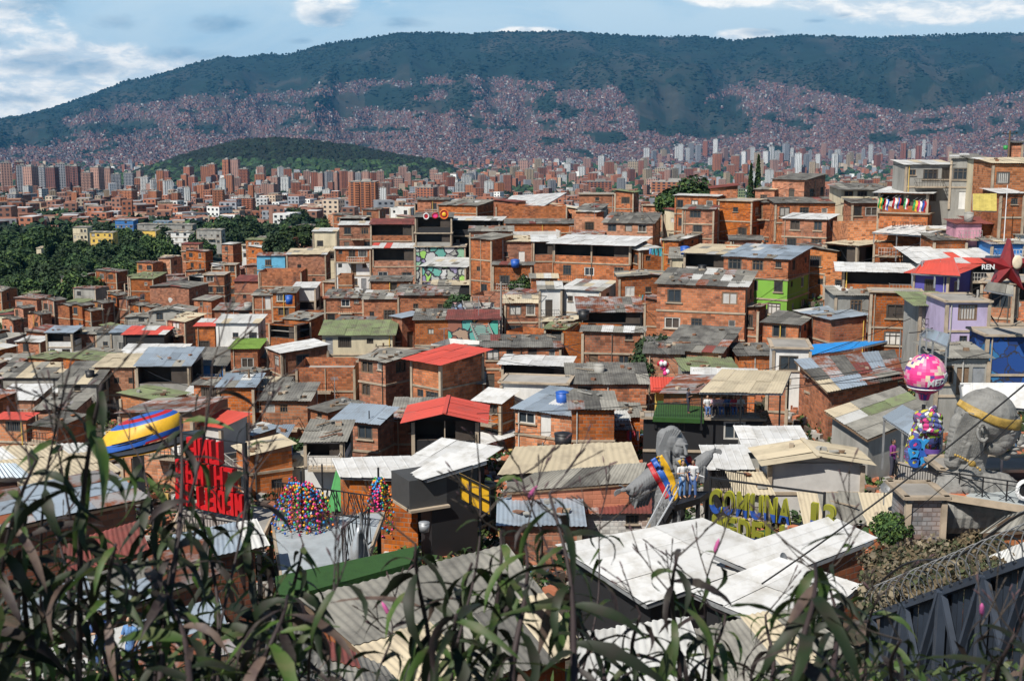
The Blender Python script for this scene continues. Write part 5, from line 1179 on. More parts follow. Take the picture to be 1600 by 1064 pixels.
def trunk_mesh():
    m = MB(); m.tube([(0, 0, -1.3), (.03, .02, -.5), (-.02, .05, .2)], [.09, .06, .03], 6)
    for a in (0, 2.1, 4.2): m.tube([(0, 0, -.6), (.25 * math.cos(a), .25 * math.sin(a), -.1), (.45 * math.cos(a), .45 * math.sin(a), .25)], [.04, .025, .01], 5)
    return m.me([M_bark])
TRUNK = trunk_mesh()
def tree(p, r, h, label, group=None, crown=None, name='tree'):
    e = empty(name, p + Vector((0, 0, h * .75)), random.uniform(0, 6.28), label, 'tree', group); e.scale = (r, r, h * .75)
    new('trunk', TRUNK, e, M_bark); new('crown', crown or random.choice(CROWNS), e)
    return e
def wood():
    rr = random.Random(3); k = 0
    pts = []
    for i in range(9000):
        if len(pts) > 290: break
        x = rr.uniform(-30, 490); y = rr.uniform(358, 492); 
        lo = np.interp(x, [0, 120, 200, 235, 330, 400, 490], [478, 470, 456, 430, 410, 388, 372])
        hi = np.interp(x, [0, 60, 110, 150, 280, 330, 350, 380, 490], [398, 390, 384, 386, 392, 388, 366, 360, 358])
        if y > lo or y < hi: continue
        if any((x - a) ** 2 + ((y - b) * 2.2) ** 2 < 330 for a, b in pts): continue
        pts.append((x, y))
    for x, y in pts:
        D = float(D_of([x], [y])[0]) if y < 462 else dep(x, y)
        if D != D: D = 420
        D = max(D, 300); z = float(z_far(x, D)) if D > 395 else P(x, y, D).z - 2
        r = rr.uniform(4.8, 8.2) * (D / 520) ** .5; tree(at(x, D, z), r, r * rr.uniform(.8, 1.35), ('large ' if r > 7.2 else 'small ' if r < 5.6 else 'middling ') + 'broadleaf tree of the wood ' + ('above the brick flats' if y > 440 and x < 240 else 'near the tall conifer spire' if x < 130 else 'below the yellow school' if y < 410 and x < 300 else 'in the middle of the wood' if x < 270 else 'towards the hillside houses'), 'trees of the wood on the left')
    for x, y, wl, h, D, w_, rf, lb in [(176, 364, 38, 18, 760, 'y', 'A', 'yellow walled school wing above the wood'), (136, 356, 24, 20, 780, 'c', 'A', 'cream school block with criss cross windows above the wood'), (243, 361, 22, 12, 790, 'y', 'A', 'bright yellow school wing in the middle of the complex'), (306, 364, 50, 16, 770, 'w', 'A', 'white school wing with yellow window surrounds'), (345, 360, 40, 14, 760, 'g', 'A', 'grey school hall at the right of the complex'), (300, 352, 90, 8, 830, 'g', 'A', 'long pale roofed hall behind the school'), (64, 388, 8, 14, 640, 'c', 'T', 'small cream hut in the middle of the wood'), (310, 382, 28, 14, 620, 'b', 'M', 'brick house at the top right of the wood'), (322, 396, 30, 14, 560, 'b', 'T', 'brick and cream house within the wood'), (272, 402, 22, 12, 540, 'w', 'T', 'cream walled house with tan roof within the wood'), (292, 424, 16, 14, 470, 'w', 'W', 'small white building with curved front in the wood'), (90, 432, 30, 8, 520, 'b', 'M', 'low red roofed house among the left trees'), (395, 384, 20, 10, 520, 'w', 'T', 'white walled house in the right wood'), (425, 372, 24, 9, 560, 'b', 'A', 'low house at the right end of the wood'), (208, 345, 30, 14, 900, 'n', 'L', 'blue and grey striped block above the school'), (262, 347, 24, 14, 900, 'l', 'L', 'blue office block right of the striped one')]:
        H(x, y, wl, 4, h, rf, w_ * (2 if h > 15 else 1), lb, D=D, th=10, win=4, dp=14)
    for x, y, D, r, h, lb in [(75, 440, 470, 3.4, 8.5, 'tall dark conifer spire standing out of the left wood'), (42, 420, 560, 3.0, 6.0, 'smaller conifer left of the tall spire'), (1172, 318, 320, 2.2, 4.4, 'left one of two dark conifers behind the slab roofed ridge house'), (1183, 318, 322, 2.5, 5.4, 'right and taller one of two dark conifers on the ridge')]:
        p = P(x, y, D); tree(p - Vector((0, 0, h * .7)), r, h, lb, crown=CONIFER, name='conifer_tree')
    for x, y, D, r, h, lb in [(1075, 318, 205, 5.2, 6, 'round dark treetop behind the ridge houses'), (1050, 325, 202, 3.5, 4, 'lower left lobe of greenery beside the round dark treetop'), (1105, 326, 200, 3.8, 4.2, 'flat treetop right of the round dark treetop'),
        (1022, 575, 112, 2.6, 4.6, 'green leafy tree between brick houses in the centre'), (1012, 590, 108, 2.2, 3.2, 'bush below the green leafy tree'), (18, 530, 260, 6, 6.5, 'dark bush mass at the left edge below the flats'), (0, 520, 270, 6, 7, 'tree cut by the left edge below the flats'),
        (440, 390, 300, 5, 6, 'tree behind the sky blue hut'), (470, 372, 330, 6, 6, 'tree left of the cream shoulder house'), (505, 360, 300, 3, 4, 'climber covered tree on the left shoulder'), (815, 450, 160, 1.6, 2.4, 'potted greenery left of the tiny white roofed hut'),
        (725, 480, 160, 3.0, 2.6, 'grassy bush on the slope by the central steps'), (740, 495, 156, 2.4, 2.2, 'lower grassy bush on the central slope'), (265, 468, 300, 3.5, 4, 'shrub beside the large windowless hall'), (1345, 500, 125, 1.6, 2, 'shrub by the laundry rooms on the right'),
        (1500, 560, 98, 1.4, 2.2, 'garden shrub behind the balloon'), (1555, 560, 96, 1.3, 1.6, 'garden shrub by the blue mural wall'), (410, 690, 92, 1.5, 2.0, 'shrub among the laundry yards'), (460, 710, 84, 1.4, 1.8, 'shrub behind the ball strings'), (1395, 830, 50, .9, 1.3, 'potted shrub by the brick yard corner'), (640, 705, 90, 1.2, 1.8, 'shrub between the green shed and cafe')]:
        p = P(x, y, D); tree(p - Vector((0, 0, h * .75)), r, h, lb)
wood()

# loose stones, bricks, scraps and weeds in the lanes
def lane_clutter():
    n = 15000; px = rng.uniform(-40, 1640, n); py = 330 + 520 * rng.uniform(0, 1, n); V = []; keep = py > np.interp(px, *np.array(CREST, dtype=float).T) + 16; px, py = px[keep], py[keep]; n = len(px)
    Pz = np.array([tuple(P(a, b, dep(a, b))) for a, b in zip(px, py)]); g = 1.9 + .9 * fbm(px * .05, py * .05, 3, 4); z = Pz[:, 2] - g
    w = rng.uniform(.15, .9, n); me = boxes(Pz[:, 0], Pz[:, 1], z, w, rng.uniform(.12, .6, n), rng.uniform(.05, .35, n), rng.uniform(0, 3, n), pick(n, [(.40, .14, .07, 4), (.35, .33, .30, 3), (.55, .55, .52, 1), (.12, .09, .07, 2), (.10, .2, .35, .3), (.45, .3, .1, .4)]))
    tag(new('lane_rubble', me), 'bricks stones and scraps lying in the lanes between the houses', 'rubble', kind='stuff')
    k = rng.uniform(0, 1, n) < .3; m = k.sum(); r = rng.uniform(.25, .8, m)
    leafy(Pz[k, 0] + .6, Pz[k, 1], z[k] - .1, r, r * rng.uniform(.8, 1.6, m), pick(m, [(.03, .07, .015, 3), (.06, .09, .02, 2), (.02, .045, .012, 2), (.10, .09, .04, 1)]), 26, 'lane_weeds', 'weeds and small bushes growing in the lanes', .26, 'weeds')
lane_clutter()
# ------------------------------------------------------------ sculpture tools
from mathutils.bvhtree import BVHTree
TMP = bpy.data.scenes.new('tmp')
def evaluated(o):
    vl = TMP.view_layers[0]; vl.update(); dg = vl.depsgraph; dg.update(); return bpy.data.meshes.new_from_object(o.evaluated_get(dg))
def organic(mb, voxel, smooth=4):
    """fuse overlapping volumes into one continuous skin"""
    o = bpy.data.objects.new('tmp', mb.me()); TMP.collection.objects.link(o)
    m = o.modifiers.new('r', 'REMESH'); m.mode = 'VOXEL'; m.voxel_size = voxel; m.use_smooth_shade = True
    if smooth: q = o.modifiers.new('s', 'SMOOTH'); q.iterations = smooth; q.factor = .5
    me = evaluated(o)
    old = o.data; bpy.data.objects.remove(o); bpy.data.meshes.remove(old); return me
def text_mesh(body, size=1.0, extrude=.05, offset=0.0, bevel=0):
    c = bpy.data.curves.new('t', 'FONT'); c.body = body; c.size = size; c.extrude = extrude; c.offset = offset; c.align_x = 'CENTER'
    o = bpy.data.objects.new('t', c); TMP.collection.objects.link(o)
    me = evaluated(o); bpy.data.objects.remove(o); bpy.data.curves.remove(c); return me
def loft(m, pts, n=12):      # chain of ellipsoids thick enough to fuse; pts (x, y, z, r)
    for (a, b) in zip(pts, pts[1:]):
        A, B = Vector(a[:3]), Vector(b[:3]); k = max(1, int((B - A).length / (min(a[3], b[3]) * .35)))
        for i in range(k + 1):
            t = i / k; r = a[3] * (1 - t) + b[3] * t; m.ell(A.lerp(B, t), (r, r, r), 8, 6)
def paint(name, c, r=.5): return mat(name, c, r, .25, 3, .02)
M_stone = mat('weathered_grey_statue', (0.19, 0.195, 0.20), .85, .45, 1.6, .03, .12, thr=(.45, .8))
M_stone2 = mat('grey_brown_statue', (0.23, 0.225, 0.21), .9, .6, 2.0, .03, .45, thr=(.42, .7))
M_gold = mat('gold_paint', (0.42, 0.27, 0.06), .45, .5, 4, .03, .5)
M_yel, M_blu, M_red = paint('yellow_enamel', (0.75, 0.42, 0.02)), paint('blue_enamel', (0.02, 0.10, 0.42)), paint('red_enamel', (0.42, 0.012, 0.02))
M_grn, M_wht, M_pnk, M_org = paint('green_enamel', (0.03, 0.30, 0.07)), paint('white_enamel', (0.75, 0.75, 0.74)), paint('pink_enamel', (0.80, 0.05, 0.25)), paint('orange_enamel', (0.75, 0.2, 0.03))
M_pur, M_cyan, M_cream = paint('purple_enamel', (0.13, 0.07, 0.30)), paint('cyan_enamel', (0.03, 0.28, 0.62)), paint('cream_enamel', (0.75, 0.62, 0.45))
class Fr:
    """local frame in photo pixels around a point; depth in the same unit, positive away"""
    def __init__(s, px, py, D): s.c = (px, py); s.o = P(px, py, D); s.s = S(py, D); s.D = D
    def __call__(s, x, y, d=0): return Vector(((x - s.c[0]) * s.s, d * s.s, (s.c[1] - y) * s.s))
    def r(s, v): return v * s.s
def bvh_of(me): return BVHTree.FromPolygons([v.co for v in me.vertices], [tuple(p.vertices) for p in me.polygons])
def band(fr, bvh, path, width, m, parent, name, lift=.5, back=60):
    """cloth strip laid on a body: each point finds the skin from the front"""
    pts = [Vector((p[0], p[1])) for p in path]; dense = []
    for a, b in zip(pts, pts[1:]):
        for i in range(6): dense.append(a.lerp(b, i / 6))
    dense.append(pts[-1]); V = []; n = len(dense); nc = 5
    for i, p in enumerate(dense):
        t = (dense[min(i + 1, n - 1)] - dense[max(0, i - 1)]).normalized(); nn = Vector((-t.y, t.x)); w = width if not isinstance(width, tuple) else width[0] + (width[1] - width[0]) * i / n
        last = None
        for k in range(nc):
            q = p + nn * w * (k / (nc - 1) - .5); src = fr(q.x, q.y, -back * 3); hit = bvh.ray_cast(src, Vector((0, 1, 0)))
            y = hit[0].y if hit[0] else (last if last is not None else 0); last = y
            V.append(Vector((src.x, y - fr.r(lift), src.z)))
    F_ = [(i * nc + k, i * nc + k + 1, (i + 1) * nc + k + 1, (i + 1) * nc + k) for i in range(n - 1) for k in range(nc - 1)]
    me = mesh(V, F_, [m], smooth=True); o = new(name, me, parent); q = o.modifiers.new('t', 'SOLIDIFY'); q.thickness = fr.r(1.2); return o

def robed_statue():
    f = Fr(1045, 830, 58); e = empty('statue', f.o, 0, 'grey robed statue of a long haired bearded man with tricolour sash and outstretched arms', 'statue')
    m = MB(); E = lambda x, y, d, rx, ry, rz, rot=None: m.ell(f(x, y, d), (f.r(rx), f.r(ry), f.r(rz)), 14, 10, rot=rot)
    C = lambda *p: loft(m, [tuple(f(a, b, c)) + (f.r(r),) for a, b, c, r in p])
    E(1046, 684, 2, 17, 17, 23); E(1057, 694, -6, 12, 13, 17); E(1060, 686, -15, 10, 4, 2.2); E(1059, 714, -9, 8, 8, 9); E(1062, 706, -17, 5, 4, 1.6); E(1062, 710, -17, 4, 4, 1.6); E(1053, 698, -15, 4, 4, 5); E(1066, 699, -13, 3, 4, 4)
    C((1063, 688, -18, 1.8), (1065, 694, -20, 2.4), (1066, 700, -21, 3.2)); C((1052, 687, -16, 2), (1060, 688, -18, 1.8)); C((1066, 687, -16, 1.8), (1069, 688, -11, 1.8)); C((1036, 700, -10, 4), (1040, 716, -12, 4), (1046, 726, -12, 3))
    C((1036, 678, 2, 13), (1031, 700, 2, 9), (1034, 716, -2, 8), (1040, 726, -8, 5)); C((1044, 690, 12, 15), (1040, 718, 10, 11)); C((1050, 676, 10, 12), (1066, 690, 8, 6), (1068, 716, 4, 5))
    C((1050, 706, 2, 9), (1052, 730, 4, 10))
    E(1046, 762, 8, 31, 19, 40); C((1014, 742, 2, 14), (1048, 734, 4, 16), (1080, 733, 8, 13)); C((1044, 780, 8, 26), (1040, 815, 9, 22), (1036, 860, 10, 24))
    C((1014, 744, 0, 14), (998, 753, -8, 13), (986, 759, -14, 11)); C((1004, 762, -5, 12), (993, 770, -11, 10)); C((988, 772, -12, 8), (990, 780, -11, 6)); C((986, 757, -16, 5), (976, 756, -22, 4))
    E(970, 756, -25, 6, 4, 3.2)
    for i in range(4): C((965, 754.5 + i * 1.7, -27, 1.5), (960, 755 + i * 2.1, -29, 1.3), (956 + abs(i - 1.5), 757 + i * 2.2, -30, 1.1))
    C((972, 753, -24, 1.6), (968, 749, -26, 1.4), (964, 748, -27, 1.2))
    C((1080, 734, 8, 13), (1094, 723, 12, 12), (1105, 713, 14, 9)); C((1086, 744, 10, 11), (1096, 738, 12, 10)); E(1096, 742, 12, 10, 7, 15); C((1106, 710, 14, 5), (1112, 706, 15, 3.6))
    E(1115, 704, 14, 4.5, 3, 3.2)
    for i in range(4): C((1117, 702 + i * 1.5, 13, 1.3), (1122, 701 + i * 1.9, 12, 1.2), (1126 - abs(i - 1.5), 702 + i * 2.1, 10, 1.0))
    C((1114, 702, 12, 1.4), (1116, 698, 11, 1.2))
    for i in range(7):   # robe folds
        x = 1024 + i * 6; C((x, 770, -9 + abs(i - 3) * 1.6, 2.2), (x - 2, 850, -14 + abs(i - 3) * 2.5, 3))
    for i in range(5): C((1000 + i * 5, 752 + i * 2, -18 + i * 4, 2.5), (990 + i * 5, 786, -17 + i * 4, 2.2))
    for i in range(4): C((1084 + i * 5, 728, 2, 2), (1086 + i * 4, 752, 5, 2))
    for i in range(7): C((1036 + i * 3.6, 663 + abs(i - 3) * 1.2, -12, 1.7), (1026 + i * 2.6, 690, -11 + i * .2, 1.9), (1029 + i * 2.2, 722, -11, 1.8))
    me = organic(m, f.r(.65), 2); me.materials.append(M_stone); new('body', me, e); b = bvh_of(me)
    for nm, path, w, mt in (('yellow_band', [(1026, 706), (1036, 722), (1046, 742), (1052, 766), (1056, 790)], 10, M_yel), ('blue_band', [(1018, 713), (1029, 731), (1040, 751), (1048, 776)], 9, M_blu), ('red_band', [(1012, 720), (1022, 738), (1033, 758), (1040, 772)], 8, M_red),
                           ('yellow_band', [(1058, 710), (1066, 724), (1068, 738), (1060, 752)], 9, M_yel), ('blue_band', [(1066, 712), (1073, 726), (1073, 742)], 6, M_blu), ('red_band', [(1072, 710), (1080, 724), (1079, 742)], 8, M_red)):
        band(f, b, path, w, mt, e, nm)
robed_statue()
def head_statue():
    f = Fr(1525, 790, 52); e = empty('statue', f.o, 0, 'huge grey head statue in profile with a gold headband', 'statue')
    m = MB(); E = lambda x, y, d, rx, ry, rz, rot=None: m.ell(f(x, y, d), (f.r(rx), f.r(ry), f.r(rz)), 18, 12, rot=rot)
    C = lambda *p: loft(m, [tuple(f(a, b, c)) + (f.r(r),) for a, b, c, r in p])
    E(1531, 646, 0, 47, 40, 42, (0, .12, 0)); E(1551, 668, -2, 31, 28, 34); E(1562, 655, -2, 22, 24, 20); E(1545, 690, -6, 22, 20, 17); E(1562, 708, -7, 9, 9, 7)
    C((1576, 662, -8, 3.6), (1581, 674, -9, 4.4), (1586, 684, -9, 5.6)); E(1580, 686, -14, 5, 5, 4)
    E(1574, 695.5, -9, 9, 9, 3.0); E(1572, 702, -9, 8, 9, 3.2); C((1553, 659, -31, 3), (1564, 656, -27, 3.6), (1577, 659, -14, 3.6)); E(1562, 668, -24, 7.5, 5, 4); C((1554, 666, -29, 1.6), (1562, 663.5, -29, 2), (1571, 666, -22, 1.8))
    E(1552, 682, -20, 13, 8, 12)
    C((1514, 694, 4, 23), (1508, 725, 5, 24), (1506, 752, 5, 30)); C((1530, 706, 0, 9), (1524, 730, -2, 11), (1530, 752, -2, 13))
    C((1498, 660, -4, 24), (1492, 690, -2, 20), (1486, 716, 0, 16)); C((1500, 686, -12, 13), (1496, 708, -10, 10))
    C((1468, 768, 4, 22), (1500, 756, 2, 30), (1560, 764, 2, 28), (1590, 780, 6, 22)); C((1480, 800, 4, 36), (1570, 800, 4, 36)); E(1525, 790, 2, 60, 36, 30)
    for k in range(16):
        a = k / 16; x = 1484 + 40 * a; C((x + 4, 634 + 8 * a, -34 + 6 * abs(a - .7), 1.8), (x - 5 + 8 * a, 668, -32 + 14 * (1 - a), 2.2), (x - 12 + 10 * a, 706, -16, 1.8))
    for k in range(14):
        a = -1.2 + k * .17; C((1531 + 46 * math.sin(a), 640, -30 * math.cos(a) - 6, 1.6), (1531 + 26 * math.sin(a), 612, -22 * math.cos(a), 1.8), (1531, 602, 0, 1.5))
    me = organic(m, f.r(.8), 2); me.materials.append(M_stone2); new('bust', me, e); b = bvh_of(me)
    band(f, b, [(1487, 624), (1497, 630), (1515, 639), (1535, 647), (1558, 653), (1580, 657), (1587, 657)], (10, 19), M_gold, e, 'headband', 1.4)
    r = MB(); ring = [f(1512 + 8 * math.cos(t) - 1, 662 - 13 * math.sin(t), -44 + 2 * math.sin(t)) for t in np.linspace(.3, 6.0, 18)]; r.tube(ring, f.r(2.3), 6)
    r.ell(f(1511, 674, -43), (f.r(4), f.r(3), f.r(4))); r.tube([f(1509, 655, -43), f(1513, 661, -42), f(1510, 668, -43)], f.r(1.8), 6); r.build('ear', M_stone2, e, True)
    n = MB()
    for i in range(11): n.ell(f(1476 + i * 3.8, 700 + 1.2 * i + .35 * i * i * .3, -32 - i * .3), (f.r(2.2),) * 3, 6, 5)
    n.ell(f(1500, 712, -38), (f.r(6), f.r(2), f.r(5)), 10, 6); n.build('necklace', M_gold, e, True)
head_statue()

def hot_air_balloon():
    f = Fr(1443, 640, 60); e = empty('balloon_sculpture', f.o, 0, 'pink purple and cream checkered hot air balloon sculpture with white lettering', 'sculpture')
    n, k = 30, 18; prof = []; R_ = f.r(32)
    for i in range(k + 1):
        t = math.pi * (.02 + .88 * i / k); prof.append((R_ * math.sin(t), f.r(640 - 584) + R_ * math.cos(t)))
    prof.append((f.r(7), f.r(16)))
    rr = random.Random(4)
    def pick_(i, a):
        d = (a + i) % 15
        if i < 2 or i >= k - 1: return rr.choice([0, 2])
        if i > k * .48 and (a > n * .72 or a < 2): return rr.choice([0, 0, 0, 2])
        if i > k * .7: return rr.choice([2, 2, 0]) if d < 8 else rr.choice([0, 2, 0])
        return rr.choice([1, 1, 3, 3, 0]) if d < 5 else rr.choice([2, 3, 2, 1]) if d < 9 else rr.choice([0, 0, 0, 3])
    m = MB(); m.lathe(prof, n, mif=pick_); new('envelope', m.me([M_pnk, M_cream, M_pur, paint('pale_pink', (.75, .30, .42))]), e)
    h = MB(); h.lathe([(R_ * .80, f.r(35)), (R_ * .84, f.r(36)), (R_ * .82, f.r(37))], 30); h.build('hoop', M_wht, e)
    for body, yy, sz, aa in (('YO', 586, 10, .62), ('MEDELLÍN', 598, 15, -.2)):
        t = text_mesh(body, f.r(sz), f.r(.4), f.r(.45)); c = (max(v.co.x for v in t.vertices) + min(v.co.x for v in t.vertices)) / 2
        x0 = min(v.co.x for v in t.vertices)
        for v in t.vertices:
            q = v.co.x - x0; a = q / R_ + aa; z = f.r(640 - yy) + v.co.y + q * .1; zz = z - f.r(56); rr_ = math.sqrt(max(R_ * R_ - zz * zz, (R_ * .3) ** 2)) * 1.012 + v.co.z
            v.co = Vector((rr_ * math.sin(a), -rr_ * math.cos(a), z))
        new('lettering', t, e, M_wht)
    b = MB(); b.tube([(0, 0, -f.r(40)), (0, 0, f.r(8))], f.r(3), 8); b.build('stand', M_black, e)
    s = MB(); s.ell((0, 0, 0), (f.r(2.5),) * 3); s.build('finial', M_wht, e, True, loc=(-f.r(24), 0, f.r(80)))
hot_air_balloon()
def hand_can():
    f = Fr(1440, 740, 57); G = graffiti('graffiti_bright', [(.6, .6, .58), (.55, .04, .2), (.5, .45, .05), (.1, .12, .35), (.6, .6, .6), (.25, .35, .05), (.12, .08, .2)], 5, .05)
    e = empty('hand_sculpture', f.o, 0, 'painted fist sculpture gripping a graffiti covered spray can beside the balloon', 'sculpture')
    m = MB(); C = lambda *p: loft(m, [tuple(f(a, b, c)) + (f.r(r),) for a, b, c, r in p])
    C((1425, 745, 4, 13), (1424, 705, 4, 12), (1428, 680, 3, 11), (1436, 662, 2, 13)); C((1432, 650, 0, 11), (1446, 648, 2, 12))
    for i in range(4): C((1436, 645 + i * 8, -8, 5), (1448, 642 + i * 8.2, -15, 4.6), (1459, 645 + i * 8.2, -13, 4.2), (1464, 650 + i * 8, -4, 3.8))
    C((1440, 650, -8, 5), (1447, 636, -8, 4.5), (1453, 633, -4, 4))
    me = organic(m, f.r(1.0), 3); me.materials.append(G); new('fist', me, e)
    c = MB(); x0, z0 = f(1454, 700, 0).x, f(1454, 700, 0).z; c.lathe([(.01, 0), (f.r(13), 0), (f.r(13), f.r(52)), (f.r(9), f.r(57)), (f.r(5), f.r(58)), (f.r(5), f.r(64)), (.01, f.r(64))], 18, (x0, 0, z0)); c.build('spray_can', G, e, True)
    c = MB(); c.lathe([(.01, 0), (f.r(11), 0), (f.r(13.4), f.r(10)), (f.r(13.4), f.r(24))], 18, (x0, 0, z0 - f.r(22))); c.build('can_cap', M_pur, e, True)
    f = Fr(1433, 735, 55); e = empty('letter_sculpture', f.o, 0, 'stack of fat blue bubble letters standing on the platform below the fist', 'sculpture')
    rr = random.Random(2)
    for j, row in enumerate(('OB', 'DA', 'OY')):
        for i, ch in enumerate(row):
            t = text_mesh(ch, f.r(20), f.r(3), f.r(1.6)); o = new('letter', t, e, M_cyan if (i + j) % 2 else M_blu, f(1427 + i * 12, 728 - j * 14), (math.pi / 2, rr.uniform(-.15, .15), 0))
hand_can()

STROKES = dict(U=[(0, 1, 0, 0), (0, 0, 1, 0), (1, 0, 1, 1)], N=[(0, 0, 0, 1), (0, 1, 1, 0), (1, 0, 1, 1)], A=[(0, 0, 0, 1), (0, 1, 1, 1), (1, 1, 1, 0), (0, .45, 1, .45)], C=[(1, 1, 0, 1), (0, 1, 0, 0), (0, 0, 1, 0)], H=[(0, 0, 0, 1), (1, 0, 1, 1), (0, .5, 1, .5)], I=[(.5, 0, .5, 1)],
 M=[(0, 0, 0, 1), (0, 1, .5, .35), (.5, .35, 1, 1), (1, 1, 1, 0)], B=[(0, 0, 0, 1), (0, 1, .9, 1), (.9, 1, .9, .5), (0, .5, 1, .5), (1, .5, 1, 0), (0, 0, 1, 0)], E=[(0, 0, 0, 1), (0, 1, 1, 1), (0, .5, .8, .5), (0, 0, 1, 0)], D=[(0, 0, 0, 1), (0, 1, .75, 1), (.75, 1, 1, .75), (1, .75, 1, .25), (1, .25, .75, 0), (.75, 0, 0, 0)], L=[(0, 1, 0, 0), (0, 0, 1, 0)])
def block_letter(ch, w, h, d, t, flip):
    m = MB()
    for i, (x0, y0, x1, y1) in enumerate(STROKES[ch]):
        f_ = lambda x, y: Vector((((x - .5) * (w - t)) * (-1 if flip else 1), .004 * i, t / 2 + y * (h - t)))
        a, b = f_(x0, y0), f_(x1, y1); u = (b - a).normalized() * t / 2 * .98; m.bar(a - u, b + u, d - .01 * i, t)
    return m.me()
def letter_sign(name, label, a, b, rows, M, mirror=False, outline=None, hx=.92):
    """upright frame of cut letters between two ground points; rows: (text, start 0..1, end 0..1, bottom m, height m)"""
    pa, pb = hb(*a), hb(*b); e = empty(name, pa, math.atan2(pb.y - pa.y, pb.x - pa.x), label, 'sign'); L = (pb - pa).length; dz = pb.z - pa.z
    for txt, u0, u1, z, h in rows:
        n = len(txt); w = (u1 - u0) * L / n
        for i, ch in enumerate(txt):
            if ch == ' ': continue
            if mirror:
                w_ = w * .9 if ch != 'I' else w * .9; new('letter', block_letter(ch, w_, h * .96, .34, .155, True), e, M, (u0 * L + (n - 1 - i + .5) * w, 0, z + dz * (u0 * L + (n - 1 - i + .5) * w) / L)); continue
            t = text_mesh(ch, 1.0, .0, .022); xs = [v.co.x for v in t.vertices]; ys = [v.co.y for v in t.vertices]; cx = (max(xs) + min(xs)) / 2; sx = w * hx / max(max(xs) - min(xs), .28) ; sx = min(sx, w * 3); sy = h / (max(ys) - min(ys)); y0 = min(ys)
            j = n - 1 - i if mirror else i; q = (u0 * L) + (j + .5) * w
            bpy.data.meshes.remove(t); t = text_mesh(ch, 1.0, .09, .028 if mirror else .022)
            for v in t.vertices: v.co = Vector(((v.co.x - cx) * sx * (-1 if mirror else 1), v.co.z, (v.co.y - y0) * sy))
            if mirror: t.flip_normals()
            new('letter', t, e, M, (q, 0, z + dz * q / L))
            if outline:
                t2 = t.copy(); t2.materials.clear(); mid = h / 2
                for v in t2.vertices: v.co = Vector((v.co.x * 1.07, v.co.y * .4 + .06, mid + (v.co.z - mid) * 1.04))
                new('letter_edge', t2, e, outline, (q, 0, z + dz * q / L))
    return e, L, dz
sg, L_, dz_ = letter_sign('letter_sign', 'big red cut letters in three rows seen from behind on a black frame', (278, 790, 17.0), (386, 812, 17.0), [('UNA', .20, .68, 2.36, 1.10), ('CHIMBA', .02, .86, 1.24, 1.08), ('MEDELLIN', 0, .98, .12, 1.08)], mat('red_letter', (0.52, 0.006, 0.01), .5, .3, 3, .05), True, hx=.98)
fr_ = MB(); dzz = dz_
for z in (.06, 1.19, 2.31): fr_.bar((0, .02, z), (L_, .02, z + dzz), .07)
fr_.bar((0, .02, 3.5), (L_ * 1.0, .02, 3.5 + dzz), .06); fr_.bar((L_ * 1.0, .02, -1), (L_ * 1.0, .02, 3.55 + dzz), .16); fr_.bar((0, .02, -1), (0, .02, 3.5), .10); fr_.build('sign_frame', M_black, sg)
def tri():
    m, nt, N, L, b = nodes('tricolour_letter'); b.inputs['Roughness'].default_value = .5; t = N.new('ShaderNodeTexCoord'); s_ = N.new('ShaderNodeSeparateXYZ'); L.new(t.outputs['Generated'], s_.inputs[0]); r = N.new('ShaderNodeValToRGB'); r.color_ramp.interpolation = 'CONSTANT'
    r.color_ramp.elements.new(.5); 
    for i, (p, c) in enumerate([(0, (.35, .015, .02, 1)), (.40, (.02, .07, .30, 1)), (.66, (.20, .20, .02, 1))]): r.color_ramp.elements[i].position = p; r.color_ramp.elements[i].color = c
    L.new(s_.outputs[2], r.inputs[0]); L.new(r.outputs[0], b.inputs['Base Color']); return m
sg, L_, dz_ = letter_sign('letter_sign', 'tricolour cut letters with yellow edges on a black frame behind the white hall', (1106, 842, 16.3), (1282, 872, 16.0), [('COMUNA 13', 0.0, 1.12, 1.16, .98), ('MEDELLIN', .03, 1.0, .05, 1.0)], tri(), False, paint('yellow_edge', (.42, .40, .03)), .78)
fr_ = MB(); fr_.bar((0, .1, 2.55), (L_, .1, 2.55 + dz_), .07); fr_.bar((0, .1, 1.18), (L_, .1, 1.18 + dz_), .06); fr_.bar((0, .1, -1), (0, .1, 2.6), .08); fr_.bar((L_, .1, -1), (L_, .1, 2.6 + dz_), .08); fr_.build('sign_frame', M_black, sg)

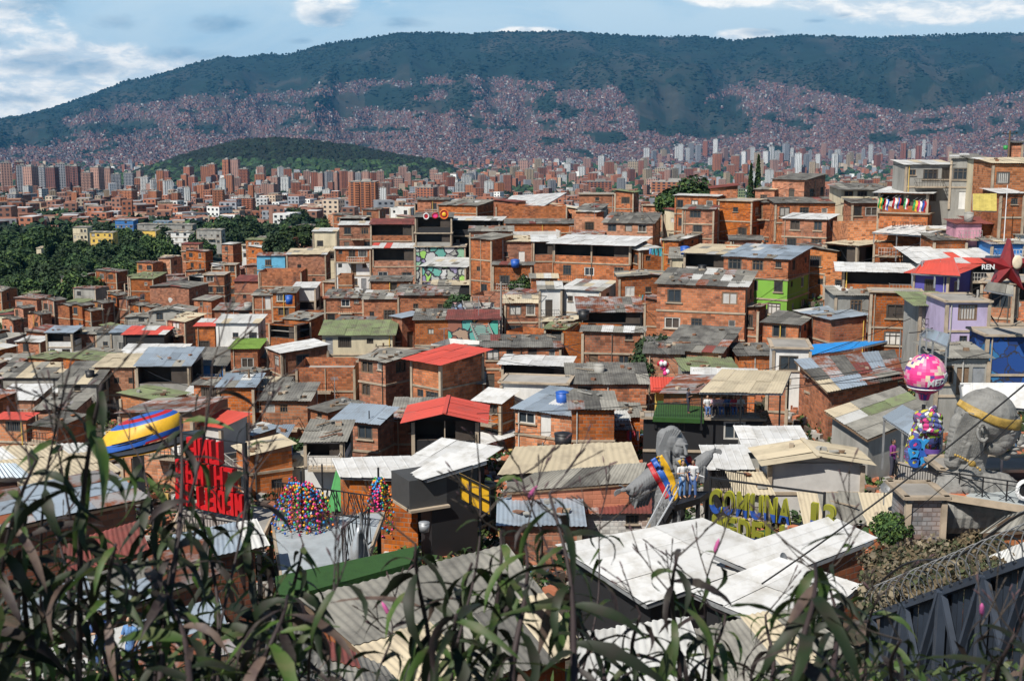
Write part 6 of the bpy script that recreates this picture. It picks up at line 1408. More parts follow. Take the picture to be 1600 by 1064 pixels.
def striped_cap():
    f = Fr(215, 690, 74); e = empty('cap_sculpture', f.o, 0, 'giant cap sculpture with blue yellow and red stripes and a wide dark brim', 'sculpture')
    m = MB(); n = 36; k = 14; V = []; mi_ = []
    R1, R2, Hc = f.r(70), f.r(36), f.r(52)
    prof = [(math.cos(math.pi / 2 * i / k) ** .6, math.sin(math.pi / 2 * i / k) ** 1.2) for i in range(k + 1)]
    for c, z in prof:
        for j in range(n):
            a = 2 * math.pi * j / n; x = R1 * c * math.cos(a); y = R2 * 1.2 * c * math.sin(a); V.append((x + z * f.r(16), y, z * Hc * .85 + x * .26))
    F_ = [(i * n + j, i * n + (j + 1) % n, (i + 1) * n + (j + 1) % n, (i + 1) * n + j) for i in range(k) for j in range(n)]
    for i in range(k):
        for j in range(n): mi_.append([3, 0, 0, 1, 1, 1, 1, 1, 0, 0, 2, 2, 0, 0][i] if not (i == 0) else (2 if j > n * .78 else 0))
    o = new('crown_panels', mesh(V, F_, [M_blu, M_yel, M_red, M_black], mi_, True), e)
    b = MB()
    for rr_, z0, mt in ((1.0, 0, 0), (1.0, -.08, 1)):
        pts = []
        for j in range(41):
            a = 2 * math.pi * j / 40; pts.append(a)
        base = len(b.v)
        for ring, (ri, dz) in enumerate(((.82, .02), (1.08, -.06), (1.34, -.10 if mt == 0 else -.16))):
            for a in pts: b.v.append((R1 * ri * math.cos(a) + (.12 * R1 if ring == 2 and math.cos(a) > 0 else 0), R2 * 1.2 * ri * math.sin(a), z0 + dz + R1 * ri * math.cos(a) * .20 - .10 * abs(math.sin(a)) * ri))
        for ring in range(2):
            for j in range(40): b.f.append((base + ring * 41 + j, base + ring * 41 + j + 1, base + (ring + 1) * 41 + j + 1, base + (ring + 1) * 41 + j)); b.mi.append(mt)
    b.build('brim', [mat('dark_brim', (.03, .035, .04), .5, .3, 2, .02), paint('ochre_lining', (.35, .17, .02))], e, True)
    s = MB(); s.tube([(0, 0, -4), (0, 0, .1)], f.r(9), 10); s.build('stand', M_stone2, e)
    l = MB(); 
    for z in (.35, .5): l.tube([(R1 * .9 * math.cos(a) * .93 + z * f.r(8), R2 * 1.2 * math.sin(a) * .99 - .02, z + R1 * math.cos(a) * .235) for a in np.linspace(math.pi * 1.05, math.pi * 1.95, 14)], f.r(.8), 4)
    l.build('seam', M_black, e)
striped_cap()

def star_sculpture():
    f = Fr(1573, 440, 101); e = empty('star_sculpture', f.o, 0, 'dark red five pointed star sculpture with a cream portrait medallion on a roof edge', 'sculpture')
    V = []; c = f(1572, 417)
    for i in range(10):
        a = math.pi / 2 + i * math.pi / 5; r = f.r(44 if i % 2 == 0 else 16); V.append((c.x + r * math.cos(a), -.35, c.z + r * math.sin(a) * 1.0))
    V = V + [(x, .35, z) for x, y, z in V] + [(c.x, -.8, c.z), (c.x, .8, c.z)]
    F_ = [(i, (i + 1) % 10, (i + 1) % 10 + 10, i + 10) for i in range(10)] + [(20, i, (i + 1) % 10) for i in range(10)] + [(21, (i + 1) % 10 + 10, i + 10) for i in range(10)]
    new('star', mesh(V, F_, [mat('deep_red_metal', (.22, .012, .015), .45, .4, 2, .02)]), e)
    m = MB(); m.ell((c.x + f.r(9), -.85, c.z + f.r(9)), (f.r(8), .12, f.r(11)), 16, 8); m.build('medallion', M_cream, e, True)
    t = text_mesh('REN', f.r(11), .03, .01); new('lettering', t, e, M_wht, (c.x - f.r(36), -.9, c.z - f.r(2)), (math.pi / 2, 0, 0))
    m = MB(); m.bar((c.x - f.r(14), 0, -.2), (c.x - f.r(14), 0, c.z - f.r(25)), .12); m.bar((c.x + f.r(14), 0, -.2), (c.x + f.r(14), 0, c.z - f.r(25)), .12); m.build('support', M_black, e)
star_sculpture()

# ------------------------------------------------------------ decks, railings and stairs
def railing(label, a, b, h=1.05, mode='bar', parent=None, step=.16, m=None):
    pa, pb = hb(*a), hb(*b); e = empty('railing', pa, math.atan2(pb.y - pa.y, pb.x - pa.x), label, 'railing'); L = Vector((pb.x - pa.x, pb.y - pa.y)).length; dz = pb.z - pa.z; m = m or M_black
    r = MB()
    for z in (h, .1): r.bar((0, 0, z), (L, 0, z + dz), .05)
    if mode == 'cross':
        r.bar((0, 0, h - .18), (L, 0, h - .18 + dz), .035)
    r.build('rail', m, e)
    if mode == 'bar':
        n = int(L / step); b_ = MB()
        for i in range(n + 1): b_.bar((L * i / n, 0, .1 + dz * i / n), (L * i / n, 0, h + dz * i / n), .022)
        tag(b_.build('baluster', m, e), kind='stuff')
    elif mode == 'cross':
        n = max(1, int(L / .9))
        for i in range(n):
            x0, x1 = L * i / n, L * (i + 1) / n; xm = (x0 + x1) / 2; c = MB(); zz = dz * (i + .5) / n; zc = (h - .18 + .1) / 2 + zz
            for p, q in (((x0, zc), (xm, h - .2 + zz)), ((xm, h - .2 + zz), (x1, zc)), ((x1, zc), (xm, .12 + zz)), ((xm, .12 + zz), (x0, zc))): c.bar((p[0], 0, p[1]), (q[0], 0, q[1]), .03)
            c.build('diamond_panel', m, e); c = MB(); c.bar((x0, 0, -.1 + dz * i / n), (x0, 0, h + dz * i / n), .05); c.build('rail_post', m, e)
    else:
        rr = random.Random(int(a[0])); b_ = MB(); n = int(L / .13)
        for i in range(n):
            x = L * rr.random(); y = min(L, max(0, x + rr.uniform(-.6, .6))); b_.bar((x, 0, .1 + dz * x / L), (y, 0, h + dz * y / L), .03)
        tag(b_.build('lattice_bar', m, e), kind='stuff')
    return e
def deck(label, q, m, th=.25, cat='platform', planks=0, edge=None, drop=3.0):
    c = [hb(*p) for p in q]; o = sum(c, Vector()) / 4; e = empty('platform', o, 0, label, cat); c = [p - o for p in c]
    b = MB(); b.add(c + [p - Vector((0, 0, th)) for p in c], [(0, 1, 2, 3), (7, 6, 5, 4), (0, 4, 5, 1), (1, 5, 6, 2), (2, 6, 7, 3), (3, 7, 4, 0)]); b.build('deck', m, e)
    for p in c: new('support', UNIT, e, M_black, (p * .9) - Vector((0, 0, th + drop / 2)), None, (.18, .18, drop))
    if edge:
        b = MB()
        for k in range(4): b.bar(c[k] - Vector((0, 0, th / 2)), c[(k + 1) % 4] - Vector((0, 0, th / 2)), .1, th + .04)
        b.build('edge_beam', edge, e)
    return e
M_turf = mat('artificial_turf', (0.022, 0.075, 0.012), .95, .3, 3, .03, .5); M_tile = mat('pale_deck_tiles', (0.38, 0.42, 0.44), .5, .4, 1.2, .03)
deck('dark steel platform with the stairs beside the robed statue', [(1052, 790, 16.3), (1092, 778, 16.3), (1108, 768, 16.3), (1066, 768, 16.3)], M_black, edge=M_black, drop=4)
deck('pale tiled terrace below the strings of coloured balls', [(440, 905, 17.3), (575, 868, 17.3), (600, 800, 17.3), (425, 815, 17.3)], M_tile, edge=M_slab)
deck('strip of bright artificial turf along the grey corrugated roof', [(440, 935, 15.9), (640, 880, 15.9), (655, 852, 15.9), (430, 900, 15.9)], M_turf)
deck('platform in painted stripes carrying the huge head', [(1455, 768, 15.3), (1660, 800, 15.0), (1660, 735, 15.0), (1462, 728, 15.3)], graffiti('painted_deck', [(.55, .38, .05), (.08, .30, .38), (.45, .12, .05), (.35, .38, .38), (.5, .35, .05)], .5, .0), edge=M_slab)
deck('small grey platform under the fist sculpture', [(1398, 745, 15.4), (1460, 762, 15.2), (1468, 735, 15.2), (1405, 722, 15.4)], M_conc, edge=M_slab)
deck('green terrace floor beside the open bar', [(1020, 652, 18.9), (1100, 655, 18.9), (1098, 628, 18.9), (1028, 626, 18.9)], M_turf, th=.3, drop=.5)
deck('dark platform behind the red letters', [(270, 818, 17.2), (410, 838, 17.2), (430, 795, 17.2), (290, 780, 17.2)], M_conc, edge=M_slab)
railing('black railing with diamond panels in front of the huge head', (1462, 775, 15.6), (1650, 805, 15.25), 1.15, 'cross')
railing('black bar railing of the small platform under the fist', (1398, 757, 15.7), (1460, 775, 15.5), 1.0)
railing('black side railing left of the small platform under the fist', (1392, 738, 15.7), (1400, 757, 15.7), 1.0)
railing('black bar railing along the green terrace floor', (1018, 655, 19.1), (1100, 657, 19.1), 1.1)
railing('white topped railing of the terrace where visitors sit', (1102, 655, 19.1), (1190, 655, 19.1), 1.1, m=M_steel, step=.4)
railing('black lattice fence at the far side of the ball terrace', (430, 792, 17.0), (580, 815, 17.0), 1.2, 'lattice')
railing('black lattice fence panel next to the teardrop seat', (535, 885, 17.2), (580, 850, 17.2), 1.6, 'lattice')
railing('black bar fence below the red letters', (285, 850, 17.2), (400, 868, 17.0), 1.3)
railing('black iron railing of the shelter stairs', (1118, 770, 16.9), (1165, 780, 16.6), 1.2)
railing('white picket parapet below the ridge canopy', (790, 362, 16.0), (900, 363, 16.0), 1.0, m=WM['w'], step=.35)

def stairs(label, a, b, w, n, m, rail=True):
    pa, pb = hb(*a), hb(*b); d = pb - pa; e = empty('staircase', pa, 0, label, 'stairs'); u = Vector((d.x, d.y, 0)).normalized(); s = Vector((-u.y, u.x, 0))
    for i in range(n): new('step', UNIT, e, m, d * ((i + .5) / n) + s * 0, (0, 0, math.atan2(u.y, u.x)), (.32, w, .06))
    for k in (-1, 1):
        b_ = MB(); b_.bar(s * w / 2 * k, d + s * w / 2 * k, .07, .22); b_.build('stringer', m, e)
        if rail: b_ = MB(); b_.bar(s * w / 2 * k + Vector((0, 0, 1)), d + s * w / 2 * k + Vector((0, 0, 1)), .05); b_.build('handrail', M_steel, e)
stairs('black steel stairs climbing to the platform beside the robed statue', (1022, 845, 18.2), (1055, 786, 16.3), 1.2, 12, M_black)
stairs('wooden ladder stairs beside the tall brick pillar', (1204, 676, 20.0), (1192, 643, 18.6), .9, 9, M_wood, False)
stairs('concrete hillside steps in the centre', (770, 560, 22), (735, 470, 20.5), 2.0, 30, M_conc, False)
def yellow_stair():
    f = Fr(742, 800, 55); e = empty('stair_wall', f.o, 0, 'bright yellow stair enclosure with black grid on the black building', 'stairs')
    q = [f(718, 738), f(765, 762), f(766, 805), f(718, 778)]; b = MB(); b.add(q + [p + Vector((0, .15, 0)) for p in q], [(0, 3, 2, 1), (4, 5, 6, 7), (0, 1, 5, 4), (1, 2, 6, 5), (2, 3, 7, 6), (3, 0, 4, 7)]); b.build('yellow_panel', M_yel, e)
    g = MB(); o = Vector((0, -.06, 0))
    for i in range(4): t = i / 3; g.bar(q[0].lerp(q[1], t) + o, q[3].lerp(q[2], t) + o, .07)
    for t in (0, .5, 1): g.bar(q[0].lerp(q[3], t) + o, q[1].lerp(q[2], t) + o, .07)
    g.build('grid', M_black, e)
yellow_stair()
def grey_box():
    f = Fr(668, 792, 58.5); e = empty('cabin', f.o, .5, 'dark grey boxy cabin hanging under the white roof of the black building', 'cabin')
    b = MB(); b.box((0, 1, f.r(24)), (f.r(64), 2.2, f.r(46))); b.build('walls', mat('charcoal_board', (.06, .06, .06), .7, .3, 1, .02), e); b = MB(); b.box((0, .9, -.02), (f.r(68), 2.5, .12)); b.build('floor_edge', M_slab, e)
grey_box()

# ------------------------------------------------------------ strings of balls, seat, balloons
def ball_tree(label, px, py, D, w, h, n, seed):
    f = Fr(px, py, D); e = empty('ball_string_display', f.o, 0, label, 'decoration'); rr = random.Random(seed)
    p = MB(); p.tube([(0, 0, -f.r(h) * .55), (0, 0, f.r(h) * .75)], .05, 8); p.build('pole', M_black, e)
    ms = [M_red, M_blu, M_yel, M_grn, M_org, M_cyan, M_pnk]; B = [MB() for _ in ms]; W = MB()
    for i in range(n):
        a = rr.uniform(0, 6.28); r = f.r(w) * rr.uniform(.35, 1.05); hh = f.r(h); z0 = hh * rr.uniform(.25, .5); up_ = hh * rr.uniform(.0, .22); dn = hh * rr.uniform(.3, 1.0); c0 = rr.randrange(len(ms)); pts = []
        for k in range(11): t = k / 10; pts.append(Vector((r * math.sin(t * 1.55) * math.cos(a), r * math.sin(t * 1.55) * math.sin(a), z0 + up_ * math.sin(t * 3.1) - dn * t ** 1.8)))
        W.tube(pts[::2], .008, 3)
        for k in range(1, 11): B[(c0 + (k // 5)) % len(ms)].ell(pts[k] + Vector((rr.uniform(-.04, .04), 0, rr.uniform(-.04, .04))), (.06,) * 3, 6, 4)
    tag(W.build('string', M_black, e), kind='stuff')
    for b_, m in zip(B, ms):
        if b_.v: tag(b_.build('coloured_ball', m, e, True), kind='stuff')
ball_tree('wide umbrella of strings with coloured balls over the pale terrace', 472, 805, 53, 46, 95, 110, 1)
ball_tree('narrow tree of coloured balls with yellow top by the green roof', 592, 790, 56.5, 22, 82, 64, 2)
def seat():
    f = Fr(562, 882, 47); e = empty('hanging_seat', f.o, .4, 'silvery teardrop shaped seat sculpture on the turf terrace', 'seat'); m = MB()
    m.lathe([(.01, 0), (f.r(14), f.r(3)), (f.r(17), f.r(14)), (f.r(14), f.r(30)), (f.r(6), f.r(52)), (f.r(1), f.r(66))], 16); m.f = [q for i, q in enumerate(m.f) if not (16 <= i % 80 < 64 and (i % 16) in (11, 12, 13, 14))]; m.mi = m.mi[:len(m.f)]
    o = m.build('shell', mat('silver_paint', (.55, .57, .58), .3, .3, 3, .02, metal=.5), e, True); q = o.modifiers.new('t', 'SOLIDIFY'); q.thickness = .05
    m = MB(); m.tube([(f.r(4), 0, 0), (f.r(8), 0, f.r(40)), (f.r(2), 0, f.r(84))], .05, 6); m.build('stand', M_steel, e)
seat()
def bunch():
    f = Fr(1037, 575, 101); e = empty('balloon_bunch', f.o, 0, 'small bunch of red white and blue balloons in front of the green tree', 'balloons'); rr = random.Random(3)
    for i in range(14): m = rr.choice([M_red, M_wht, M_cyan, M_pnk, M_red]); b = MB(); b.ell((rr.uniform(-.4, .4), rr.uniform(-.3, .3), rr.uniform(-.4, .5)), (.19, .19, .23), 8, 6); b.build('balloon', m, e, True)
    b = MB(); b.tube([(0, 0, -2), (0, 0, 0)], .02, 4); b.build('string', M_black, e)
bunch()
# red tiled canopy on yellow column
def canopy():
    f = Fr(1030, 650, 92); e = empty('canopy', f.o, 0, 'little red tiled canopy on a yellow column on the green terrace', 'canopy')
    b = MB(); b.box((0, 0, f.r(24)), (f.r(13), .6, f.r(48))); b.build('column', WM['y'], e)
    for i in range(9):
        t = MB(); x = f.r(-14 + i * 4.3); t.tube([(x, -1.1, f.r(44)), (x + .1, .7, f.r(58))], f.r(2.4), 6); t.build('tile', RM['R'], e)
canopy()
# flags, signs, dishes, tanks, laundry
def flag(px, py, D, label, bands, w=6.5, h=17):
    f = Fr(px, py, D); e = empty('flag', f.o, random.uniform(-.4, .4), label, 'flag', 'flags hung along the terrace bar')
    n = len(bands)
    for i, m in enumerate(bands):
        V = []
        for j in range(5):
            z = -f.r(h) * j / 4
            for k in range(2): x = f.r(w) * (i + k) / n; V.append((x + .08 * math.sin(j * 1.4 + x), .10 * math.sin(j * 1.9 + i), z - x * .35))
        new('flag_band', mesh(V, [(j * 2, j * 2 + 1, j * 2 + 3, j * 2 + 2) for j in range(4)], [m]), e)
    b = MB(); b.tube([(-.02, 0, -f.r(2)), (f.r(w), 0, f.r(3))], .02, 4); b.build('pole', M_steel, e)
for x, y, lb, bd in [(1373, 308, 'green and yellow flag at the left end of the flag row', [M_grn, M_yel, M_grn]), (1382, 310, 'red white and blue striped flag second in the row', [M_red, M_wht, M_blu]), (1395, 308, 'red and white flag third in the row', [M_red, M_wht]), (1401, 308, 'yellow flag with blue and red edge', [M_yel, M_blu, M_red]), (1413, 309, 'green white and red flag in the middle of the row', [M_grn, M_wht, M_red]), (1427, 312, 'lime and yellow flag right of the middle', [M_grn, M_yel]), (1434, 313, 'pink and white flag near the white post', [M_pnk, M_wht]), (1441, 313, 'dark blue and red flag beside the white post', [M_blu, M_red])]: flag(x, y, 137, lb, bd)
def plate(name, label, cat, px, py, D, w, h, m, rim=None, rot=0):
    f = Fr(px, py, D); e = empty(name, f.o, rot, label, cat); b = MB(); b.lathe([(.001, 0), (f.r(w / 2), 0), (f.r(w / 2), .12), (.001, .12)], 20); o = b.build('face', m, e); o.rotation_euler = (math.pi / 2, 0, 0); o.scale = (1, h / w, 1)
    if rim: b = MB(); b.tube([(f.r(w / 2) * math.cos(a), -.14, f.r(h / 2) * math.sin(a)) for a in np.linspace(0, 6.283, 21)], .09, 5); b.build('rim', rim, e)
    return e, f
e, f = plate('round_sign', 'dark rounded sign with orange rim and golden animal head on the skyline bar', 'sign', 694, 335, 188, 13, 14, M_red, M_org)
b = MB(); b.ell((0, -.2, 0), (f.r(3.5), .1, f.r(3.5)), 10, 6); b.build('emblem', M_yel, e, True)
plate('round_sign', 'pink and red round sign left of the orange rimmed one', 'sign', 680, 337, 188, 9, 8, M_pnk, M_red); plate('round_sign', 'dark red round sign at the left of the bar signs', 'sign', 666, 338, 188, 8, 9, M_red, M_wht)
plate('wheel_emblem', 'white spiral emblem on the railing at the right edge', 'sign', 1599, 764, 49.5, 24, 28, M_black, M_wht)
def dish(px, py, D, r, label):
    f = Fr(px, py, D); e = empty('satellite_dish', f.o, random.uniform(-.8, .8), label, 'satellite dish'); b = MB(); R_ = f.r(r); b.lathe([(.001, 0), (R_ * .5, R_ * .06), (R_, R_ * .25)], 16); o = b.build('reflector', M_steel, e, True); o.rotation_euler = (R(65), 0, 0)
    b = MB(); b.tube([(0, 0, -.9), (0, 0, 0)], .03, 5); b.tube([(0, 0, 0), (0, -R_ * .9, R_ * .2)], .015, 4); b.build('mast', M_steel, e)
for x, y, D, r, lb in [(1223, 872, 42, 9, 'satellite dish at the seam between the white roofs'), (1382, 762, 60, 8, 'satellite dish right of the worn tan roof'), (1228, 690, 74, 6, 'blue grey satellite dish on the white shed roof'), (1220, 524, 121, 3.5, 'small dish on the brick house below the green house'), (1006, 515, 122, 4, 'dish on the ledge right of the square window house'), (905, 580, 115, 3, 'small dish on the black terrace room roof'), (620, 572, 130, 3.5, 'dish on the plain grey roof house'), (400, 648, 112, 4, 'dish above the orange brick laundry house')]: dish(x, y, D, r, lb)
def tank(px, py, D, m, label):
    f = Fr(px, py, D); e = empty('water_tank', f.o, 0, label, 'water tank'); b = MB(); e.scale = (.42 if 'drum' in label or 'container' in label else 1,) * 3; b.lathe([(.001, 0), (.5, 0), (.58, .9), (.001, .9)], 14); b.build('body', m, e, True); b = MB(); b.lathe([(.6, .9), (.6, .98), (.25, 1.08), (.001, 1.1)], 14); b.build('lid', m, e, True)
for x, y, D, m, lb in [(388, 484, 172, WM['g'], 'grey water tank on the white two storey house'), (1571, 234, 138, M_grn, 'bright green container on the right skyline roofs'), (805, 418, 160, M_blu, 'blue water tank by the low mouldy roof'), (1070, 398, 152, M_blu, 'blue barrel left of the white enclosed balcony'), (912, 500, 126, M_black, 'black tank on the square window house roof'), (755, 402, 172, M_wht, 'white tank beside the graffiti wall'), (1120, 436, 130, M_black, 'black tank on the cluttered black roof'), (540, 596, 134, M_blu, 'blue tank behind the long roofless wall'), (328, 556, 160, M_black, 'black tank on the dark patchy roof'), (880, 700, 78, M_black, 'black tank behind the tan cement roofs'), (663, 830, 52, M_steel, 'silver drum in front of the dark grey cabin')]: tank(x, y, D, m, lb)
CL = [paint('cloth%d' % i, c, .9) for i, c in enumerate([(.6, .6, .6), (.08, .15, .35), (.45, .05, .08), (.05, .3, .35), (.04, .04, .06), (.55, .35, .4), (.12, .25, .5), (.5, .45, .1)])]
for m_, w_ in zip(CL, 'white blue red teal black pink denim mustard'.split()): m_.name = w_ + '_cloth'
def laundry(px, py, D, w, n, label, h=.8):
    f = Fr(px, py, D); e = empty('laundry_line', f.o, 0, label, 'laundry'); b = MB(); b.tube([(0, 0, 0), (f.r(w) / 2, 0, -.08), (f.r(w), 0, 0)], .012, 4); b.build('line', M_black, e)
    for i in range(n):
        x = f.r(w) * (i + .2 + random.random() * .3) / n; cw = f.r(w) / n * random.uniform(.6, .95); hh = h * random.uniform(.6, 1.2); V = []
        for j in range(4):
            for k in range(4): V.append((x + cw * k / 3, .05 * math.sin(k * 2 + j + i), -.05 - hh * j / 3))
        new('garment', mesh(V, [(j * 4 + k, j * 4 + k + 1, j * 4 + k + 5, j * 4 + k + 4) for j in range(3) for k in range(3)]), e, random.choice(CL))
for a in [(216, 582, 161, 76, 11, 'long line of colourful laundry under the zinc roof on the left'), (452, 655, 104, 30, 5, 'dark clothes hanging right of the orange brick laundry house'), (410, 630, 110, 30, 4, 'few white and dark clothes on the orange brick house'), (526, 660, 98, 32, 6, 'blue patterned clothes below the sky blue zinc roof'), (523, 680, 97, 26, 4, 'red and teal towels on the brick balcony'), (676, 508, 152, 22, 4, 'clothes on the balcony right of centre left'), (977, 672, 88, 20, 4, 'pink and white sheets hanging left of the statue'), (1320, 468, 120, 44, 6, 'clothes drying before the cluttered rooms on the right'), (995, 460, 140, 20, 4, 'dark clothes by the tan gable house'), (566, 468, 172, 26, 4, 'pale blankets on the little brick balcony'), (1060, 545, 110, 6, 1, 'single white cloth hanging on the orange brick house'), (360, 500, 168, 12, 3, 'clothes on the balcony of the white two storey house'), (1175, 412, 142, 36, 5, 'white washing strung below the tan flat roof'), (850, 510, 140, 20, 3, 'washing by the mural house'), (1012, 388, 150, 20, 4, 'dark clothes right of the pillared terrace')]: laundry(*a)

# ------------------------------------------------------------ loose roofs over terraces
def canopy_roof(label, q, kind, posts=2.4, sheet=(1.1, 2.6), extra=None, name='canopy_roof', pm=None):
    c = [hb(*p) for p in q]; o = sum(c, Vector()) / 4; e = empty(name, o, 0, label, 'canopy'); c = [p - o for p in c]; NL, NR, FR_, FL = c
    L = (NR - NL).length; Wd = (FL - NL).length; nx, ny = max(1, round(L / sheet[0])), max(1, round(Wd / sheet[1])); flat = kind in 'WRBYE'; src = SHEET_FLAT if flat else SHEET[1]
    bil = lambda u, v: (NL * (1 - u) + NR * u) * (1 - v) + (FL * (1 - u) + FR_ * u) * v
    n = (NR - NL).cross(FL - NL).normalized()
    for j in range(ny):
        for i in range(nx):
            k = random.choice(extra[0]) if extra and random.random() < extra[1] else kind
            vs = [bil((i + v.co.x * 1.02) / nx, (j + v.co.y * 1.05 - .05) / ny) + n * (v.co.z + .02 * ((i + 2 * j) % 3)) for v in src.vertices]
            new('roof_sheet', mesh(vs, [tuple(p.vertices) for p in src.polygons], [RM[k]], smooth=not flat), e)
    if posts:
        for p in c + [(NL + NR) / 2]: new('post', UNIT, e, pm or M_steel, p * .95 - Vector((0, 0, posts / 2 + .05)), None, (.1, .1, posts))
    b = MB()
    for k in range(4): b.bar(c[k] - Vector((0, 0, .1)), c[(k + 1) % 4] - Vector((0, 0, .1)), .06, .12)
    b.build('fascia', M_steel, e)
canopy_roof('broad white ridge canopy rising to the right on thin posts', [(782, 319, 12.6), (850, 322, 12.3), (886, 301, 11.2), (800, 306, 11.8)], 'W', 4)
canopy_roof('thin white canopy above the brick parapet terrace', [(1363, 363, 10.9), (1440, 368, 10.6), (1495, 354, 9.9), (1400, 351, 10.2)], 'W', 3)
canopy_roof('tan and green edged roof over the terrace bar with visitors', [(1093, 612, 16.8), (1222, 614, 16.8), (1236, 580, 16.4), (1128, 577, 16.4)], 'T', 2.6, extra=('T', 0), pm=M_black)
canopy_roof('bright blue tarp stretched over the patchwork roof', [(1240, 558, 19.7), (1335, 545, 19.0), (1398, 530, 18.6), (1240, 540, 19.2)], 'B', 0, name='tarpaulin')
canopy_roof('yellow tarp wall right of the flag terrace', [(1520, 328, 7.0), (1557, 329, 7.0), (1557, 303, 5.6), (1520, 303, 5.6)], 'Y', 0, name='tarpaulin')
canopy_roof('red sheet section covering the long white roof', [(1424, 426, 10.0), (1500, 430, 9.6), (1490, 402, 8.9), (1440, 408, 9.1)], 'R', 1, extra=('W', .0))
canopy_roof('blue grey metal awning in front of the fist sculpture', [(1380, 650, 15.6), (1442, 692, 16.0), (1475, 668, 15.7), (1410, 632, 15.2)], 'L', 3)
canopy_roof('white shade roof behind the huge head', [(1505, 628, 11.8), (1640, 640, 11.5), (1640, 598, 10.8), (1500, 598, 11.0)], 'W', 3)
canopy_roof('grey ribbed awning over the window below the red star', [(1538, 452, 11.2), (1583, 460, 11.0), (1583, 446, 10.5), (1545, 440, 10.6)], 'A', 0)
canopy_roof('bent metal awning by the lilac house', [(1437, 522, 14.0), (1480, 540, 13.8), (1484, 522, 13.2), (1448, 512, 13.3)], 'L', 1.5)

# ------------------------------------------------------------ people
def person_mesh(pose):
    m = MB(); S_ = loft
    b = lambda *p: loft(m, p)
    if pose == 'stand': hips = .92; kneeL, footL, kneeR, footR = (.10, .0, .50), (.12, .03, .06), (-.10, -.04, .50), (-.13, -.02, .06)
    else: hips = .48; kneeL, footL, kneeR, footR = (.11, -.42, .50), (.11, -.40, .06), (-.11, -.40, .49), (-.10, -.44, .06)
    h = hips
    for s, k, ft in ((1, kneeL, footL), (-1, kneeR, footR)):
        b((s * .09, 0, h, .085), k + (.06,), ft + (.045,)); b(ft + (.045,), (ft[0] + s * .01, ft[1] - .15, .04, .035))
    b((0, 0, h + .02, .13), (0, 0, h + .22, .125), (0, 0, h + .42, .14)); b((-.16, 0, h + .48, .065), (.16, 0, h + .48, .065))
    b((0, 0, h + .48, .06), (0, -.01, h + .62, .05)); m.ell((0, -.015, h + .72), (.078, .095, .115), 12, 9); m.ell((0, -.11, h + .71), (.014, .02, .02), 6, 5); m.ell((0, -.10, h + .66), (.03, .02, .01), 6, 4)
    for s in (1, -1): m.ell((s * .08, 0, h + .72), (.015, .025, .03), 6, 5)
    arms = {'stand': (((.19, 0, h + .48), (.24, .03, h + .22), (.22, -.12, h + .04)), ((-.19, 0, h + .48), (-.27, -.05, h + .24), (-.12, -.22, h + .30))), 'sit': (((.19, 0, h + .48), (.25, -.08, h + .24), (.14, -.28, h + .20)), ((-.19, 0, h + .48), (-.24, -.10, h + .25), (-.10, -.30, h + .22)))}[pose]
    for A, E_, W in arms:
        b(A + (.05,), E_ + (.04,), W + (.028,)); d = (Vector(W) - Vector(E_)).normalized(); sd_ = d.cross(Vector((0, 0, 1))).normalized(); w = Vector(W); m.ell(tuple(w + d * .05), (.04, .04, .03), 8, 6)
        for k in range(4): q = w + d * .08 + sd_ * (.018 * (k - 1.5)); m.tube([q, q + d * (.045 - .006 * abs(k - 1.5)), q + d * .07 + Vector((0, 0, -.02))], [.010, .009, .007], 5)
        q = w + d * .03 + sd_ * .035; m.tube([q, q + sd_ * .02 + d * .03, q + sd_ * .015 + d * .055], [.011, .01, .008], 5)
    body = organic(m, .018, 1)
    t = MB(); loft(t, [(0, 0, h - .02, .145), (0, 0, h + .22, .145), (0, 0, h + .42, .158)]); loft(t, [(-.17, 0, h + .475, .08), (.17, 0, h + .475, .08)])
    for A, E_, W in arms: loft(t, [A + (.068,), tuple(Vector(A).lerp(Vector(E_), .75)) + (.058,)])
    shirt = organic(t, .022, 1); p = MB()
    for s, k, ft in ((1, kneeL, footL), (-1, kneeR, footR)): loft(p, [(s * .09, 0, h, .105), k + (.08,), (ft[0], ft[1], .14, .065)])
    loft(p, [(0, 0, h - .02, .142), (0, 0, h + .06, .14)]); pants = organic(p, .022, 1)
    hm = MB(); hm.ell((0, .015, h + .755), (.092, .10, .10), 12, 8); hm.ell((0, .05, h + .70), (.085, .07, .10), 10, 7); hair = organic(hm, .015, 1)
    return body, shirt, pants, hair
PM = {k: person_mesh(k) for k in ('stand', 'sit')}
SKIN = [mat('skin_tan', (.42, .24, .15), .6, .1, 4, .1), mat('skin_brown', (.25, .13, .08), .6, .1, 4, .1)]; HAIR = mat('black_hair', (.015, .012, .01), .5, .2, 8, .1)
def person(p, pose, shirt, pants, label, rot=0, sk=0, sc_=1.0):
    e = empty('person', p, rot, label, 'person'); e.scale = (sc_,) * 3
    b, s, t, h = PM[pose]; 
    for me, nm, m in ((b, 'body', SKIN[sk]), (s, 'shirt', shirt), (t, 'trousers', pants), (h, 'hair', HAIR)):
        new(nm, me, e, m)
pl = hb(1068, 779, 16.3)
person(pl + Vector((-.05, .15, .0)), 'stand', CL[0], CL[6], 'person in white shirt and jeans standing on the steel platform by the statue', .3)
person(pl + Vector((.45, .25, .0)), 'stand', CL[0], CL[1], 'second person in white top standing close behind on the steel platform', -.4, 1)
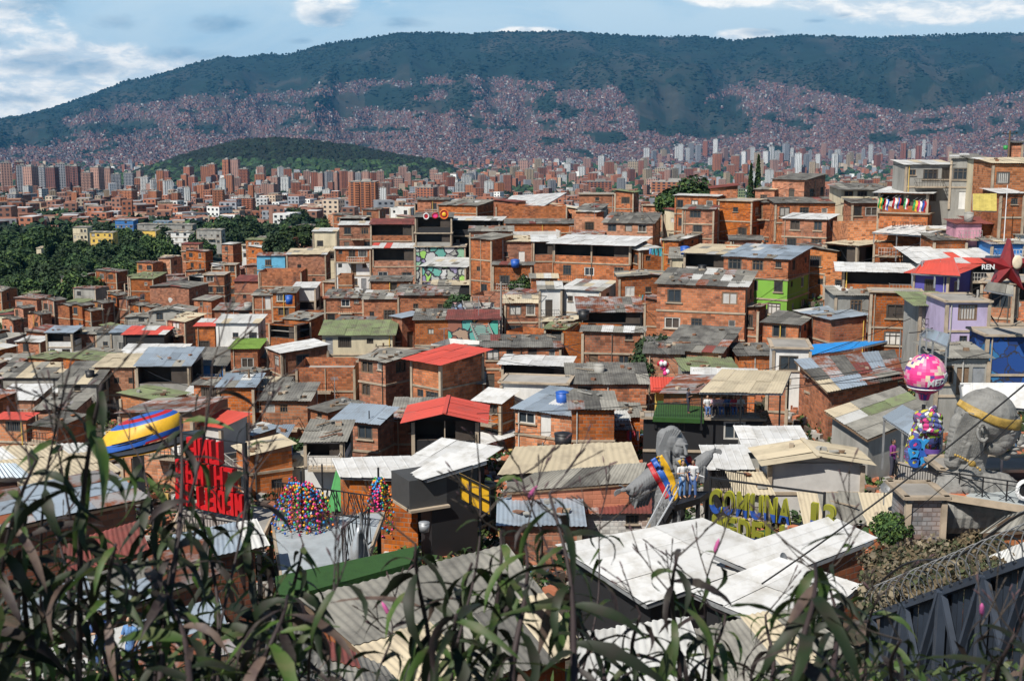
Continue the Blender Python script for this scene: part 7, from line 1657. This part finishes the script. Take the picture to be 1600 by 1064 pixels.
for i, (x, sh, lb) in enumerate([(1106, 0, 'seated person in white at the left end of the terrace bar'), (1117, 5, 'seated person in tan top second on the terrace bar'), (1127, 5, 'seated person in pink third on the terrace bar'), (1137, 1, 'seated person in blue in the middle of the terrace bar'), (1147, 2, 'seated person in red right of the middle on the terrace bar'), (1158, 0, 'seated person in white near the black door of the terrace bar')]):
    person(hb(x, 652, 19.05) + Vector((0, .35, .1)), 'sit', CL[sh], CL[4 if i % 2 else 1], lb, 0, i % 2, 1.05)
person(hb(1075, 645, 18.9), 'stand', CL[4], CL[4], 'person in black standing on the green terrace floor', 1.2, 1)
person(hb(1393, 745, 15.2), 'stand', paint('purple_shirt', (.2, .03, .2), .9), CL[4], 'person in purple shirt leaning at the small platform', .8, 1)
person(hb(160, 1050, 14.4), 'stand', CL[1], CL[1], 'worker in blue behind the left shrubs', .5, 0, 1.0)
person(hb(208, 1060, 14.2), 'stand', CL[6], CL[1], 'second worker in blue with yellow cap behind the left shrubs', -.5, 0, 1.0)

# ------------------------------------------------------------ poles and cables
def pole(px, yt, yb, D, label, arm=True, m=None):
    p = P(px, yb, D); h = (yb - yt) * S(yb, D); e = empty('utility_pole', p, 0, label, 'utility pole'); b = MB(); k_ = .4 if m in (M_steel, M_wht, M_black) else 1; b.tube([(0, 0, -2), (0, 0, h)], [.16 * k_, .10 * k_], 8); b.build('post', m or M_conc, e)
    if arm:
        b = MB(); b.bar((-.9, 0, h - .4), (.9, 0, h - .3), .08); b.bar((-.6, 0, h - 1.1), (.5, .2, h - 1.05), .07); b.build('crossarm', M_black, e)
        for x in (-.8, 0, .8): new('insulator', UNIT, e, M_black, (x, 0, h - .22), None, (.1, .1, .18))
    return p + Vector((0, 0, h - .35))
T = [pole(1519, 452, 600, 99, 'concrete utility pole in front of the lilac house'), pole(393, 575, 700, 112, 'dark utility pole among the left brick houses', m=M_wood), pole(783, 440, 560, 140, 'grey utility pole by the central steps'), pole(1576, 205, 240, 150, 'thin pole on the right skyline', m=M_wood), pole(578, 640, 712, 84, 'slim pole behind the white roofed building', False, M_black), pole(507, 720, 880, 56, 'tall black mast on the ball terrace', False, M_black), pole(600, 535, 600, 136, 'small pole in front of the long cream house', True, M_wood), pole(1405, 515, 560, 108, 'pale pipe post right of the blue tarp', False, M_steel), pole(1567, 290, 400, 124, 'tall white pipe on the three storey house at the right edge', False, M_wht), pole(848, 690, 720, 72, 'bent pipe on the tan cement roofs', False, M_steel)]
def cable(a, b, sag, label, r=.02, n=14, m=None):
    a, b = Vector(a), Vector(b); mb = MB(); mb.tube([a.lerp(b, i / n) - Vector((0, 0, sag * 4 * (i / n) * (1 - i / n))) for i in range(n + 1)], r, 4)
    tag(mb.build('cable', m or M_black), label, 'cable')
cable(T[0], P(1420, 520, 100), .8, 'cable from the lilac house pole to the bent awning', .04); cable(T[0], P(1640, 560, 92), 1.2, 'heavy cable from the lilac house pole to the right edge', .06); cable(T[0] - Vector((0, 0, .7)), P(1590, 440, 102), .5, 'cable from the lilac house pole towards the red star', .04); cable(T[0], P(1310, 470, 122), 1.5, 'long cable from the lilac house pole to the laundry rooms', .03)
cable(P(1602, 600, 30), P(1190, 912, 30), .15, 'long black cable slanting down across the huge head', .022); cable(P(1602, 640, 34), P(1290, 900, 36), .3, 'thin cable crossing below the slanting black one', .012)
cable(T[1], T[6], 2, 'sagging cable between the two left poles', .03); cable(T[1], P(150, 640, 120), 2, 'cable from the dark pole to the far left', .025); cable(T[2], P(1010, 430, 150), 2, 'cable from the central pole to the tan gable house', .03); cable(T[2], P(640, 520, 150), 2, 'cable from the central pole to the laundry balcony', .03); cable(T[2], P(860, 560, 122), 1, 'cable from the central pole to the black terrace room', .03)
for i in range(3): cable(P(800 + i, 700 + i * 3, 72), P(960, 690 + i * 5, 76), .6 + i * .2, ['upper', 'middle', 'lower'][i] + ' black cable over the tan cement roofs', .03)
cable(P(1018, 835, 47), P(1075, 735, 58), .05, 'taut white stay rope left of the stair to the statue', .035, m=M_wht); cable(P(1002, 838, 47), P(1045, 755, 58), .05, 'second taut white stay rope beside the statue stairs', .035, m=M_wht); cable(P(1075, 735, 58), P(1100, 745, 56), .02, 'short white rail rope at the statue platform', .03, m=M_wht)

def roof_cables():
    rr = random.Random(8); hs = [h for h in HOUSES if h[2] > 75 and 'FILL' not in h[3]]; seen = set(); n = 0
    while n < 46:
        a, b = rr.choice(hs), rr.choice(hs)
        A, B = Vector(a[4].location) + Vector((0, 0, a[9] + 2.9)), Vector(b[4].location) + Vector((0, 0, b[9] + 2.9)); d = (A - B).length
        if d < 9 or d > 38 or (a[3], b[3]) in seen: continue
        seen.add((a[3], b[3])); lb = 'thin cable between ' + ' '.join(core(a[3]).split()[:5]) + ' and ' + ' '.join(core(b[3]).split()[:5])
        cable(A, B, rr.uniform(.4, 1.4), lb, rr.choice([.018, .025, .03]), 10); n += 1
    T_ = 0
    for h in rr.sample(hs, 26):
        p = Vector(h[4].location) + (h[7] * h[5] + h[8] * h[6]) * rr.uniform(.3, .6) + Vector((0, 0, h[9] + (2.5 if h[2] > 60 else 0) + .25)); k = T_ % 2; T_ += 1; s_ = S(500, h[2])
        if k and 'ant' + core(h[3]) in seen: continue
        seen.add('ant' + core(h[3]))
        if k: e = empty('television_antenna', p, rr.uniform(0, 3), 'small antenna on the roof of ' + core(h[3]), 'antenna'); b = MB(); b.bar((0, 0, -.3), (0, 0, 2.2), .05); b.bar((-.6, 0, 2.1), (.6, 0, 2.1), .03); [b.bar((-.5 + .25 * q, -.3, 2.1), (-.5 + .25 * q, .3, 2.1), .02) for q in range(5)]; b.build('mast', M_steel, e)
        else:
            m = rr.choice([M_black, M_blu, WM['g']]); lb_ = {id(M_black): 'black', id(M_blu): 'blue'}.get(id(m), 'grey') + ' water tank on the roof of ' + core(h[3])
            if lb_ in seen: continue
            seen.add(lb_); e = empty('water_tank', p, 0, lb_, 'water tank'); e.scale = (.85, .85, .85); b = MB(); b.lathe([(.001, -.3), (.5, -.3), (.58, .9), (.001, .9)], 12); b.build('body', m, e, True); b = MB(); b.lathe([(.6, .9), (.6, .98), (.25, 1.08), (.001, 1.1)], 12); b.build('lid', m, e, True)
roof_cables()

# ------------------------------------------------------------ blue metal wall with razor wire, lower right
M_wire = mat('dull_wire', (.16, .16, .16), .6, .4, 5, .05)
def blue_wall():
    a, b = P(1375, 962, 17.5), P(1640, 868, 13.2); e = empty('metal_wall', a, 0, 'dark blue sheet metal wall with crossed braces and razor wire', 'wall'); d = b - a; mB = mat('blue_grey_metal', (.022, .03, .045), .55, .5, 1.5, .04); mF = mat('blue_frame', (.04, .052, .075), .5, .4, 2, .04); H_ = 3.6; n = 7; nn = Vector((d.y, -d.x, 0)).normalized()
    for i in range(n):
        p, q = d * (i / n), d * ((i + .985) / n); V = []
        for k in range(9): c = p.lerp(q, k / 8); o = nn * (.03 if k % 2 else 0); V += [c + o, c + o - Vector((0, 0, H_))]
        new('panel', mesh(V, [(2 * k, 2 * k + 1, 2 * k + 3, 2 * k + 2) for k in range(8)], [mB]), e)
    up = Vector((0, 0, -1)); o = nn * .09
    b_ = MB(); b_.bar(o, d + o, .10); b_.bar(up * 2.2 + o, d + up * 2.2 + o, .08); b_.build('rail', M_wood if False else mF, e)
    for i in range(5): p = d * (i / 4 * .98); b_ = MB(); b_.bar(p + o * 1.4, p + up * H_ + o * 1.4, .11); b_.build('post', mF, e)
    for i in range(4):
        p, q = d * (i / 4 * .98), d * ((i + 1) / 4 * .98)
        for s_, t_ in (((p, q), 1.3), ((q, p), 1.7)): b_ = MB(); b_.bar(s_[0] + o * t_, s_[1] + up * 2.2 + o * t_, .08, .05); b_.build('brace', mF, e)
    r = MB(); N_ = 460; r.tube([d * (i / N_) * 1.0 + Vector((0, 0, .24)) + nn * (.26 * math.cos(i * .24)) + Vector((0, 0, .26 * math.sin(i * .24))) for i in range(N_)], .009, 4); r.build('razor_coil', M_wire, e)
    r = MB(); r.tube([d * (i / N_) + up * 2.3 + nn * (.45 + .2 * math.cos(i * .24)) + Vector((0, 0, .2 * math.sin(i * .24))) for i in range(N_)], .008, 4); r.build('razor_coil', M_wire, e)
    r = MB(); r.tube([d * t + Vector((0, 0, .55 + .1 * math.sin(9 * t))) for t in np.linspace(0, 1, 20)], .018, 5); r.build('cable', M_black, e)
blue_wall()

bpy.data.scenes.remove(TMP)
# ------------------------------------------------------------ shrubs close to the camera
def leaf_mat(name, c1, c2):
    m, nt, N, L, b = nodes(name); b.inputs['Roughness'].default_value = .6
    inf = N.new('ShaderNodeObjectInfo'); t = N.new('ShaderNodeTexCoord'); n = N.new('ShaderNodeTexNoise'); n.inputs['Scale'].default_value = 5; n.inputs['Detail'].default_value = 5; L.new(t.outputs['Object'], n.inputs['Vector'])
    r = N.new('ShaderNodeMapRange'); r.inputs[1].default_value = .45; r.inputs[2].default_value = .7; L.new(n.outputs['Fac'], r.inputs[0])
    a = N.new('ShaderNodeMix'); a.data_type = 'RGBA'; L.new(r.outputs[0], a.inputs[0]); setc(a.inputs[6], c1); setc(a.inputs[7], c2)
    h = N.new('ShaderNodeHueSaturation'); v = N.new('ShaderNodeMapRange'); L.new(inf.outputs['Random'], v.inputs[0]); v.inputs[3].default_value = .55; v.inputs[4].default_value = 1.4; L.new(v.outputs[0], h.inputs['Value']); L.new(a.outputs[2], h.inputs['Color']); L.new(h.outputs[0], b.inputs['Base Color'])
    tr = N.new('ShaderNodeBsdfTranslucent'); L.new(h.outputs[0], tr.inputs['Color']); ms = N.new('ShaderNodeMixShader'); ms.inputs[0].default_value = .22; L.new(b.outputs[0], ms.inputs[1]); L.new(tr.outputs[0], ms.inputs[2]); L.new(ms.outputs[0], N['Material Output'].inputs[0]); return m
LM = [leaf_mat('long_leaf_green', (.042, .085, .014), (.085, .10, .035)), leaf_mat('long_leaf_dark', (.012, .024, .006), (.025, .025, .014)), leaf_mat('long_leaf_purple', (.028, .018, .018), (.06, .05, .04)), leaf_mat('long_leaf_dry', (.13, .09, .07), (.07, .045, .04))]
M_stem = mat('purple_brown_stem', (.035, .022, .022), .7, .4, 20, .2); M_twig = mat('dry_twig', (.06, .045, .035), .8, .4, 20, .3); M_bud = mat('mauve_bud', (.10, .055, .06), .8, .4, 30, .3); M_flower = mat('pink_flower_spike', (.50, .10, .28), .7, .3, 40, .2)
def leafm(droop, curl, wide, seed):
    r = random.Random(seed); V = []; Fc = []; p = Vector((0, 0, 0)); a = .35; n = 9
    for i in range(n + 1):
        t = i / n; w = wide * math.sin(math.pi * min(1, t * .94 + .05)) ** .75 * (1 - .55 * t) * r.uniform(.8, 1.15); tw = curl * t
        side = Vector((0, math.cos(tw), math.sin(tw))); up = Vector((-math.sin(a), 0, math.cos(a)))
        f_ = w * (.35 + .1 * math.sin(i * 2.1 + seed)); wav = .006 * math.sin(i * 2.7 + seed)
        V += [tuple(p + side * w + up * (f_ * .8 + wav)), tuple(p), tuple(p - side * w + up * (f_ * .8 - wav))]
        p = p + Vector((math.cos(a), .03 * math.sin(i + seed), math.sin(a))) / n; a -= droop / n * (1.1 - .3 * t) * (1 + .3 * math.sin(seed * 3 + i))
    for i in range(n): b = i * 3; Fc += [(b, b + 3, b + 4, b + 1), (b + 1, b + 4, b + 5, b + 2)]
    return mesh(V, Fc, [LM[0]], smooth=True)
LEAVES = [leafm(d * q, c * q, w * 1.02, i + 10 * k) for k, q in enumerate((1, .7, 1.25)) for i, (d, c, w) in enumerate([(1.3, .3, .082), (1.8, .8, .074), (2.0, -.8, .095), (1.5, 1.4, .075), (2.3, -1.2, .088), (.9, .4, .068), (1.9, 2.2, .08)])]
_b = MB(); _b.tube([(0, 0, 0), (.3, 0, .02), (.75, 0, .01), (1, 0, 0)], [.035, .10, .08, .01], 6); BUD = _b.me([M_bud], True)
def shrub(label, D, xb, xt, yt, yb=1100, nleaf=22, size=.17, twigs=4, dark=.5, seed=0, flower=0, leaf0=0.0, r0=.007, wig=14):
    rr = random.Random(seed * 7 + int(xt)); k = 10; pts = []
    for i in range(k + 1):
        t = i / k; pts.append(P(xb + (xt - xb) * t ** 1.3 + wig * math.sin(t * 5 + seed) * t, yb + (yt - yb) * t, D + .25 * math.sin(seed + t * 2)))
    root = pts[0].copy(); root.z = min(root.z - 1.0, CZ - 3.0); root.y -= .15
    e = empty('shrub', root, 0, label, 'shrub'); L_ = [p - root for p in pts]
    b = MB(); b.tube([Vector((0, 0, -.6)), Vector((0, 0, 0))] + L_, [r0 * 1.6, r0 * 1.5] + [r0 * (1.25 - .8 * i / k) for i in range(k + 1)], 6); b.build('stem', M_stem, e, True)
    def along(t): q = t * k; i = min(int(q), k - 1); return L_[i].lerp(L_[i + 1], q - i)
    for j in range(nleaf):
        t = leaf0 + (1 - leaf0) * ((j + rr.random() * .6) / nleaf); p = along(min(t, .995)); az = j * 2.4 + rr.uniform(-.5, .5); s = size * 1.12 * rr.uniform(.55, 1.15) * (1 - .35 * max(0, t - .8) / .2)
        q = rr.random(); m = LM[1] if q < dark else LM[0] if q < dark + (1 - dark) * .62 else LM[2] if q < .95 else LM[3]
        o = new('leaf', rr.choice(LEAVES), e, m, p, (rr.uniform(-.6, .6), rr.uniform(-.15, .95), az), (s, s * rr.uniform(.8, 1.2), s))
    for j in range(twigs):        # dry flowering twigs over the leaves
        t = rr.uniform(.72, 1); p = along(min(t, .999)) if j else L_[-1]; az = rr.uniform(0, 6.28); ln = rr.uniform(.06, .15); d = Vector((math.cos(az) * .7, math.sin(az) * .4, rr.uniform(.3, 1.1))).normalized(); q = p + d * ln; b = MB(); b.tube([p, p.lerp(q, .5) + Vector((0, 0, -.005)), q], [.0022, .0017, .0012], 4)
        tips = []
        for s_ in range(rr.randint(2, 4)):
            st = p.lerp(q, rr.uniform(.4, 1)); d2 = (d + Vector((rr.uniform(-.8, .8), rr.uniform(-.5, .5), rr.uniform(-.2, .6)))).normalized(); q2 = st + d2 * rr.uniform(.03, .07); b.tube([st, q2], [.0014, .001], 4); tips.append((q2, d2))
        tw = b.build('twig', M_twig if rr.random() < .6 else M_stem, e)
        for q2, d2 in tips + [(q, d)]:
            new('bud', BUD, tw, M_bud if rr.random() < .5 else M_twig, q2, d2.to_track_quat('X', 'Z').to_euler(), (.022, .022, .022))
    for j in range(flower): p = along(rr.uniform(.8, .99)); new('flower_spike', BUD, e, M_flower, p, (0, -1.2 + rr.uniform(-.3, .3), rr.uniform(0, 6)), (.045, .06, .06))
    return e
place = [  # D, bottom x, top x, top y, leaves, size, twigs, label
 (2.2, -40, 60, 720, 34, .19, 6, 'thick leafy shrub at the left edge leaning right'), (2.4, 120, 150, 600, 30, .18, 6, 'tallest left shrub with drooping leaves before the striped cap'), (2.7, 60, 20, 790, 28, .17, 4, 'shrub with broad leaves in the bottom left corner'),
 (2.9, 260, 215, 720, 34, .17, 6, 'leafy shrub between the striped cap and red letters'), (2.6, 250, 290, 650, 28, .16, 7, 'thin topped shrub crossing the red letters'), (3.0, 340, 330, 800, 34, .17, 4, 'bushy shrub below the red letters'),
 (2.8, 400, 400, 760, 30, .17, 6, 'twiggy shrub right of the red letters'), (2.4, 180, 175, 850, 34, .18, 2, 'dark leafy shrub at the bottom left'), (3.2, 450, 460, 850, 30, .17, 5, 'shrub before the left edge of the ball terrace'), (2.5, 400, 440, 930, 26, .18, 2, 'low shrub at the bottom beside the pebbly roof'),
 (3.1, 110, 90, 830, 32, .16, 4, 'shrub in front of the rusty zinc roofs'), (2.2, 300, 260, 900, 34, .18, 2, 'large leaved shrub at the bottom left of centre'),
 (2.5, 670, 660, 850, 34, .19, 3, 'dense shrub with long hanging leaves in the bottom centre'), (2.7, 720, 735, 880, 32, .18, 2, 'second dense shrub right of the long hanging leaves'), (2.3, 730, 700, 960, 34, .19, 0, 'lowest leafy shrub in the bottom centre'), (2.9, 780, 770, 830, 30, .17, 5, 'slim shrub left of the broad white hall'),
 (2.6, 800, 820, 840, 26, .17, 4, 'shrub with upright stem beside the flower buds'), (2.4, 900, 870, 770, 32, .19, 9, 'tall dark stemmed shrub before the left corner of the white hall'), (2.8, 950, 900, 930, 28, .17, 4, 'leafy shrub in front of the bottom white roof'),
 (2.6, 1060, 1060, 870, 30, .17, 9, 'twiggy shrub in front of the white hall centre'), (2.9, 1000, 990, 960, 28, .16, 3, 'low shrub at the bottom of the white hall'), (3.1, 1110, 1120, 960, 26, .16, 5, 'low shrub right of the twiggy shrub'),
 (2.3, 1240, 1270, 880, 36, .19, 4, 'broad leaved shrub at the lower right before the white wing'), (2.6, 1300, 1300, 900, 32, .18, 5, 'second broad leaved shrub touching the metal wall'), (2.9, 1200, 1210, 960, 28, .16, 3, 'low shrub left of the broad leaved one'),
 (3.0, 1340, 1380, 930, 26, .15, 6, 'fine twiggy shrub before the left end of the metal wall'), (2.5, 1400, 1400, 1000, 22, .15, 6, 'low shrub along the foot of the metal wall'), (2.7, 1560, 1570, 990, 20, .14, 6, 'small shrub with pink spikes at the right edge')]
for i, (D, xb, xt, yt, nl, sz, tw, lb) in enumerate(place):
    shrub(lb, D, xb, xt, yt, 1110, int(nl * (1.25 if xt < 480 else .85)), sz, max(0, tw // 3), .5, i + 1, 0)
# bare branching stalks that stand above the leaves
for i, (D, xb, xt, yt, lb) in enumerate([(2.6, 60, 95, 560, 'bare forked stalk rising highest at the left'), (2.8, 180, 40, 590, 'bare stalk slanting to the left edge'), (2.7, 240, 330, 560, 'bare stalk slanting towards the laundry'), (2.6, 700, 765, 735, 'dry stalk before the yellow stair'), (2.5, 900, 830, 730, 'dark budding stalk before the pink brick house'), (2.9, 1090, 1130, 850, 'thin stalk with a pink bud on the white hall'), (2.8, 1250, 1325, 820, 'thin twig before the white wing roof'), (2.5, 480, 520, 880, 'dry stalk before the turf strip'), (3.0, 590, 600, 960, 'thin stalk with pink flower on the grey corrugated roof'), (2.7, 330, 400, 640, 'forked dry stalk right of the red letters'), (3.0, 900, 960, 800, 'leafless twigs over the left corner of the white hall'), (2.6, 1560, 1545, 960, 'pink spiked stalk before the metal wall')]):
    shrub(lb, D, xb, xt, yt, 1110, 10, .13, 3, .4, 40 + i, 1 if 'pink' in lb else 0, leaf0=.25, r0=.0035, wig=20)
# tangle at the very bottom and on the bank
def ground_tangle():
    rr = np.random.default_rng(3); n = 5200; px = rr.uniform(-60, 1660, n); D = rr.uniform(3.0, 5.2, n); V = []; F_ = []; M_ = []
    lo = np.interp(px, [0, 480, 560, 900, 1150, 1300, 1600], [1000, 1030, 1085, 1060, 1070, 1030, 1030])
    for i in range(n):
        y = lo[i] + rr.uniform(0, 1) ** .7 * 140; p = P(px[i], y, D[i]); d = Vector(rr.normal(0, 1, 3)); d.z = d.z * .6 + .3; d.normalize(); s = d.cross(Vector(rr.normal(0, 1, 3))).normalized(); l = rr.uniform(.04, .11); w = rr.uniform(.004, .014)
        b = len(V); V += [p - s * w * .4, p + s * w * .4, p + d * l * .5 + s * w, p + d * l - Vector((0, 0, .02)), p + d * l * .5 - s * w]; F_ += [(b, b + 1, b + 2, b + 4), (b + 4, b + 2, b + 3)]; k = rr.choice(4, p=[.3, .4, .15, .15]); M_ += [k, k]
    tag(new('undergrowth', mesh(V, F_, LM, M_)), 'tangled low leaves and dry stems along the bottom of the picture', 'undergrowth', kind='stuff')
ground_tangle()
def bank_scrub():
    rr = random.Random(9); pts = []
    for x0, x1, y0, y1, D0, D1, n in ((1360, 1560, 862, 950, 40, 26, 260),):
        for i in range(n): t = rr.random(); x = rr.uniform(x0, x1); y = y0 + (y1 - y0) * t - (x - x0) * .12; pts.append((P(x, y, D0 + (D1 - D0) * t), rr.uniform(.25, .6)))
    cx = np.array([p.x for p, r in pts]); cy = np.array([p.y for p, r in pts]); z = np.array([p.z for p, r in pts]) - .3; r = np.array([q for p, q in pts])
    leafy(cx, cy, z, r, r * 1.2, pick(len(pts), [(.12, .09, .05, 2), (.05, .06, .025, 2), (.18, .15, .10, 1)]), 60, 'bank_scrub', 'dry scrub and rubble on the bank behind the metal wall', .16, 'scrub')
bank_scrub()
